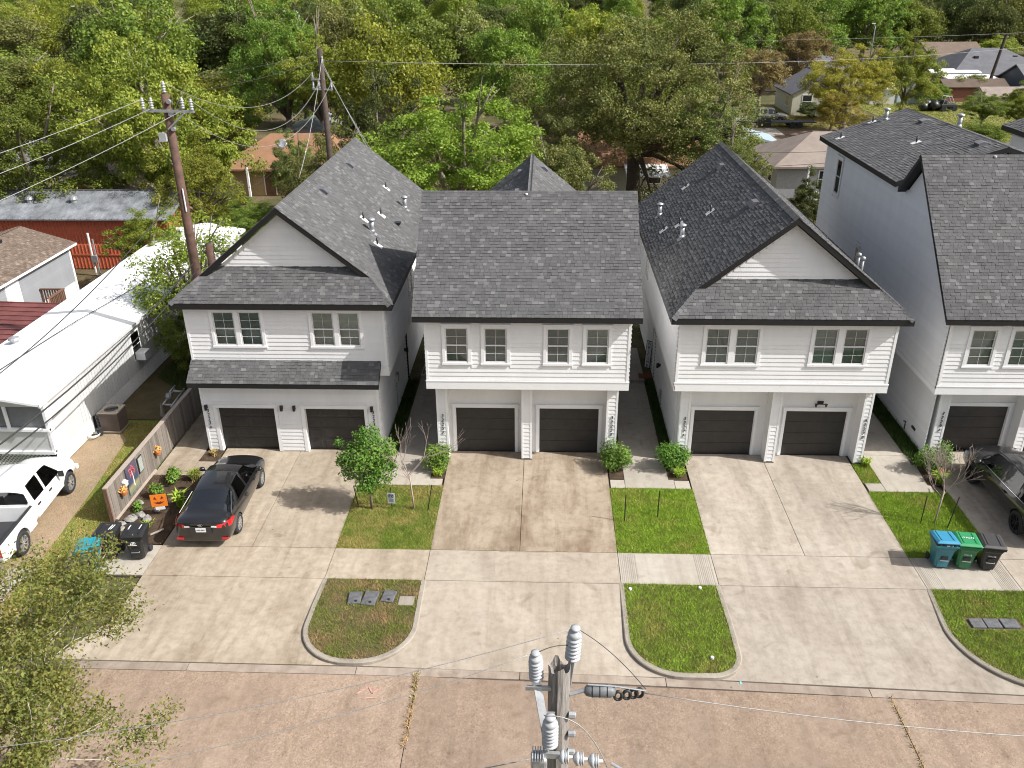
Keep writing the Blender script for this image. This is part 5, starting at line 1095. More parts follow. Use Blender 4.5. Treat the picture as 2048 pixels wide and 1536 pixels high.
# ---- sport utility
def suv(name, label, loc, rz, sc, pm, rim, L=0.0):
    t = thing(name, label, 'car', loc, rz, sc=sc); M = local(t); w = .975
    def r(y, wf, sill, mid, sh, bx, bz, rx, rz_, zr, zc): return (y, ring(w*wf, sill, mid, sh, (bx, bz), 0, (rx, rz_), zr, zc))
    st = [r(-2.50,.86,.38,.6,.9,.72,1.05,.62,1.1,1.12,1.13), r(-2.44,.97,.34,.6,.95,.80,1.12,.68,1.3,1.33,1.34), r(-2.20,1,.30,.6,.98,.87,1.13,.68,1.66,1.72,1.73), r(-2.0,1,.28,.6,.98,.88,1.12,.69,1.71,1.77,1.78), r(-1.15,1,.28,.6,.97,.88,1.10,.70,1.74,1.80,1.81), r(-1.05,1,.28,.6,.97,.88,1.10,.70,1.74,1.80,1.81),
          r(-.2,1,.28,.6,.96,.88,1.08,.70,1.74,1.80,1.81), r(-.1,1,.28,.6,.96,.88,1.08,.70,1.74,1.80,1.81), r(.55,1,.28,.6,.95,.88,1.07,.69,1.70,1.76,1.77), r(.68,1,.28,.6,.95,.88,1.07,.69,1.67,1.73,1.74), r(1.25,1,.28,.6,.95,.88,1.06,.78,1.16,1.19,1.2), r(1.4,1,.28,.6,.94,.87,1.05,.76,1.11,1.15,1.16), r(2.05,.98,.28,.6,.90,.82,1.0,.68,1.05,1.09,1.10), r(2.38,.93,.30,.58,.82,.74,.93,.6,.98,1.0,1.01), r(2.5,.8,.36,.54,.7,.6,.8,.5,.85,.87,.88)]
    def mof(i, k):
        if i == 1 and k in (5,6): return 1
        if i == 9 and k in (5,6): return 1
        if k == 4 and i in (2,3,5,7,8,9): return 2
        return 0
    car_body(t, st, mof, ['body','windscreen','side_window','wheel_arch'], [pm, M_CGLASS, glass_mat('side_glass', (.09,.1,.1), .06), M_PLAST], [(-1.5,.43),(1.5,.43)], M)
    for s in (1,-1):
        for y in (-1.5,1.5): wheel(t, s*.85, y, .385, .25, s, rim, M, 8)
        MB().tube([(s*.72,-2.0,1.79),(s*.74,-1.7,1.83),(s*.74,.2,1.83),(s*.72,.55,1.76)], .02, 6).build('roof_rail', M_PLAST, t, True, M=M)
        mr = MB().lathe([(0,-.12),(.09,-.1),(.11,0),(.09,.07),(.02,.09)], (s*1.10,.98,1.14), 10, 'x'); mr.bar((s*.9,.96,1.06),(s*1.05,.98,1.1),.06); mr.build('wing_mirror', pm, t, True, M=M)
        MB().add([(s*.56,2.47,.86),(s*.88,2.26,.88),(s*.86,2.16,.98),(s*.58,2.42,.95)], [(0,1,2,3)]).build('headlamp', M_LAMP, t, M=M)
        MB().add([(s*.60,-2.52,.98),(s*.88,-2.46,.98),(s*.93,-2.2,1.05),(s*.90,-2.22,1.2),(s*.62,-2.49,1.13)], [(0,1,4),(1,3,4),(1,2,3)]).build('tail_lamp', M_TAIL, t, M=M)
        MB().tube([(s*.885,-2.05,1.12),(s*.89,1.1,1.075)], .014, 5).build('window_trim', M_CHROME, t, M=M)
        for y in (-.55,.5): MB().bar((s*.982,y-.1,.95),(s*.982,y+.1,.955),.03,.035).build('door_handle', pm, t, M=M)
        for y in (-.95,.2): MB().box(s*.4-.24,s*.4+.24,y-.08,y+.06,.7,1.3).box(s*.4-.13,s*.4+.13,y-.09,y+.02,1.32,1.5).build('car_seat', M_SEAT, t, M=M, bev=.03)
    for x in (-.42,-.21,0,.21,.42): MB().box(x-.006,x+.006,-1.9,.4,1.80,1.812).build('roof_rib', pm, t, M=M)
    return t
suv('sport_utility_car', 'black sport utility car on the rightmost driveway, cut off by the right edge', (18.0, 27.55, 0), R(1.5), 1.12, P_BLACK, M_RIMB)
suv('sport_utility_car', 'silver brown sport utility car on the far street behind the oak', (29.6, 118.6, 0), R(-96), 1.0, P_SILV, M_RIM)
# ---- pickup
def pickup(label, loc, rz, sc):
    t = thing('pickup_truck', label, 'truck', loc, rz, sc=sc); M = local(t); w = .99
    def r(y, wf, sill, mid, sh, bx, bz, rx, rz_, zr, zc): return (y, ring(w*wf, sill, mid, sh, (bx, bz), 0, (rx, rz_), zr, zc))
    st = [r(-.62,.97,.42,.7,1.0,.93,1.16,.90,1.2,1.21,1.21), r(-.60,1,.40,.7,1.0,.94,1.17,.80,1.62,1.70,1.71), r(-.50,1,.40,.7,1.0,.94,1.17,.76,1.76,1.83,1.84), r(-.38,1,.4,.7,1.0,.94,1.17,.76,1.78,1.85,1.86), r(.36,1,.4,.7,1.0,.94,1.16,.76,1.80,1.87,1.88), r(.46,1,.4,.7,1.0,.94,1.16,.76,1.80,1.87,1.88), r(.95,1,.4,.7,1.0,.94,1.15,.75,1.76,1.83,1.84), r(1.08,1,.4,.7,1.0,.94,1.15,.75,1.72,1.79,1.80), r(1.55,1,.4,.7,1.0,.93,1.13,.84,1.22,1.25,1.26), r(1.68,1,.4,.7,1.0,.93,1.12,.82,1.18,1.21,1.22), r(2.35,.99,.4,.68,.96,.88,1.08,.76,1.13,1.17,1.18), r(2.75,.94,.42,.66,.9,.82,1.0,.68,1.06,1.09,1.10), r(2.86,.82,.46,.62,.8,.7,.9,.6,.95,.97,.98)]
    def mof(i, k):
        if i == 0 and k in (5,6): return 1
        if i == 7 and k in (5,6): return 1
        if k == 4 and i in (3,5,6,7): return 2
        return 0
    car_body(t, st, mof, ['body','windscreen','side_window','wheel_arch'], [P_WHITE, M_CGLASS, glass_mat('side_glass', (.05,.05,.05), .03), M_PLAST], [(2.0,.46)], M)
    bd = MB()
    for s in (1,-1):
        x0, x1 = sorted((s*.90, s*.985))
        for a, b, z in ((-2.78,-2.12,.5),(-1.16,-.64,.45)): bd.box(x0,x1,a,b,z,1.16)
        N = 12
        P = [(x0,-2.12,1.16),(x0,-2.12,.5)] + [(x0,-1.64-.48*math.cos(math.pi*k/N),.44+.46*math.sin(math.pi*k/N)) for k in range(N+1)] + [(x0,-1.16,.45),(x0,-1.16,1.16)]
        for k in range(1, len(P)-2): bd.prism([P[0] if P[k][1] < -1.64 else P[-1], P[k], P[k+1]], (x1-x0,0,0))
        bd.prism([P[0], P[N//2+2], P[-1]], (x1-x0,0,0))
    bd.box(-.985,.985,-2.86,-2.785,.55,1.16); bd.box(-.9,.9,-.70,-.64,.6,1.16)
    o = bd.build('cargo_bed', P_WHITE, t, M=M)
    MB().box(-.9,.9,-2.78,-.7,.56,.62).box(-.9,-.72,-2.0,-1.25,.62,.85).box(.72,.9,-2.0,-1.25,.62,.85).build('bed_liner', M_PLAST, o, M=M)
    MB().box(-.99,-.89,-2.8,-.64,1.161,1.18).build('bed_rail', M_PLAST, o, M=M); MB().box(.89,.99,-2.8,-.64,1.161,1.18).build('bed_rail', M_PLAST, o, M=M)
    for s in (1,-1):
        for y in (-1.64,2.0): wheel(t, s*.86, y, .40, .27, s, M_RIM, M, 8)
        mr = MB().box(s*1.13-.09,s*1.13+.09,1.22,1.30,1.12,1.34); mr.bar((s*.9,1.26,1.16),(s*1.05,1.26,1.18),.04); mr.build('wing_mirror', M_BLACK, t, M=M, bev=.02)
        for y in (-.22,.62): MB().bar((s*1.0,y-.09,1.0),(s*1.0,y+.09,1.0),.03,.05).build('door_handle', M_BLACK, t, M=M)
        MB().bar((s*.998,-.45,.62),(s*.998,1.5,.62),.02,.05).build('side_trim', P_WHITE, t, M=M)
        MB().add([(s*.60,2.83,.86),(s*.88,2.68,.86),(s*.86,2.60,1.0),(s*.62,2.78,1.0)], [(0,1,2,3)]).build('headlamp', M_LAMP, t, M=M)
        MB().box(min(s*.86,s*.985),max(s*.86,s*.985),-2.875,-2.86,.75,1.1).build('tail_lamp', M_TAIL, t, M=M)
    MB().box(-.95,.95,-3.0,-2.87,.48,.66).build('rear_bumper', M_CHROME, t, M=M, bev=.02); MB().box(-.93,.93,2.80,2.95,.46,.66).build('front_bumper', P_WHITE, t, M=M, bev=.04)
    MB().bar((-.7,1.58,1.262),(.1,1.62,1.262),.03,.02).build('wiper', M_BLACK, t, M=M)
    return t
pickup('white pickup truck beside the trailer home at the left edge', (-19.42, 25.4, -.05), R(5.1), 1.085)
# ---- flat trailer and utility buggy far away
t = thing('flat_trailer', 'black flat trailer under the trees beside the silver car', 'trailer', (31.2,114.6,0))
MB().box(28.2,34.6,113.6,115.6,.55,.68).build('trailer_deck', M_PLAST, t); MB().bar((28.2,114.6,.5),(26.8,114.6,.5),.12).build('drawbar', M_BLACK, t); MB().box(27.3,29,113.8,115.2,.1,1.2).build('tool_box', M_BLACK, t, bev=.06)
for x in (31.6,32.5):
    for y in (113.5,115.7): MB().lathe([(.2,-.1),(.38,-.1),(.38,.1),(.2,.1)], (x,y,.36), 16, 'y').build('wheel', M_TYRE, t)
t = thing('utility_buggy', 'small black utility buggy with a pile of black bags on the far lawn', 'buggy', (56.6,128.4,0))
MB().box(56.0,58.2,127.6,128.9,.5,1.0).box(56.2,56.9,127.7,128.8,1.0,1.5).build('body', M_PLAST, t, bev=.12); 
fr = MB()
for y in (127.7,128.8): fr.tube([(56.3,y,1.0),(56.5,y,2.0),(57.3,y,2.0),(57.9,y,1.0)], .05, 6)
fr.build('roll_cage', M_GALV, t)
for x in (56.4,57.9):
    for y in (127.5,129.0): MB().lathe([(.15,-.14),(.36,-.14),(.36,.14),(.15,.14)], (x,y,.36), 14, 'y').build('wheel', M_TYRE, t)
rb = np.random.RandomState(3)
for i in range(5):
    q = MB().lathe([(.05,-.55),(.55,-.45),(.8,0),(.55,.5),(.1,.75)], (53.9+i*.45, 128.3+rb.uniform(-.5,.5), .5+.25*(i % 2)), 9); q.V = [tuple(np.array(v)+rb.normal(0,.06,3)) for v in q.V]; q.build('rubbish_bag', M_BLACK, t, True)
# ================================================================ bins, fence, garden things
def bin_mat(n, c): return mat(n, c, .42, var=.14, scale=4, bmp=.05, bscale=60)
B_TEAL = bin_mat('teal_plastic', (.03,.17,.22)); B_BLUE = bin_mat('blue_lid_plastic', (.03,.22,.36)); B_GREEN = bin_mat('green_plastic', (.02,.15,.06)); B_GREENL = bin_mat('green_lid_plastic', (.02,.22,.08)); B_BLACK = bin_mat('black_plastic', (.018,.018,.019)); B_GREYL = bin_mat('grey_black_plastic', (.045,.042,.042)); B_TEALL = bin_mat('teal_lid_plastic', (.02,.23,.29))
M_MARK = mat('white_marking', (.7,.7,.7), .6)
def wheelie(label, X, Y, rz, mb_, ml, open_=0.0, h=1.02, mark='front'):
    t = thing('wheelie_bin', label, 'bin', (X, Y, 0), rz, 'household wheelie bins'); M = local(t)
    # body: tapered with a front step; front is -y
    lv = [(.04,.20,-.22,.24),(.10,.23,-.25,.27),(.55,.275,-.32,.31),(.80,.30,-.355,.335),(.86,.335,-.385,.36),(h,.34,-.40,.37)]
    V = []; F = []
    for z, x, y0, y1 in lv:
        c = .06; V += [(-x+c,y0,z),(x-c,y0,z),(x,y0+c,z),(x,y1-c,z),(x-c,y1,z),(-x+c,y1,z),(-x,y1-c,z),(-x,y0+c,z)]
    for i in range(len(lv)-1):
        for k in range(8): F.append((i*8+k, i*8+(k+1) % 8, (i+1)*8+(k+1) % 8, (i+1)*8+k))
    F += [tuple(range(7,-1,-1))]
    body = MB().add(V, F); z = h
    for a in ((-.36,.36,-.42,-.385),(-.36,.36,.355,.39),(-.36,-.325,-.385,.355),(.325,.36,-.385,.355)): body.box(*a, h-.07, h)
    o = body.build('body', mb_, t, M=M)
    MB().box(-.11,.11,-.356,-.300,.44,.56).build('grip_recess', B_BLACK, o, M=M)
    bar_ = MB().tube([(-.13,-.30,.40),(-.13,-.36,.40),(.13,-.36,.40),(.13,-.30,.40)], .014, 6).build('lift_bar', M_GALV, o, M=M)
    MB().box(-.17,.17,-.285,-.262,.09,.36).build('front_panel', mb_, o, M=M, bev=.01)
    L = M @ Matrix.Translation((0,.37,h+.01)) @ Matrix.Rotation(-open_, 4, 'X') @ Matrix.Translation((0,-.37,-h-.01))
    lid = MB(); V = [(-.375,-.44,h+.004),(.375,-.44,h+.004),(.375,.40,h+.004),(-.375,.40,h+.004),(-.375,-.44,h+.035),(.375,-.44,h+.035),(.375,.40,h+.045),(-.375,.40,h+.045),(-.29,-.36,h+.085),(.29,-.36,h+.085),(.29,.34,h+.10),(-.29,.34,h+.10)]
    lid.add(V, [(0,3,2,1),(0,1,5,4),(1,2,6,5),(2,3,7,6),(3,0,4,7),(4,5,9,8),(5,6,10,9),(6,7,11,10),(7,4,8,11),(8,9,10,11)])
    lo = lid.build('lid', ml, t, M=L, bev=.012)
    for s in (-.2,.2): MB().bar((s,-.30,h+.094),(s,.30,h+.106),.03,.02).build('lid_rib', ml, lo, M=L)
    MB().tube([(-.3,.40,h-.04),(-.3,.47,h-.01),(.3,.47,h-.01),(.3,.40,h-.04)], .018, 8).build('handle', mb_, t, True, M=M)
    for s in (-.27,.27): MB().lathe([(.03,-.035),(.11,-.035),(.125,-.015),(.125,.015),(.11,.035),(.03,.035)], (s,.30,.125), 16, 'x').build('wheel', M_TYRE, t, M=M)
    return t, M, o, lo, L
t, M, o, lo, L = wheelie('teal bin with its blue lid propped open by rubbish, leftmost of the right trio', 13.56, 23.93, R(-4), B_TEAL, B_BLUE, .13)
q = MB(); rb = np.random.RandomState(5)
for i in range(7):
    k = MB().lathe([(.02,-.09),(.11,-.06),(.14,0),(.1,.07),(.02,.1)], (-.25+i*.083, -.28+.05*(i % 2), 1.03), 7); k.V = [tuple(np.array(v)+rb.normal(0,.015,3)) for v in k.V]; q.V, q.F, q.M = (q.V+k.V, q.F+[tuple(a+len(q.V) for a in f) for f in k.F], q.M+k.M)
q.build('rubbish', M_PLAST, t, M=M)
MB().box(-.1,.16,-.40,-.36,1.015,1.05).build('paper_scrap', M_MARK, t, M=M)
t, M, o, lo, L = wheelie('green bin with a white sticker on its lid, between the teal and the grey bins', 14.30, 23.90, R(-7), B_GREEN, B_GREENL, .03)
inst('sticker', text_mesh('WASTE', .13, .002, M_MARK), lo, L @ Matrix.Translation((0,-.02,1.125)))
inst('lettering', text_mesh('WASTE', .075, .002, M_MARK), o, M @ Matrix.Translation((0,-.348,.66)) @ Matrix.Rotation(R(82),4,'X'))
t, M, o, lo, L = wheelie('dark grey bin at the right end of the right trio', 15.08, 23.84, R(-9), B_BLACK, B_GREYL, 0)
inst('lettering', text_mesh('WASTE', .075, .002, M_MARK), o, M @ Matrix.Translation((0,-.348,.66)) @ Matrix.Rotation(R(82),4,'X'))
t, M, o, lo, L = wheelie('black bin with a round white emblem nearest the left driveway', -14.05, 23.62, R(6), B_BLACK, B_BLACK, 0, 1.06)
e = MB(); e.tube([(.07*math.cos(a)*1.2, -.392, .80+.055*math.sin(a)) for a in np.linspace(0,6.283,19)], .008, 5, cap=False); e.tube([(.03*math.cos(a), -.392, .80+.02*math.sin(a)) for a in np.linspace(0,6.283,13)], .01, 5, cap=False); e.box(-.12,.12,-.393,-.38,.715,.73); e.build('emblem', M_MARK, o, M=M)
for x in (.17,-.2): MB().bar((x,-.05,1.165),(x+.02,.2,1.172),.03,.012).build('scratch_mark', M_MARK, lo, M=L)
t, M, o, lo, L = wheelie('black bin with white marks on its lid beside the fence end', -15.05, 23.62, R(3), B_BLACK, B_BLACK, 0, 1.06)
for x in (.12,.19): MB().bar((x,-.1,1.165),(x+.06,.17,1.172),.025,.012).build('white_mark', M_MARK, lo, M=L)
t, M, o, lo, L = wheelie('teal bin half hidden by the crape myrtle', -15.35, 22.85, R(14), B_TEAL, B_TEALL, 0, 1.0)
# ---------------------------------------------------------------- board fence
t = thing('board_fence', 'weathered grey board fence between the trailer yard and the left house', 'fence', (-15.95, 30, 0))
rf = random.Random(2); y = 25.62
PL = MB().box(-.011,.011,0,1,0,1).mesh('plank', M_FENCE)
while y < 44:
    w = rf.uniform(.125,.15); h = 1.43+rf.uniform(-.015,.015); inst('plank', PL, t, Matrix.Translation((-15.93+rf.uniform(-.006,.006), y, .01)) @ Matrix.Diagonal((1,w-.008,h,1))); y += w
for z in (.3,1.15): MB().box(-16.0,-15.945,25.62,44,z,z+.09).build('rail', M_FENCE, t)
for yy in np.arange(25.7,44.2,2.4): MB().box(-16.09,-16.0,yy,yy+.09,-.1,1.4).build('post', M_FENCE, t)
MB().box(-16.06,-15.89,25.58,44,1.45,1.485).build('top_rail', M_FENCET, t); MB().box(-16.05,-15.915,25.56,25.62,0,1.45).build('end_board', M_DECK, t)
MB().box(-15.91,-15.82,25.7,29.2,.0,.07).build('kickboard', M_FENCET, t)
# things hung on the fence
M_TERRA = mat('copper_pot', (.42,.17,.06), .5); M_ORANGE = mat('orange_blossom', (.75,.33,.06), .7); M_PALEBL = mat('pale_panel', (.30,.33,.30), .5)
for lb, Y, Z in (('copper wall planter with orange blossoms near the front end of the fence', 26.43, .78), ('copper wall planter with orange blossoms near the back of the fence', 29.5, .72)):
    t = thing('wall_planter', lb, 'planter', (-15.84,Y,Z)); MB().lathe([(.04,-.16),(.10,-.12),(.13,0),(.14,.02)], (-15.78,Y,Z), 12).build('pot', M_TERRA, t)
    f = MB(); r_ = random.Random(int(Y*10))
    for i in range(24): f.lathe([(.004,-.02),(.035,.0),(.01,.03)], (-15.78+r_.uniform(-.12,.12), Y+r_.uniform(-.16,.16), Z+.06+r_.uniform(0,.14)), 6)
    f.build('blossoms', M_ORANGE, t)
def paint_panel(n):
    m, nd, lk, b = nm(n); tc = nd.new('ShaderNodeTexCoord'); sep = nd.new('ShaderNodeSeparateXYZ'); lk.new(tc.outputs['Generated'], sep.inputs[0])
    r = ramp(nd, [(0,(.12,.20,.14)),(.22,(.30,.24,.12)),(.34,(.035,.06,.10)),(.6,(.06,.055,.09)),(1,(.08,.07,.10))]); lk.new(sep.outputs[2], r.inputs[0])
    n_ = noise(nd, lk, 6, 4, .6, tc.outputs['Generated']); c = mixc(nd, lk, .35, r.outputs[0], n_.outputs[1], 'OVERLAY'); lk.new(c, b.inputs['Base Color']); return m
t = thing('painted_panel', 'painted garden panel of a pink tree hanging on the fence', 'painting', (-15.86,27.4,.7)); MB().box(-15.905,-15.875,27.0,27.85,.25,1.40).build('board', paint_panel('painted_board'), t)
M_PINK = mat('pink_paint', (.5,.12,.14), .8, var=.5, scale=20); M_CREAM = mat('cream_paint', (.6,.55,.5), .8)
MB().tube([(-15.868,27.42,.45),(-15.868,27.44,.85),(-15.868,27.40,1.1)], [.04,.025,.012], 6).build('painted_trunk', M_CREAM, t)
pk = MB(); r_ = random.Random(4)
for i in range(60):
    a, rr = r_.uniform(0,6.28), .27*math.sqrt(r_.random()); pk.lathe([(.028,-.004),(.028,.004)], (-15.868,27.42+rr*math.cos(a),1.08+.9*rr*math.sin(a)), 6, 'x')
pk.build('painted_blossom', M_PINK, t)
t = thing('wall_panel', 'narrow pale framed panel hanging on the fence beside the painting', 'panel', (-15.86,28.1,.9)); MB().box(-15.905,-15.86,27.98,28.36,.62,1.30).build('frame', M_PLAST, t); MB().box(-15.862,-15.855,28.02,28.33,.66,1.26).build('sheet', M_PALEBL, t)
t = thing('bird_box', 'small white box fixed to the fence left of the painting', 'box', (-15.8,26.75,1.0)); MB().box(-15.905,-15.78,26.66,26.86,.86,1.0).prism([(-15.905,26.64,1.0),(-15.76,26.64,1.0),(-15.905,26.64,1.08)], (0,.24,0)).build('box_body', M_MARK, t)
# orange pumpkin face yard sign
t = thing('yard_flag', 'orange yard flag with a dark pumpkin face in the garden bed', 'flag', (-14.3,26.05,0)); M = Matrix.Translation((-14.3,26.05,0)) @ Matrix.Rotation(R(12),4,'Z')
M_FLAG = mat('orange_flag', (.75,.20,.015), .7); M_FACE = mat('dark_red_print', (.16,.015,.01), .8)
MB().tube([(.32,0,0),(.32,0,.98),(-.28,0,.98)], .012, 6).build('flag_pole', M_BLACK, t, M=M)
MB().box(-.29,.29,-.012,.0,.42,.95).build('flag_cloth', M_FLAG, t, M=M)
MB().box(-.17,.17,-.012,.0,.28,.41).build('flag_hem', M_MARK, t, M=M)
fc = MB(); fc.prism([(-.18,-.018,.76),(-.06,-.018,.74),(-.13,-.018,.86)], (0,.005,0)); fc.prism([(.06,-.018,.74),(.19,-.018,.78),(.13,-.018,.87)], (0,.005,0))
fc.prism([(-.2,-.018,.62),(-.1,-.018,.56),(0,-.018,.53),(.1,-.018,.56),(.2,-.018,.64),(.08,-.018,.62),(.05,-.018,.66),(0,-.018,.61),(-.06,-.018,.65),(-.1,-.018,.61)], (0,.005,0)); fc.build('face_print', M_FACE, t, M=M)
# little word sign and stones in the bed
t = thing('stake_sign', 'small pale rustic sign lying in the mulch near the bins', 'sign', (-13.95,24.95,0)); MB().prism([(-14.2,24.72,.03),(-13.86,25.08,.03),(-13.80,25.03,.10),(-14.14,24.67,.10)], (.02,-.02,.09)).build('board', M_CREAM, t)
M_ROCK = mat('grey_rock', (.22,.21,.19), .95, var=.4, scale=9, bmp=.5)
r_ = np.random.RandomState(12)
SN = ['largest rough grey stone at the fence foot', 'rough grey stone next to the largest stone', 'small pale stone beside the fence kickboard', 'flat grey stone below the orange flag', 'small round stone in the mulch by the flag', 'grey stone nearest the fence front end', 'speckled stone under the painted panel']
for i, (x, y, s) in enumerate([(-15.35,25.75,.24),(-15.1,26.0,.2),(-15.55,25.4,.15),(-14.75,25.75,.17),(-14.6,26.3,.13),(-15.5,25.1,.18),(-15.5,26.75,.18)]):
    k = MB().lathe([(.02,-.4),(.7,-.3),(1,.05),(.75,.5),(.2,.72)], (0,0,0), 9); k.V = [tuple((np.array(v)*np.array([1,1,.8])+r_.normal(0,.11,3))*s) for v in k.V]
    tag(k.build('garden_stone', M_ROCK, None, M=Matrix.Translation((x,y,.06))), SN[i], 'stone')
# ---------------------------------------------------------------- lawn things
def stake(label, X, Y, h, lean): tag(MB().tube([(X,Y,-.1),(X+lean,Y,h)], .02, 6).build('garden_stake', M_BLACK), label, 'stake')
for a in (('dark stake left of the small green tree', -6.97,26.75,1.0,-.12), ('dark stake right of the leafless sapling on the patchy lawn', -4.34,26.65,1.15,.22), ('left dark stake on the lawn beside the middle driveway', 3.05,26.14,1.15,.0), ('right dark stake on the lawn beside the middle driveway', 4.31,26.46,1.15,.0), ('left dark stake on the lawn behind the right bins', 13.89,26.3,1.2,.0), ('right dark stake on the lawn behind the right bins', 14.74,26.04,1.35,.15)): stake(*a)
t = thing('lawn_sign', 'small white no dogs sign on a stake in the patchy lawn', 'sign', (-5.7,26.72,0)); M = Matrix.Translation((-5.7,26.72,0)) @ Matrix.Rotation(R(-6),4,'Z')
MB().tube([(0,.02,-.1),(0,.02,.95)], .016, 6).build('stake', M_BLACK, t, M=M); s = MB().box(-.145,.145,-.012,.0,.26,.72).build('sign_board', mat('sign_white', (.55,.58,.62), .5, var=.1), t, M=M, bev=.008)
M_NAVY = mat('navy_print', (.03,.035,.07), .6)
g_ = MB(); g_.tube([(.095*math.cos(a), -.016, .60+.095*math.sin(a)) for a in np.linspace(0,6.283,25)], .009, 5, cap=False); g_.bar((-.065,-.016,.665),(.065,-.016,.535),.012); g_.bar((-.055,-.017,.61),(.045,-.017,.60),.012,.032); g_.bar((.035,-.017,.60),(.07,-.017,.64),.01,.03)
for x in (-.045,.03): g_.bar((x,-.017,.60),(x-.008,-.017,.55),.01,.014)
g_.build('dog_symbol', M_NAVY, s, M=M)
for z, w_ in ((.44,.2),(.39,.17),(.34,.2)): MB().box(-w_/2,w_/2,-.016,-.013,z,z+.016).build('print_line', M_NAVY, s, M=M)
M_LID = mat('lid_plastic', (.10,.10,.105), .7, var=.4, scale=8, bmp=.3); 
for (x, y, w_, d_, a), lb in zip(LIDS, ('left grey meter lid on the patchy verge','middle and largest grey meter lid on the patchy verge','right grey meter lid on the patchy verge')):
    t = thing('ground_box', lb, 'meter box', (x,y,.03)); M = Matrix.Translation((x,y,.055)) @ Matrix.Rotation(R(a),4,'Z') @ Matrix.Rotation(R(2),4,'X')
    MB().box(-w_/2,w_/2,-d_/2,d_/2,-.08,.03).build('lid', M_LID, t, M=M, bev=.02); MB().lathe([(.05,.03),(.05,.034)], (.05,-d_*.3,0), 10).build('lid_hole', M_BLACK, t, M=M)
tag(MB().box(-4.62,-4.12,21.28,21.72,-.02,.035).build('ground_box', M_KERB, bev=.02), 'worn flat concrete lid right of the grey meter lids', 'meter box')
for i, (x, w_, lb) in enumerate(((13.52,.42,'left dark meter lid on the right verge'),(13.98,.46,'middle dark meter lid on the right verge'),(14.5,.5,'right dark meter lid on the right verge'))): tag(MB().box(x-w_/2,x+w_/2,20.72,21.12,-.02,.085+.01*i).build('ground_box', M_LID, bev=.02), lb, 'meter box')
for x, y, lb in ((2.92,22.26,'left white sprinkler cap on the green verge'),(5.22,22.38,'right white sprinkler cap at the top of the green verge'),(5.05,19.13,'white sprinkler cap near the street end of the green verge')):
    tag(MB().lathe([(.05,-.1),(.055,.09),(.035,.105)], (x,y,isl_h(y,18.38)-.03), 12).build('sprinkler_cap', M_PVC), lb, 'sprinkler cap')
# welcome sign and door mats
t = thing('welcome_sign', 'tall white WELCOME board leaning by the side door of the third house', 'sign', (5.3,39.6,.12)); M = Matrix.Translation((5.28,39.5,.1)) @ Matrix.Rotation(R(-38),4,'Z') @ Matrix.Rotation(R(-5),4,'X')
MB().box(-.17,.17,-.02,.02,0,1.45).build('frame', M_BLACK, t, M=M); b_ = MB().box(-.14,.14,-.026,-.02,.03,1.42).build('board', M_MARK, t, M=M)
M_RED = mat('red_print', (.6,.03,.03), .6)
for i, ch in enumerate('WELCOME'): inst('letter', text_mesh(ch, .21, .003, M_RED if ch == 'O' else M_DIGIT), b_, M @ Matrix.Translation((0,-.03,1.30-.195*i)) @ Matrix.Rotation(R(90),4,'X'))
tag(MB().box(4.75,5.42,38.2,38.75,.121,.14).build('door_mat', mat('red_mat', (.16,.05,.03), .95)), 'brown door mat on the step beside the welcome sign', 'door mat')
tag(MB().box(-6.1,-5.4,38.5,39.1,.121,.14).build('door_mat', M_PLAST), 'black door mat in the passage left of the middle house', 'door mat')
t = thing('blue_recycling_cube', 'dark plastic pot at the corner of the third house bed', 'pot', (5.6,30.25,0)); MB().lathe([(.10,.0),(.14,.24),(.15,.26),(.12,.26),(.11,.2)], (5.35,30.5,.02), 14).build('pot', M_PLAST, t)
t.name = 'plant_pot'
# ---------------------------------------------------------------- trailer home
th = thing('trailer_home', 'long white roofed trailer home with pale grey walls at the left', 'trailer home', (-22.3,41,0))
MH = dict(x0=-24.6, x1=-19.95, y0=29.3, y1=53.8)
wb = MB().box(-24.6,-19.95,31.6,53.6,.75,3.12); wb.prism([(-24.6,31.6,3.12),(-19.95,31.6,3.12),(-22.3,31.6,3.5)], (0,22,0)); wo = wb.build('wall', M_GREYW, th)
rbm = MB().add([(0,0,0),(.24,0,0),(.24,0,2.35),(0,0,2.35),(0,-.012,0),(.2,-.012,0),(.2,-.012,2.35),(0,-.012,2.35)], [(4,5,6,7),(5,1,2,6),(0,4,7,3)]).mesh('cladding_panel', M_GREYW)
for i in range(90): inst('cladding_panel', rbm, wo, Matrix.Translation((-19.945, 31.7+i*.243, .76)) @ Matrix.Rotation(R(90),4,'Z'))
ro = MB().slab([(-22.3,28.8,3.62),(-19.78,28.8,3.2),(-19.78,54.1,3.2),(-22.3,54.1,3.62)], .1); ro.slab([(-24.8,28.8,3.2),(-22.3,28.8,3.62),(-22.3,54.1,3.62),(-24.8,54.1,3.2)], .1); roof = ro.build('roof', M_ROOFW, th)
MB().box(-19.80,-19.74,28.8,54.1,3.05,3.2).build('gutter', M_GREYW, roof)
MB().box(-24.58,-20.0,31.65,53.5,0,.75).build('skirting', M_TRIM, th)
SK = MB().add([(0,0,0),(.18,0,0),(.18,0,.76),(0,0,.76),(0,-.012,0),(.15,-.012,0),(.15,-.012,.76),(0,-.012,.76)], [(4,5,6,7),(5,1,2,6),(0,4,7,3)]).mesh('skirting_board', M_TRIM)
for i in range(70):
    if not 15 < i < 24: inst('skirting_board', SK, th, Matrix.Translation((-19.99, 29.4+i*.183, 0)) @ Matrix.Rotation(R(90),4,'Z'))
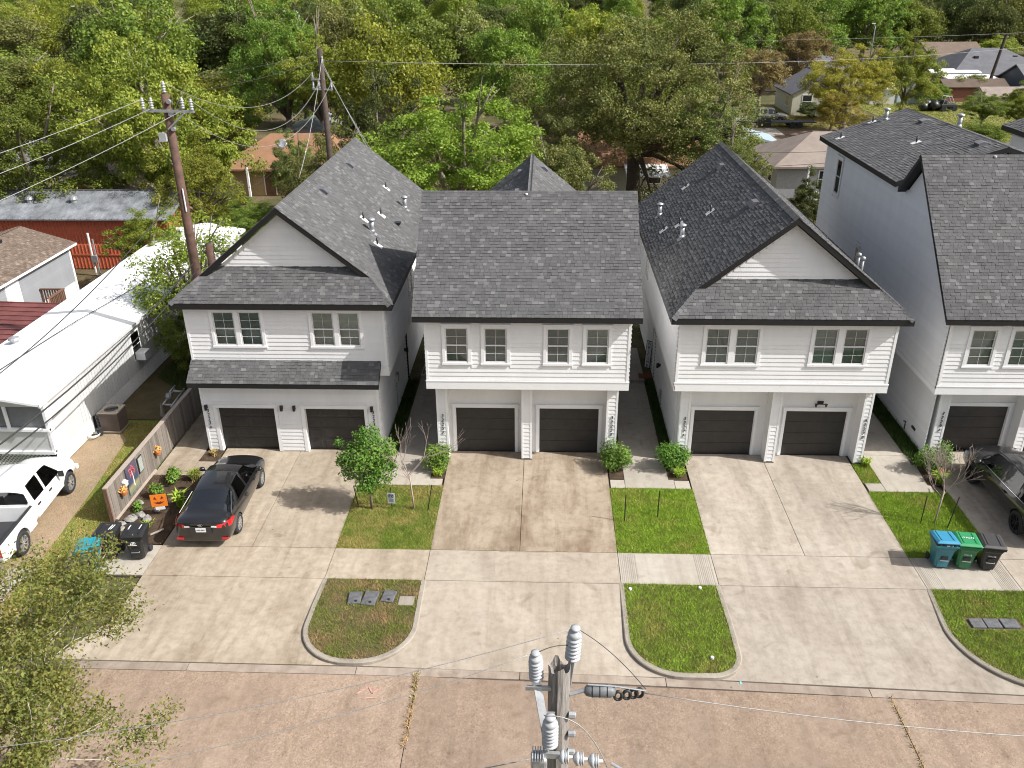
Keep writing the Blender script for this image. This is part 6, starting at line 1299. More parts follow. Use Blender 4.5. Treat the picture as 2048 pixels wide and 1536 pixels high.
# porch end
po = MB().box(-24.6,-19.95,29.3,31.6,.75,.85).box(-24.6,-19.95,29.3,29.36,.85,1.75).box(-20.0,-19.94,29.3,29.62,.85,3.1).box(-20.02,-19.94,31.2,31.6,.85,3.1).box(-24.55,-19.98,29.30,29.37,2.85,3.15).prism([(-24.6,29.3,3.12),(-19.95,29.3,3.12),(-22.3,29.3,3.5)], (0,.08,0)); pw = po.build('porch_wall', M_GREYW, th)
MB().box(-20.0,-19.93,29.62,31.2,.86,3.05).build('porch_side_wall', M_GREYW, th); MB().box(-20.05,-19.92,29.28,29.62,.75,3.1).build('porch_post', M_TRIM, th)
for x in (-21.6,-23.2): MB().box(x-.05,x+.05,29.28,29.38,1.75,2.85).build('porch_post', M_TRIM, th)
MB().box(-24.6,-19.92,29.22,29.40,1.75,1.85).build('porch_rail', M_TRIM, th); MB().box(-24.6,-19.92,29.2,29.42,.70,.83).build('porch_sill', M_TRIM, th)
MB().box(-24.5,-20.02,29.44,29.46,1.86,2.84).build('porch_screen', mat('grey_screen', (.16,.165,.17), .7), th)
def lattice(parent, x0, x1, z0, z1, y, along='x'):
    m = MB(); w_ = .03; n = int((x1-x0+z1-z0)/.16)
    for s in (1,-1):
        for i in range(n+1):
            c = i*.16; a = max(0, c-(z1-z0)); b = min(c, x1-x0)
            if b-a < .02: continue
            p, q = (a, c-a), (b, c-b)
            P0 = (x0+p[0] if s > 0 else x1-p[0], z0+p[1]); P1 = (x0+q[0] if s > 0 else x1-q[0], z0+q[1])
            if along == 'x': m.bar((P0[0], y+.004*s, P0[1]), (P1[0], y+.004*s, P1[1]), .008, w_)
            else: m.bar((y+.004*s, P0[0], P0[1]), (y+.004*s, P1[0], P1[1]), .008, w_)
    o = m.build('lattice', M_TRIM, parent); return o
lattice(th, -23.9, -20.2, .05, .70, 29.32); lattice(th, 32.6, 35.6, .02, .74, -19.93, 'y')
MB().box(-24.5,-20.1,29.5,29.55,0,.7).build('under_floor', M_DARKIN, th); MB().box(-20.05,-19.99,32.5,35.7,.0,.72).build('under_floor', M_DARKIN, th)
MB().box(-19.96,-19.925,37.0,37.9,1.35,2.75).build('window_frame', M_TRIM, th); MB().box(-19.93,-19.915,37.06,37.84,2.08,2.69).build('window_pane', M_CGLASS, th); MB().box(-19.935,-19.918,37.06,37.84,1.4,2.04).build('window_pane', M_BLACK, th)
ac = MB().box(-19.93,-19.45,37.15,37.75,1.35,1.75).build('window_air_conditioner', M_TRIM, th, bev=.015)
for i in range(8): MB().box(-19.452,-19.44,37.2,37.7,1.39+i*.042,1.41+i*.042).build('grille_slat', M_GALV, ac)
MB().box(-19.96,-19.925,43.5,44.3,1.35,2.75).build('window_frame', M_TRIM, th); MB().box(-19.93,-19.915,43.55,44.25,1.4,2.7).build('window_pane', M_BLACK, th)
for x, y in ((-24.0,34.6),(-20.6,50.2)): MB().lathe([(.16,0),(.16,.18),(.26,.2),(.22,.3),(.05,.36)], (x,y,3.3), 12).build('roof_vent', M_GALV, roof)
MB().tube([(-22.6,30.5,3.63),(-22.0,36,3.72),(-21.2,44,3.52),(-20.6,50,3.45)], .02, 5).build('roof_cable', M_WIRE, roof)
# air conditioner, tap and gas pipes in the yard
t = thing('air_conditioner', 'brown grey outdoor air conditioner beside the trailer home', 'air conditioner', (-19.2,32.75,0))
MB().box(-19.66,-18.74,32.3,33.2,0,.06).build('pad', M_KERB, t); MB().box(-19.6,-18.8,32.36,33.14,.06,.92).build('casing', M_PLAST, t)
M_ACB = mat('brown_louvre', (.115,.085,.068), .6)
for i in range(17): MB().box(-19.62,-18.78,32.34,33.16,.09+i*.048,.12+i*.048).build('louvre', M_ACB, t)
top = MB(); top.lathe([(.30,.94),(.30,.985),(.40,.985),(.42,.94)], (-19.2,32.75,0), 24); 
for a in ((-19.64,-18.76,32.32,32.42),(-19.64,-18.76,33.08,33.18),(-19.64,-19.53,32.42,33.08),(-18.87,-18.76,32.42,33.08)): top.box(*a, .925, .98)
top.build('top_cover', mat('tan_cover', (.36,.31,.25), .5), t)
gr = MB()
for rr in (.1,.17,.24): gr.tube([(-19.2+rr*math.cos(a),32.75+rr*math.sin(a),.975) for a in np.linspace(0,6.283,17)], .008, 4, cap=False)
gr.build('fan_grille', M_GALV, t); MB().lathe([(.29,.90),(.29,.905)], (-19.2,32.75,0), 20).build('fan_well', M_BLACK, t)
t = thing('gas_manifold', 'grey gas pipes on stands between the trailer home and the fence', 'pipes', (-17.3,34.5,0))
gp = MB(); 
for x in (-17.55,-17.1): gp.tube([(x,34.0,.45),(x,35.6,.55)], .05, 8)
gp.tube([(-17.55,34.2,.45),(-17.1,34.2,.45)], .05, 8); gp.tube([(-17.55,35.4,.55),(-17.1,35.4,.55)], .05, 8); gp.tube([(-17.3,34.6,.5),(-17.3,34.6,.95),(-17.3,35.2,.95)], .035, 8); gp.build('pipe', M_GALV, t, True)
for x, y in ((-17.55,34.0),(-17.1,35.6),(-16.8,34.9)): MB().lathe([(.13,0),(.05,.55),(.05,.6)], (x,y,0), 10).build('stand', M_KERB, t)
MB().lathe([(.14,0),(.16,.1),(.12,.22)], (-17.45,34.7,.55), 12).build('meter', M_GALV, t)
t = thing('hose_reel', 'coiled garden hose and pot beside the outdoor air conditioner', 'hose', (-19.75,32.1,0)); MB().tube([(-19.78+.22*math.cos(a)*(1+.02*a), 31.9+.22*math.sin(a), .06+.006*a) for a in np.linspace(0,18.8,60)], .018, 6).build('hose', M_PVC, t, True); MB().lathe([(.11,0),(.15,.3),(.16,.3)], (-19.6,32.15,0), 12).build('pot', M_PLAST, t)
# ================================================================ buildings behind
def hut(name, label, x0, x1, y0, y1, ze, zr, wm, rm, axis='x', hip=0.0, o=.4, wins=(), base=0.0, cat='house', roofname='roof', sh=None):
    """small house; ridge along axis; hip = inset of the ridge ends; wins: (face, a, b, z0, z1)"""
    h = thing(name, label, cat, ((x0+x1)/2, (y0+y1)/2, 0)); w = MB().box(x0,x1,y0,y1,-.1,ze)
    xm, ym = (x0+x1)/2, (y0+y1)/2; a, b, c, d = x0-o, x1+o, y0-o, y1+o
    r = MB(); T = .16
    if axis == 'x':
        zo = ze-o*(zr-ze)/(ym-y0)
        P, Q = (a+hip, ym, zr), (b-hip, ym, zr); r.slab([(a,c,zo),(b,c,zo),Q,P], T); r.slab([(b,d,zo),(a,d,zo),P,Q], T)
        if hip: r.slab([(a,d,zo),(a,c,zo),P], T); r.slab([(b,c,zo),(b,d,zo),Q], T)
        else: w.prism([(x0,y0,ze),(x0,y1,ze),(x0,ym,zr-.15)], (x1-x0,0,0))
    else:
        zo = ze-o*(zr-ze)/(xm-x0)
        P, Q = (xm, c+hip, zr), (xm, d-hip, zr); r.slab([(a,d,zo),(a,c,zo),P,Q], T); r.slab([(b,c,zo),(b,d,zo),Q,P], T)
        if hip: r.slab([(a,c,zo),(b,c,zo),P], T); r.slab([(b,d,zo),(a,d,zo),Q], T)
        else: w.prism([(x0,y0,ze),(x1,y0,ze),(xm,y0,zr-.15)], (0,y1-y0,0))
    wo = w.build('wall', wm, h); ro = r.build(roofname, rm, h)
    for f, p, q, z0, z1 in wins:
        if f == '-y': MB().box(p-.1,q+.1,y0-.04,y0,z0-.1,z1+.1).build('window_frame', M_TRIM, h); MB().box(p,q,y0-.05,y0-.041,z0,z1).build('pane', M_CGLASS2, h); MB().box(p,q,y0-.056,y0-.05,(z0+z1)/2-.03,(z0+z1)/2+.03).build('mullion', M_TRIM, h)
        elif f == '-x': MB().box(x0-.04,x0,p-.1,q+.1,z0-.1,z1+.1).build('window_frame', M_TRIM, h); MB().box(x0-.05,x0-.041,p,q,z0,z1).build('pane', M_CGLASS2, h)
        elif f == 'door': MB().box(p-.1,q+.1,y0-.04,y0,z0,z1+.1).build('door_frame', M_TRIM, h); MB().box(p,q,y0-.06,y0-.04,z0,z1).build('door', M_DECK, h)
        elif f == '+x': MB().box(x1,x1+.04,p-.1,q+.1,z0-.1,z1+.1).build('window_frame', M_TRIM, h); MB().box(x1+.041,x1+.05,p,q,z0,z1).build('pane', M_CGLASS2, h)
    return h, wo, ro
M_CGLASS2 = mat('dark_window', (.03,.034,.036), .1, coat=.5)
M_TANW = mat('tan_wall', (.36,.26,.14), .85, var=.2); M_YELW = mat('yellow_wall', (.55,.38,.14), .85, var=.15); M_CRW = mat('cream_wall', (.55,.52,.42), .8); M_GRW = mat('grey_wall', (.33,.33,.34), .8); M_REDW = mat('red_steel', (.50,.13,.065), .6, var=.25, scale=1.5); M_REDR = mat('maroon_steel_roof', (.14,.045,.04), .5, var=.35, scale=1.2); M_ZINC = mat('grey_steel_roof', (.20,.21,.225), .5, .1, var=.45, scale=1.1); M_BLUER = mat('blue_steel_roof', (.30,.38,.42), .5, var=.1); M_SLATE = mat('slate_wall', (.11,.12,.14), .8); M_BRICK = mat('brick_red', (.26,.10,.07), .9, var=.3)
# brown roofed trailer
tr = thing('trailer_home', 'white sided trailer home with brown shingle roof at the left edge', 'trailer home', (-33,44,0))
wb = MB().box(-36,-29.9,33,50.6,.8,3.15); wb.prism([(-36,50.58,3.15),(-29.9,50.58,3.15),(-32.95,50.58,4.0)], (0,.02,0)); wo = wb.build('wall', M_GREYW, tr); siding(wo, '+x', -29.9, lambda z: (33.1, 50.5), .85, 3.1, [(43.45,44.85,.8,3.0)], BOARD_G)
rr = MB().slab([(-29.55,32.6,3.15),(-29.55,51.0,3.15),(-32.95,51.0,4.2),(-32.95,32.6,4.2)], .14).slab([(-36.4,51.0,3.15),(-36.4,32.6,3.15),(-32.95,32.6,4.2),(-32.95,51.0,4.2)], .14).build('roof', M_TRIM, tr)
ST = Shingles(M_SHB); ST.slope(rr, (-29.55,32.6,3.15), (0,1,0), (-1,0,.309), 3.56, lambda s: (0, 18.4), 31); ST.slope(rr, (-36.4,51.0,3.15), (0,-1,0), (1,0,.304), 3.6, lambda s: (0, 18.4), 32); ST.finish()
MB().box(-35.9,-29.95,33,50.5,0,.8).build('skirting', M_TRIM, tr); MB().box(-29.93,-29.86,50.45,50.62,.0,3.1).build('corner_board', M_TRIM, tr)
dr = MB().box(-29.9,-29.86,43.5,44.8,.82,2.98).build('door_frame', M_TRIM, tr); MB().box(-29.86,-29.83,43.62,44.68,.86,2.9).build('door', M_MARK, tr)
MB().box(-32.6,-32.3,47.6,48.0,4.05,4.22).build('roof_vent', M_BLACK, rr); MB().tube([(-31.8,44.2,3.7),(-31.8,44.2,4.3)], .05, 8).build('vent_pipe', M_PVC, rr)
dk = thing('deck_rail', 'brown wooden porch deck with slatted rail beside the white door', 'deck', (-29,45.5,0)); MB().box(-29.85,-28.4,43.2,46.6,.65,.75).build('deck_floor', M_DECK, dk)
for yy in np.arange(44.95,46.6,.16): MB().box(-28.48,-28.42,yy,yy+.07,.75,1.6).build('slat', M_DECK, dk)
for xx in np.arange(-29.8,-28.4,.16): MB().box(xx,xx+.07,46.5,46.56,.75,1.6).build('slat', M_DECK, dk)
MB().box(-28.52,-28.38,44.9,46.62,1.6,1.67).build('hand_rail', M_DECK, dk); MB().box(-29.85,-28.52,46.46,46.6,1.6,1.67).build('hand_rail', M_DECK, dk); MB().bar((-28.4,44.9,1.62),(-27.6,43.4,.7),.1).build('hand_rail', M_DECK, dk)
# maroon carport roof
cp = thing('carport', 'low carport with ribbed maroon steel roof beside the white trailer roof', 'carport', (-27.3,39.5,0)); c_ = MB().slab([(-31,36.2,2.35),(-25,36.2,2.2),(-25,42.6,2.2),(-31,42.6,2.35)], .06).build('roof', M_REDR, cp)
for i, yy in enumerate(np.arange(36.3,42.6,.62)): MB().bar((-31,yy,2.37),(-25,yy,2.22),.1,.05).build('roof_rib', M_REDR, c_)
for x, y in ((-30.8,36.4),(-25.2,36.4),(-30.8,42.4),(-25.2,42.4)): MB().box(x-.05,x+.05,y-.05,y+.05,0,2.2).build('post', M_GALV, cp)
# red steel building with metal roof
rb_ = thing('red_shed', 'long red steel building with streaked grey metal roof at the left', 'shed', (-37,58.5,0)); w_ = MB().box(-50,-26.2,57.2,61.5,-.1,3.2).build('wall', M_REDW, rb_)
RB = MB().box(0,.09,-.035,0,0,3.15).mesh('wall_rib', M_REDW)
for i in range(96): inst('wall_rib', RB, w_, Matrix.Translation((-49.9+i*.247, 57.2, .0)))
ro = MB().slab([(-50.3,56.7,3.1),(-25.9,56.7,3.1),(-25.9,60.4,4.25),(-50.3,60.4,4.25)], .08).slab([(-50.3,60.4,4.25),(-25.9,60.4,4.25),(-25.9,63,3.5),(-50.3,63,3.5)], .08).build('roof', M_ZINC, rb_)
for i in range(56): MB().bar((-50.2+i*.44,56.7,3.125),(-50.2+i*.44,60.4,4.275),.05,.04).build('roof_rib', M_ZINC, ro)
MB().box(-50.3,-25.9,60.3,60.5,4.24,4.30).build('ridge_cap', M_SHG, ro)
for x in (-36.8,-33.6): MB().lathe([(.2,0),(.2,.2),(.3,.22),(.26,.4),(.05,.5)], (x,58.9,3.75), 12).build('roof_vent', M_GALV, ro)
rfn = thing('red_fence', 'red steel panel fence in front of the red building', 'fence', (-33,55.4,0)); FP = MB().box(0,.2,-.02,.02,0,1.7).box(.2,.25,-.05,-.02,0,1.7).mesh('fence_panel', M_REDW)
for i in range(64): inst('fence_panel', FP, rfn, Matrix.Translation((-42+i*.25, 55.4, 0)))
MB().box(-42,-26,55.32,55.36,.95,1.05).build('rail', M_REDW, rfn)
mp = thing('meter_pole', 'thin twin meter pole standing before the red wall', 'pole', (-30.3,54,0)); MB().tube([(-30.4,54,0),(-30.4,54,2.9)], .07, 8).build('post', M_PVC, mp); MB().tube([(-30.15,54,0),(-30.15,54,2.5)], .05, 8).build('conduit', M_GALV, mp); MB().box(-30.45,-30.05,53.85,53.97,.9,1.4).build('meter_box', M_GALV, mp)
hut('yellow_house', 'ochre walled house corner behind the metal roofed building', -41, -31.5, 65, 74, 2.8, 4.2, M_YELW, M_SHT, 'y')
h, w_, r_ = hut('tan_house', 'house with rusty orange shingle roof between the two tall utility poles', -29, -18, 77, 88, 2.7, 4.6, M_TANW, M_SHO, 'x', 3.4, .7, [('door',-25.6,-24.7,0,2.1),('-y',-22.5,-21.2,1,2)])
for x in (-28.6,-26.9): MB().box(x-.09,x+.09,76.2,76.4,0,2.6).build('porch_post', M_TRIM, h)
hut('metal_roof_shed', 'shed with long pale metal roof behind the rusty orange roof', -28, -21.5, 90, 99, 3.2, 4.2, M_GRW, M_ZINC, 'y', cat='shed')
t = thing('satellite_dish', 'grey satellite dish on the rusty orange roof', 'dish', (-24.4,79.6,3.4)); MB().lathe([(.02,0),(.3,.04),(.46,.12),(.47,.13),(.3,.06),(.02,.02)], (0,0,0), 20).build('dish', M_GALV, t, True, M=Matrix.Translation((-24.4,79.6,4.1)) @ Matrix.Rotation(R(55),4,'X')); MB().tube([(-24.4,79.8,3.2),(-24.4,79.6,4.1)], .04, 6).build('mast', M_BLACK, t)
h, w_, r_ = hut('tan_house', 'cream sided house with rusty roof behind the middle house', 3.6, 14.5, 77.5, 87, 2.9, 4.8, M_CRW, M_SHO, 'x', 0, .6, [('-y',9.2,10.4,1.0,2.1)])
sd = MB()
t = thing('patio_cover', 'white ribbed metal patio cover beside the cream house', 'patio cover', (8.6,75,0)); c_ = MB().slab([(7.0,73.6,2.4),(10.8,73.6,2.4),(10.8,77.2,2.75),(7.0,77.2,2.75)], .08).build('roof', M_ROOFW, t)
for i in range(8): MB().bar((7.05+i*.53,73.6,2.43),(7.05+i*.53,77.2,2.78),.05,.05).build('roof_rib', M_ROOFW, c_)
for x in (7.1,10.7): MB().box(x-.05,x+.05,73.7,73.8,0,2.35).build('post', M_TRIM, t)
h, w_, r_ = hut('grey_house', 'grey bungalow with tan hip roof between the third and right houses', 20.5, 33, 76.4, 85, 3.0, 5.0, M_GRW, M_SHT, 'x', 4.4, .5, [('-y',24.2,25.8,.9,2.3),('-x',78.2,79.2,1.0,2.2)])
MB().slab([(19.6,77.6,2.3),(20.5,77.6,2.7),(20.5,79.8,2.7),(19.6,79.8,2.3)], .05).build('awning', M_TRIM, h); MB().box(23.0,28,75.6,76.4,-.1,.5).build('porch', M_TRIM, h); MB().box(22.9,23.05,75.5,75.65,0,2.8).build('porch_post', M_TRIM, h); MB().tube([(26,79,4.2),(26,79,4.9)], .06, 8).build('vent_pipe', M_PVC, r_)
hut('blue_roof_shed', 'shed with pale blue metal roof beside the grey bungalow', 18.3, 23.0, 87, 92, 2.9, 3.5, M_GRW, M_BLUER, 'y', cat='shed')
hut('cream_house', 'small cream weatherboard house behind the parked silver car', 34.2, 42.5, 124.5, 134, 3.0, 5.2, M_CRW, M_SHG, 'y', 0, .4, [('-y',35.6,36.8,1.0,2.6),('-x',126.5,128,1.0,2.4),('-y',39.6,40.8,1.0,2.6)])
hut('grey_roof_house', 'low house with grey roof above the cream weatherboard house', 37, 52, 152, 162, 3.2, 5.0, M_CRW, M_SHG, 'x', 4, .5)
hut('garden_shed', 'small pale blue shed with peach roof behind the far buggy', 53, 56.8, 136, 139.5, 2.4, 3.4, mat('pale_blue_wall', (.4,.48,.5), .8), M_SHT, 'y', cat='shed')
hut('white_shed', 'white roofed shed left of the pale blue shed', 48.6, 52.2, 135, 139, 2.3, 2.9, M_GREYW, M_ROOFW, 'x', cat='shed')
hut('brown_roof_house', 'far house with brown roof and pale gable at the upper right', 70, 79, 166, 178, 3.6, 6.0, M_CRW, M_SHB, 'x', 0, .6)
hut('dark_roof_house', 'far house with wide dark hip roof and roof vents', 66, 82, 148, 163, 3.0, 6.2, M_SLATE, M_SHG, 'x', 6, .6)
for i, (x, y) in enumerate(((71,152.5),(77.5,153),(80,154),(74,156))): MB().box(x-.3,x+.3,y-.3,y+.3,4.6+.2*(i>2),5.2+.2*(i>2)).build('roof_vent', M_BLACK, bpy.data.objects['roof.%03d' % 0] if False else bpy.data.objects['dark_roof_house'])
hut('dark_roof_house', 'far slate blue house with small gable at the right edge', 72.5, 92, 136, 146, 2.8, 5.0, M_SLATE, M_SHG, 'x', 0, .6, [('-y',73.5,74.6,.9,2.2),('-y',77.2,78.4,.9,2.2),('-y',82,83.2,.9,2.2)])
hut('slate_house', 'slate blue house cut off by the right edge beside the far tree', 68.8, 78, 118, 127, 3.6, 5.8, M_SLATE, M_SHG, 'y', 0, .4, [('-x',119.5,121,1.0,2.8),('-x',123.5,124.6,1.0,2.8)])
hut('dark_roof_house', 'far house with grey gable roof behind the slate blue house', 86, 104, 150, 162, 3.0, 5.6, M_SLATE, M_SHG, 'x', 0, .6)
t = thing('patio_cover', 'white flat patio covers in front of the far dark roof', 'patio cover', (66,147,0)); MB().slab([(63,143,2.7),(71,143,2.7),(71,147,2.9),(63,147,2.9)], .15).build('lower_cover', M_ROOFW, t); MB().slab([(62,147.2,3.2),(70,147.2,3.2),(70,150,3.5),(62,150,3.5)], .15).build('upper_cover', M_ROOFW, t)
for x in (63.2,67,70.8): MB().box(x-.1,x+.1,143.1,143.3,0,2.6).build('post', M_BRICK, t)
hut('red_garage', 'dark red walled garage below the white patio covers', 61, 70, 138.5, 142.3, 2.2, 3.0, M_BRICK, M_SHB, 'x', cat='garage')
hut('peach_shed', 'small peach roofed shed before the far lawn hedge', 62.8, 68.5, 129, 133, 2.0, 2.9, M_CRW, M_SHT, 'x', cat='shed')
hut('grey_shed', 'low grey roofed shed right of the peach shed', 69.5, 76, 131, 135, 2.0, 2.8, M_SLATE, M_SHG, 'x', cat='shed')
hut('brown_house', 'roof of a brown house showing right of the tall right house', 29.5, 42, 57, 68, 3.2, 6.2, M_CRW, M_SHT, 'y', 0, .5)
hut('far_left_house', 'pale roofed house half hidden by the trees at upper left', -70, -58, 124, 133, 3, 5, M_GREYW, M_ROOFW, 'x', 0, .5)
hut('far_left_house', 'brown roofed house among the trees near the top left corner', -104, -92, 172, 182, 3.4, 6.4, M_CRW, M_SHB, 'x', 4, .5)
hut('left_rear_house', 'grey roofed house hidden behind the left edge trees', -52, -40, 76, 86, 2.8, 4.2, M_GRW, M_SHG, 'x', 3, .5)
hut('far_grey_house', 'far flat grey building at the top middle right of the domed tree', 2, 11, 205, 214, 5.0, 6.6, M_GRW, M_SHG, 'x', 0, .3)
# ================================================================ utility poles and wires
def sag_pts(a, b, s, n=18):
    a, b = Vector(a), Vector(b); return [a.lerp(b, i/n) - Vector((0,0,4*s*(i/n)*(1-i/n))) for i in range(n+1)]
def wire(label, a, b, s, r=.012, m=None, name='overhead_wire'):
    return tag(MB().tube(sag_pts(a, b, s), r, 5).build(name, m or M_WIREL, None, True), label, 'wire')
def insul(mb, c, h=.35, r=.07, n=4, m=0):
    prof = [(r*.4,0)]
    for i in range(n): z = h*(i+.2)/n; prof += [(r*.55,z),(r,z+h*.25/n),(r*.95,z+h*.45/n),(r*.55,z+h*.6/n)]
    prof += [(r*.6,h*.98),(r*.6,h+.05),(r*.3,h+.07)]; mb.lathe(prof, c, 12)
up = thing('utility_pole', 'tall brown timber utility pole left of the left house roof', 'utility pole', (-15.8,36.3,0))
MB().tube([(-15.8,36.3,-.2),(-15.8,36.3,7),(-15.8,36.3,13.9)], [.24,.205,.165], 14).build('pole', M_POLE, up, True)
MB().bar((-16.75,36.1,13.25),(-14.6,36.1,13.2),.10,.10).build('crossarm', M_GALV, up); MB().bar((-15.8,36.05,12.5),(-15.0,36.05,13.15),.06).build('brace', M_GALV, up)
for c_ in ((-15.8,36.3,13.92),(-16.35,36.1,13.3),(-15.05,36.1,13.3),(-14.68,36.1,13.25),(-16.72,36.1,13.3)): i_ = MB(); insul(i_, c_, .4, .09); i_.build('insulator', M_INSUL, up, True)
for z in (13.6,13.1,12.5): MB().lathe([(.09,-.08),(.09,.08)], (-15.62,36.15,z), 8, 'y').build('bolt_plate', M_GALV, up)
MB().box(-16.25,-15.95,36.0,36.15,12.0,12.35).build('fuse_cutout', M_INSUL, up); MB().tube([(-15.68,36.12,9.0),(-15.68,36.12,10.0)], .03, 6).build('conduit', M_PVC, up)
st = thing('pole_stub', 'short cut off pole stub behind the left house roof edge', 'pole', (-15.3,36.9,0)); MB().tube([(-15.25,36.9,-.2),(-15.25,36.9,7.3)], [.19,.17], 12).build('stub', M_POLE, st, True)
p2 = thing('utility_pole', 'second dark utility pole rising behind the left house ridge', 'utility pole', (-14.1,56,0))
MB().tube([(-14.1,56,-.2),(-14.1,56,14.1)], [.24,.16], 12).build('pole', M_POLED, p2, True); MB().bar((-14.75,55.9,11.75),(-13.5,55.9,11.7),.09).build('crossarm', M_GALV, p2); MB().bar((-14.8,55.9,12.3),(-13.95,55.9,12.35),.08).build('crossarm', M_GALV, p2)
for c_ in ((-14.7,55.9,11.8),(-14.3,55.9,11.8),(-13.55,55.9,11.75),(-14.7,55.9,12.35),(-13.95,55.8,13.3)): i_ = MB(); insul(i_, c_, .32, .08); i_.build('insulator', M_INSUL, p2, True)
p3 = thing('utility_pole', 'short dark utility pole among the trees at far left', 'utility pole', (-63,110,0)); MB().tube([(-63,110,0),(-63,110,8.3)], [.26,.18], 10).build('pole', M_POLED, p3); MB().bar((-64.2,110,7.7),(-61.8,110,7.7),.12).build('crossarm', M_GALV, p3)
p4 = thing('utility_pole', 'leaning black utility pole among the far right houses', 'utility pole', (68.5,141,0)); MB().tube([(68.2,141,0),(69.4,141,9.2)], [.28,.2], 10).build('pole', M_POLED, p4); MB().bar((68.3,141,8.6),(70.3,141,8.7),.12).build('crossarm', M_POLED, p4)
p5 = thing('utility_pole', 'dark pole at the right edge beside the far lawn', 'utility pole', (63.2,115,0)); MB().tube([(63,114,0),(63.4,114,6)], [.22,.17], 10).build('pole', M_POLED, p5)
for lb, x, y, z, hh in (('tall pale street lamp near the top left corner', -101.9,200,12.2,2), ('slim street lamp right of the dark round tree', -40.6,150,12.8,2), ('pale pole sticking out of the upper right wood', 62,176,9,0)):
    l_ = thing('street_lamp', lb, 'street lamp', (x,y,0)); MB().tube([(x,y,0),(x,y,z-.6),(x-.3,y,z-.1),(x-hh*.9,y,z)], [.13,.1,.08,.06], 8).build('lamp_post', M_GALV, l_, True); MB().box(x-hh*.9-.7,x-hh*.9,y-.15,y+.15,z-.1,z+.08).build('lamp_head', M_PVC, l_)
T1 = (-15.8,36.3,14.35)
wire('upper power line running left from the brown pole', (-16.7,36.1,13.7), (-31,13,11.2), .9)
wire('middle power line running left from the brown pole', (-16.35,36.1,13.35), (-30,13.5,10.2), .9)
wire('lowest power line running left from the brown pole', (-15.1,36.1,13.25), (-29,14,8.9), .9)
wire('upper slack wire between the brown pole and the second pole', T1, (-14.7,55.9,12.7), 1.5)
wire('middle slack wire between the brown pole and the second pole', (-14.68,36.1,13.65), (-14.3,55.9,12.15), 2.0)
wire('lower slack wire between the brown pole and the second pole', (-15.05,36.1,13.0), (-13.55,55.9,12.1), 2.4)
wire('thick looping jumper wire on the second pole', (-13.95,55.8,13.6), (-14.6,50,7.4), .5, .018)
wire('guy wire from the second pole down to the left house roof', (-14.0,55.8,13.4), (-9.2,50,7.0), .2, .02)
wire('second guy wire right of the second pole', (-14.0,55.8,13.2), (-8.9,50.3,6.8), .25, .015)
wire('far power line above the left trees, upper', (-13.9,55.9,13.9), (-63,110,8.2), 1.6, .014)
wire('far power line above the left trees, lower', (-14.3,55.9,13.4), (-62,109,7.9), 2.4, .018)
wire('far power line running to the right behind the oak', (-13.9,56,13.4), (90,128,11.6), 2.0, .013)
wire('far power line over the yellow tree', (30,140,8.6), (110,150,10.5), .5, .015)
wire('thin cable from the brown pole towards the tan roofed house', (-15.7,36.3,9.9), (-24,78,3.2), 1.2, .014, M_WIRE)
wire('cable from the left house rear towards the tan roofed house', (-13.6,56,7.6), (-26.5,76.8,2.8), .8, .016)
wire('black cable from the brown pole to the white trailer roof', (-15.85,36.2,9.9), (-21.9,27.6,3.9), .55, .022, M_WIRE)
wire('upper black service cable over the trailer wall and pickup', (-15.7,36.3,6.75), (-18.4,14,5.4), 1.1, .032, M_WIRE)
wire('lower black service cable over the trailer wall and pickup', (-15.6,36.5,6.45), (-18.2,14,5.15), 1.15, .028, M_WIRE)
wire('short cable between the pole stub and the left house', (-15.2,36.9,7.0), (-13.9,36.6,7.2), .1, .02, M_WIRE)
wire('cable passing in front of the cream house wall', (2,72,3.5), (28,75,3.6), .4, .02, M_WIRE)
wire('cable across the tan hip roof of the grey bungalow', (14,73,4.6), (34,75,4.9), .3, .02, M_WIRE)
# ---------------------------------------------------------------- the pole close below the camera
fp = thing('utility_pole', 'old split grey timber pole with porcelain insulators near the camera', 'utility pole', (.25,8.5,0))
rs_ = np.random.RandomState(6); n = 26; V = []; F = []; H = 10.05
ang = np.linspace(0, 2*np.pi, n, endpoint=False); prof = .145*(1+.05*np.sin(3*ang+.5)+.025*rs_.normal(size=n)); prof[[5,6]] *= .72; prof[[18]] *= .80
zs = [0,4,7,8.2,8.8,9.3,9.7,9.95,H]
for i, z in enumerate(zs):
    k = 1.22-.22*z/H
    for j in range(n):
        r = prof[j]*k*(1+.015*rs_.normal()); dz = .06*np.sin(ang[j]*4+1)+.03*rs_.normal() if i == len(zs)-1 else 0
        V.append((.25+r*math.cos(ang[j]), 8.5+r*math.sin(ang[j]), z+dz))
for i in range(len(zs)-1):
    for j in range(n): F.append((i*n+j, i*n+(j+1) % n, (i+1)*n+(j+1) % n, (i+1)*n+j))
b0 = len(V)
for j in range(n): V.append((.25+prof[j]*.62*math.cos(ang[j]), 8.5+prof[j]*.62*math.sin(ang[j]), H-.10+.03*rs_.normal()))
for j in range(n): V.append((.25+prof[j]*.35*math.cos(ang[j]), 8.5+prof[j]*.35*math.sin(ang[j]), H-.38))
t0 = (len(zs)-1)*n
for j in range(n): F.append((t0+j, t0+(j+1) % n, b0+(j+1) % n, b0+j)); F.append((b0+j, b0+(j+1) % n, b0+n+(j+1) % n, b0+n+j))
F.append(tuple(b0+n+j for j in range(n)))
MB().add(V, F).build('pole', M_OLDW, fp); MB().tube([(.25,8.48,9.6),(.255,8.47,9.97)], [.03,.022], 6).build('heartwood', M_OLDW, fp)
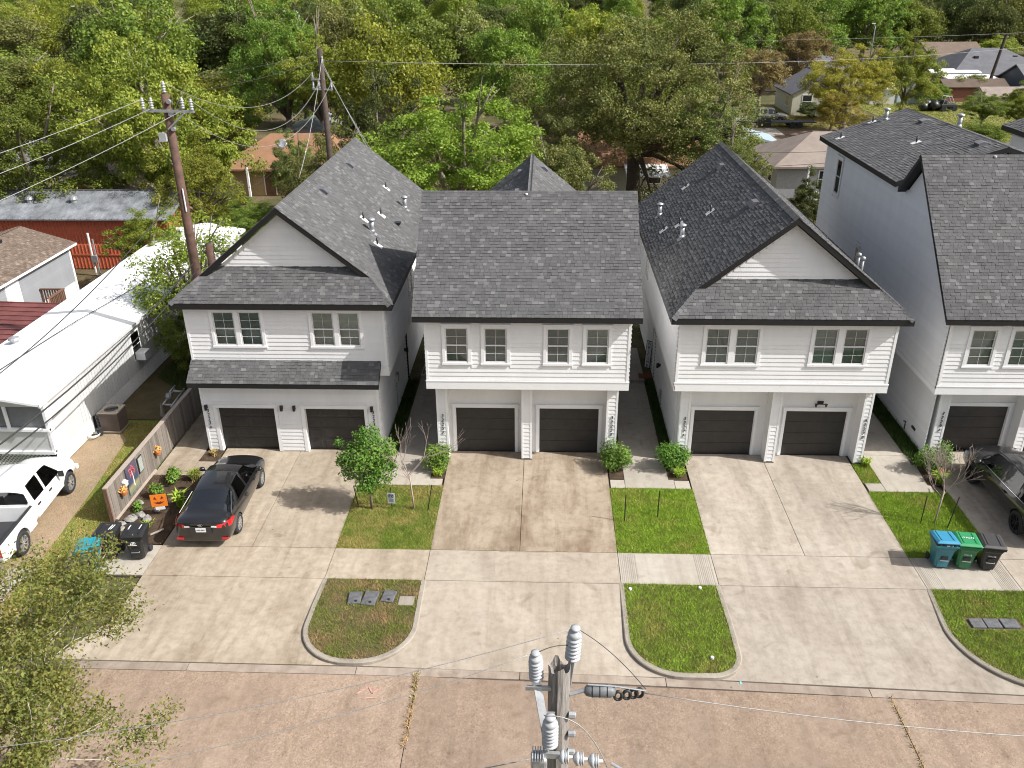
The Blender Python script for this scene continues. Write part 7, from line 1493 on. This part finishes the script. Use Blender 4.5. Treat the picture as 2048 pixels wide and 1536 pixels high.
def post_ins(c, h, r, d=(0,0,1)):
    m = MB(); pr = [(r*.62,0)]
    N = 6
    for i in range(N): z = h*.72*i/N; e = h*.72/N; pr += [(r*.70,z+.02*e),(r*1.0,z+.22*e),(r*1.02,z+.42*e),(r*.9,z+.62*e),(r*.72,z+.80*e)]
    pr += [(r*.85,h*.73),(r*.95,h*.78),(r*.80,h*.85),(r*.5,h*.88),(r*.5,h*.93),(r*.66,h*.95),(r*.62,h),(r*.2,h+.01)]
    m.lathe(pr, (0,0,0), 20); M = Matrix.Translation(c) @ Vector((0,0,1)).rotation_difference(Vector(d)).to_matrix().to_4x4()
    return m.build('post_insulator', M_INSUL, fp, True, M=M)
post_ins((.43,8.74,9.96), .52, .105, (.06,.05,1)); post_ins((-.055,8.5,9.82), .46, .098, (-.03,0,1)); post_ins((.135,8.02,9.14), .50, .108, (.0,0,1))
# brackets
MB().bar((.34,8.55,9.3),(.43,8.74,9.97),.085,.03).build('bracket', M_GALV, fp); MB().bar((-.06,8.5,9.83),(.12,8.03,9.02),.11,.03).build('bracket', M_GALV, fp)
MB().box(-.2,.14,8.40,8.44,9.70,9.76).build('bracket_strap', M_GALV, fp); MB().box(-.02,.2,8.30,8.33,9.35,9.40).build('bracket_strap', M_GALV, fp)
MB().bar((.02,7.98,9.0),(.30,7.98,8.98),.05,.09).build('clevis', M_GALV, fp)
for i in range(3):
    c_ = (.34+i*.20, 7.98, 8.96-i*.03); m = MB()
    m.lathe([(.022,-.10),(.05,-.085),(.085,-.055),(.092,-.02),(.06,-.015),(.092,.0),(.092,.01),(.06,.015),(.092,.03),(.092,.04),(.05,.045),(.022,.05),(.02,.10)], c_, 18, 'x'); m.build('strain_insulator', M_INSUL, fp, True)
MB().tube([(.95,7.98,8.86),(1.15,7.9,8.80),(1.3,7.7,8.5)], .02, 6).build('tail_wire', M_GALV, fp)
lm = MB().box(-.12,.10,7.9,8.1,8.55,8.96); lm.build('cutout_body', M_GALV, fp, bev=.04)
for i in range(5): MB().box(-.10+i*.035,-.085+i*.035,7.88,8.08,8.97,9.03).build('cooling_fin', M_INSUL, fp)
for z in (9.25,8.9,8.55): MB().lathe([(.05,-.03),(.05,.05),(.025,.07)], (.42,8.42,z), 8, 'x').build('bolt', M_GALV, fp)
cc = MB().tube([(.40,8.5,9.55),(.62,8.52,9.62)], .03, 8).build('closure_hook', M_GALV, fp)
cl = thing('cable_closure', 'grey splice closure with black cable loops strung beside the front pole', 'cable closure', (.95,8.5,9.5)); MB().lathe([(.02,.58),(.07,.62),(.085,.70),(.085,.95),(.06,1.0),(.02,1.02)], (0,8.52,9.60), 16, 'x').build('closure', mat('dull_grey_shell', (.13,.135,.14), .5, var=.3), cl, True)
for x in (.70,.80,.90): MB().lathe([(.089,-.006),(.089,.006)], (x,8.52,9.60), 16, 'x').build('closure_band', M_BLACK, cl)
for i, x in enumerate((1.05,1.17,1.26,1.34)): MB().tube([(x+.05*math.cos(a), 8.50+.02*i, 9.54+.075*math.sin(a)) for a in np.linspace(0,6.283,15)], .022, 6, cap=False).build('cable_loop', M_WIRE, cl, True)
MB().tube([(.64,8.52,9.71),(1.0,8.52,9.69),(1.42,8.52,9.62)], .012, 6).build('strand', M_GALV, cl)
wire('cable running right from the splice closure', (1.4,8.52,9.58), (14,8.9,8.7), .45, .007)
wire('far conductor on the front pole running left', (.45,8.76,10.47), (-9,7.2,9.4), .35, .005, M_WIREL)
wire('near conductor on the front pole running left', (-.06,8.5,10.28), (-9,6.6,9.2), .4, .005, M_WIREL)
wire('conductor curving right from the tall insulator', (.47,8.76,10.47), (1.42,8.54,9.63), -.10, .006, M_WIRE)
wire('thin jumper between the two upper insulators', (-.03,8.5,10.28), (.42,8.72,10.2), -.05, .006, M_WIRE)
tag(MB().tube([(.05+1.0*math.sin(a*.5), 8.02, 9.66-.9*(1-math.cos(a))**1.4*.6) for a in np.linspace(0,2.6,22)], .008, 6).build('jumper_wire', M_WIREL, None, True), 'pale jumper wire arching from the lowest insulator on the front pole', 'wire')
wire('lower cable passing left from the front pole', (.1,8.3,8.6), (-10,7.6,7.2), .3, .008, M_WIREL)
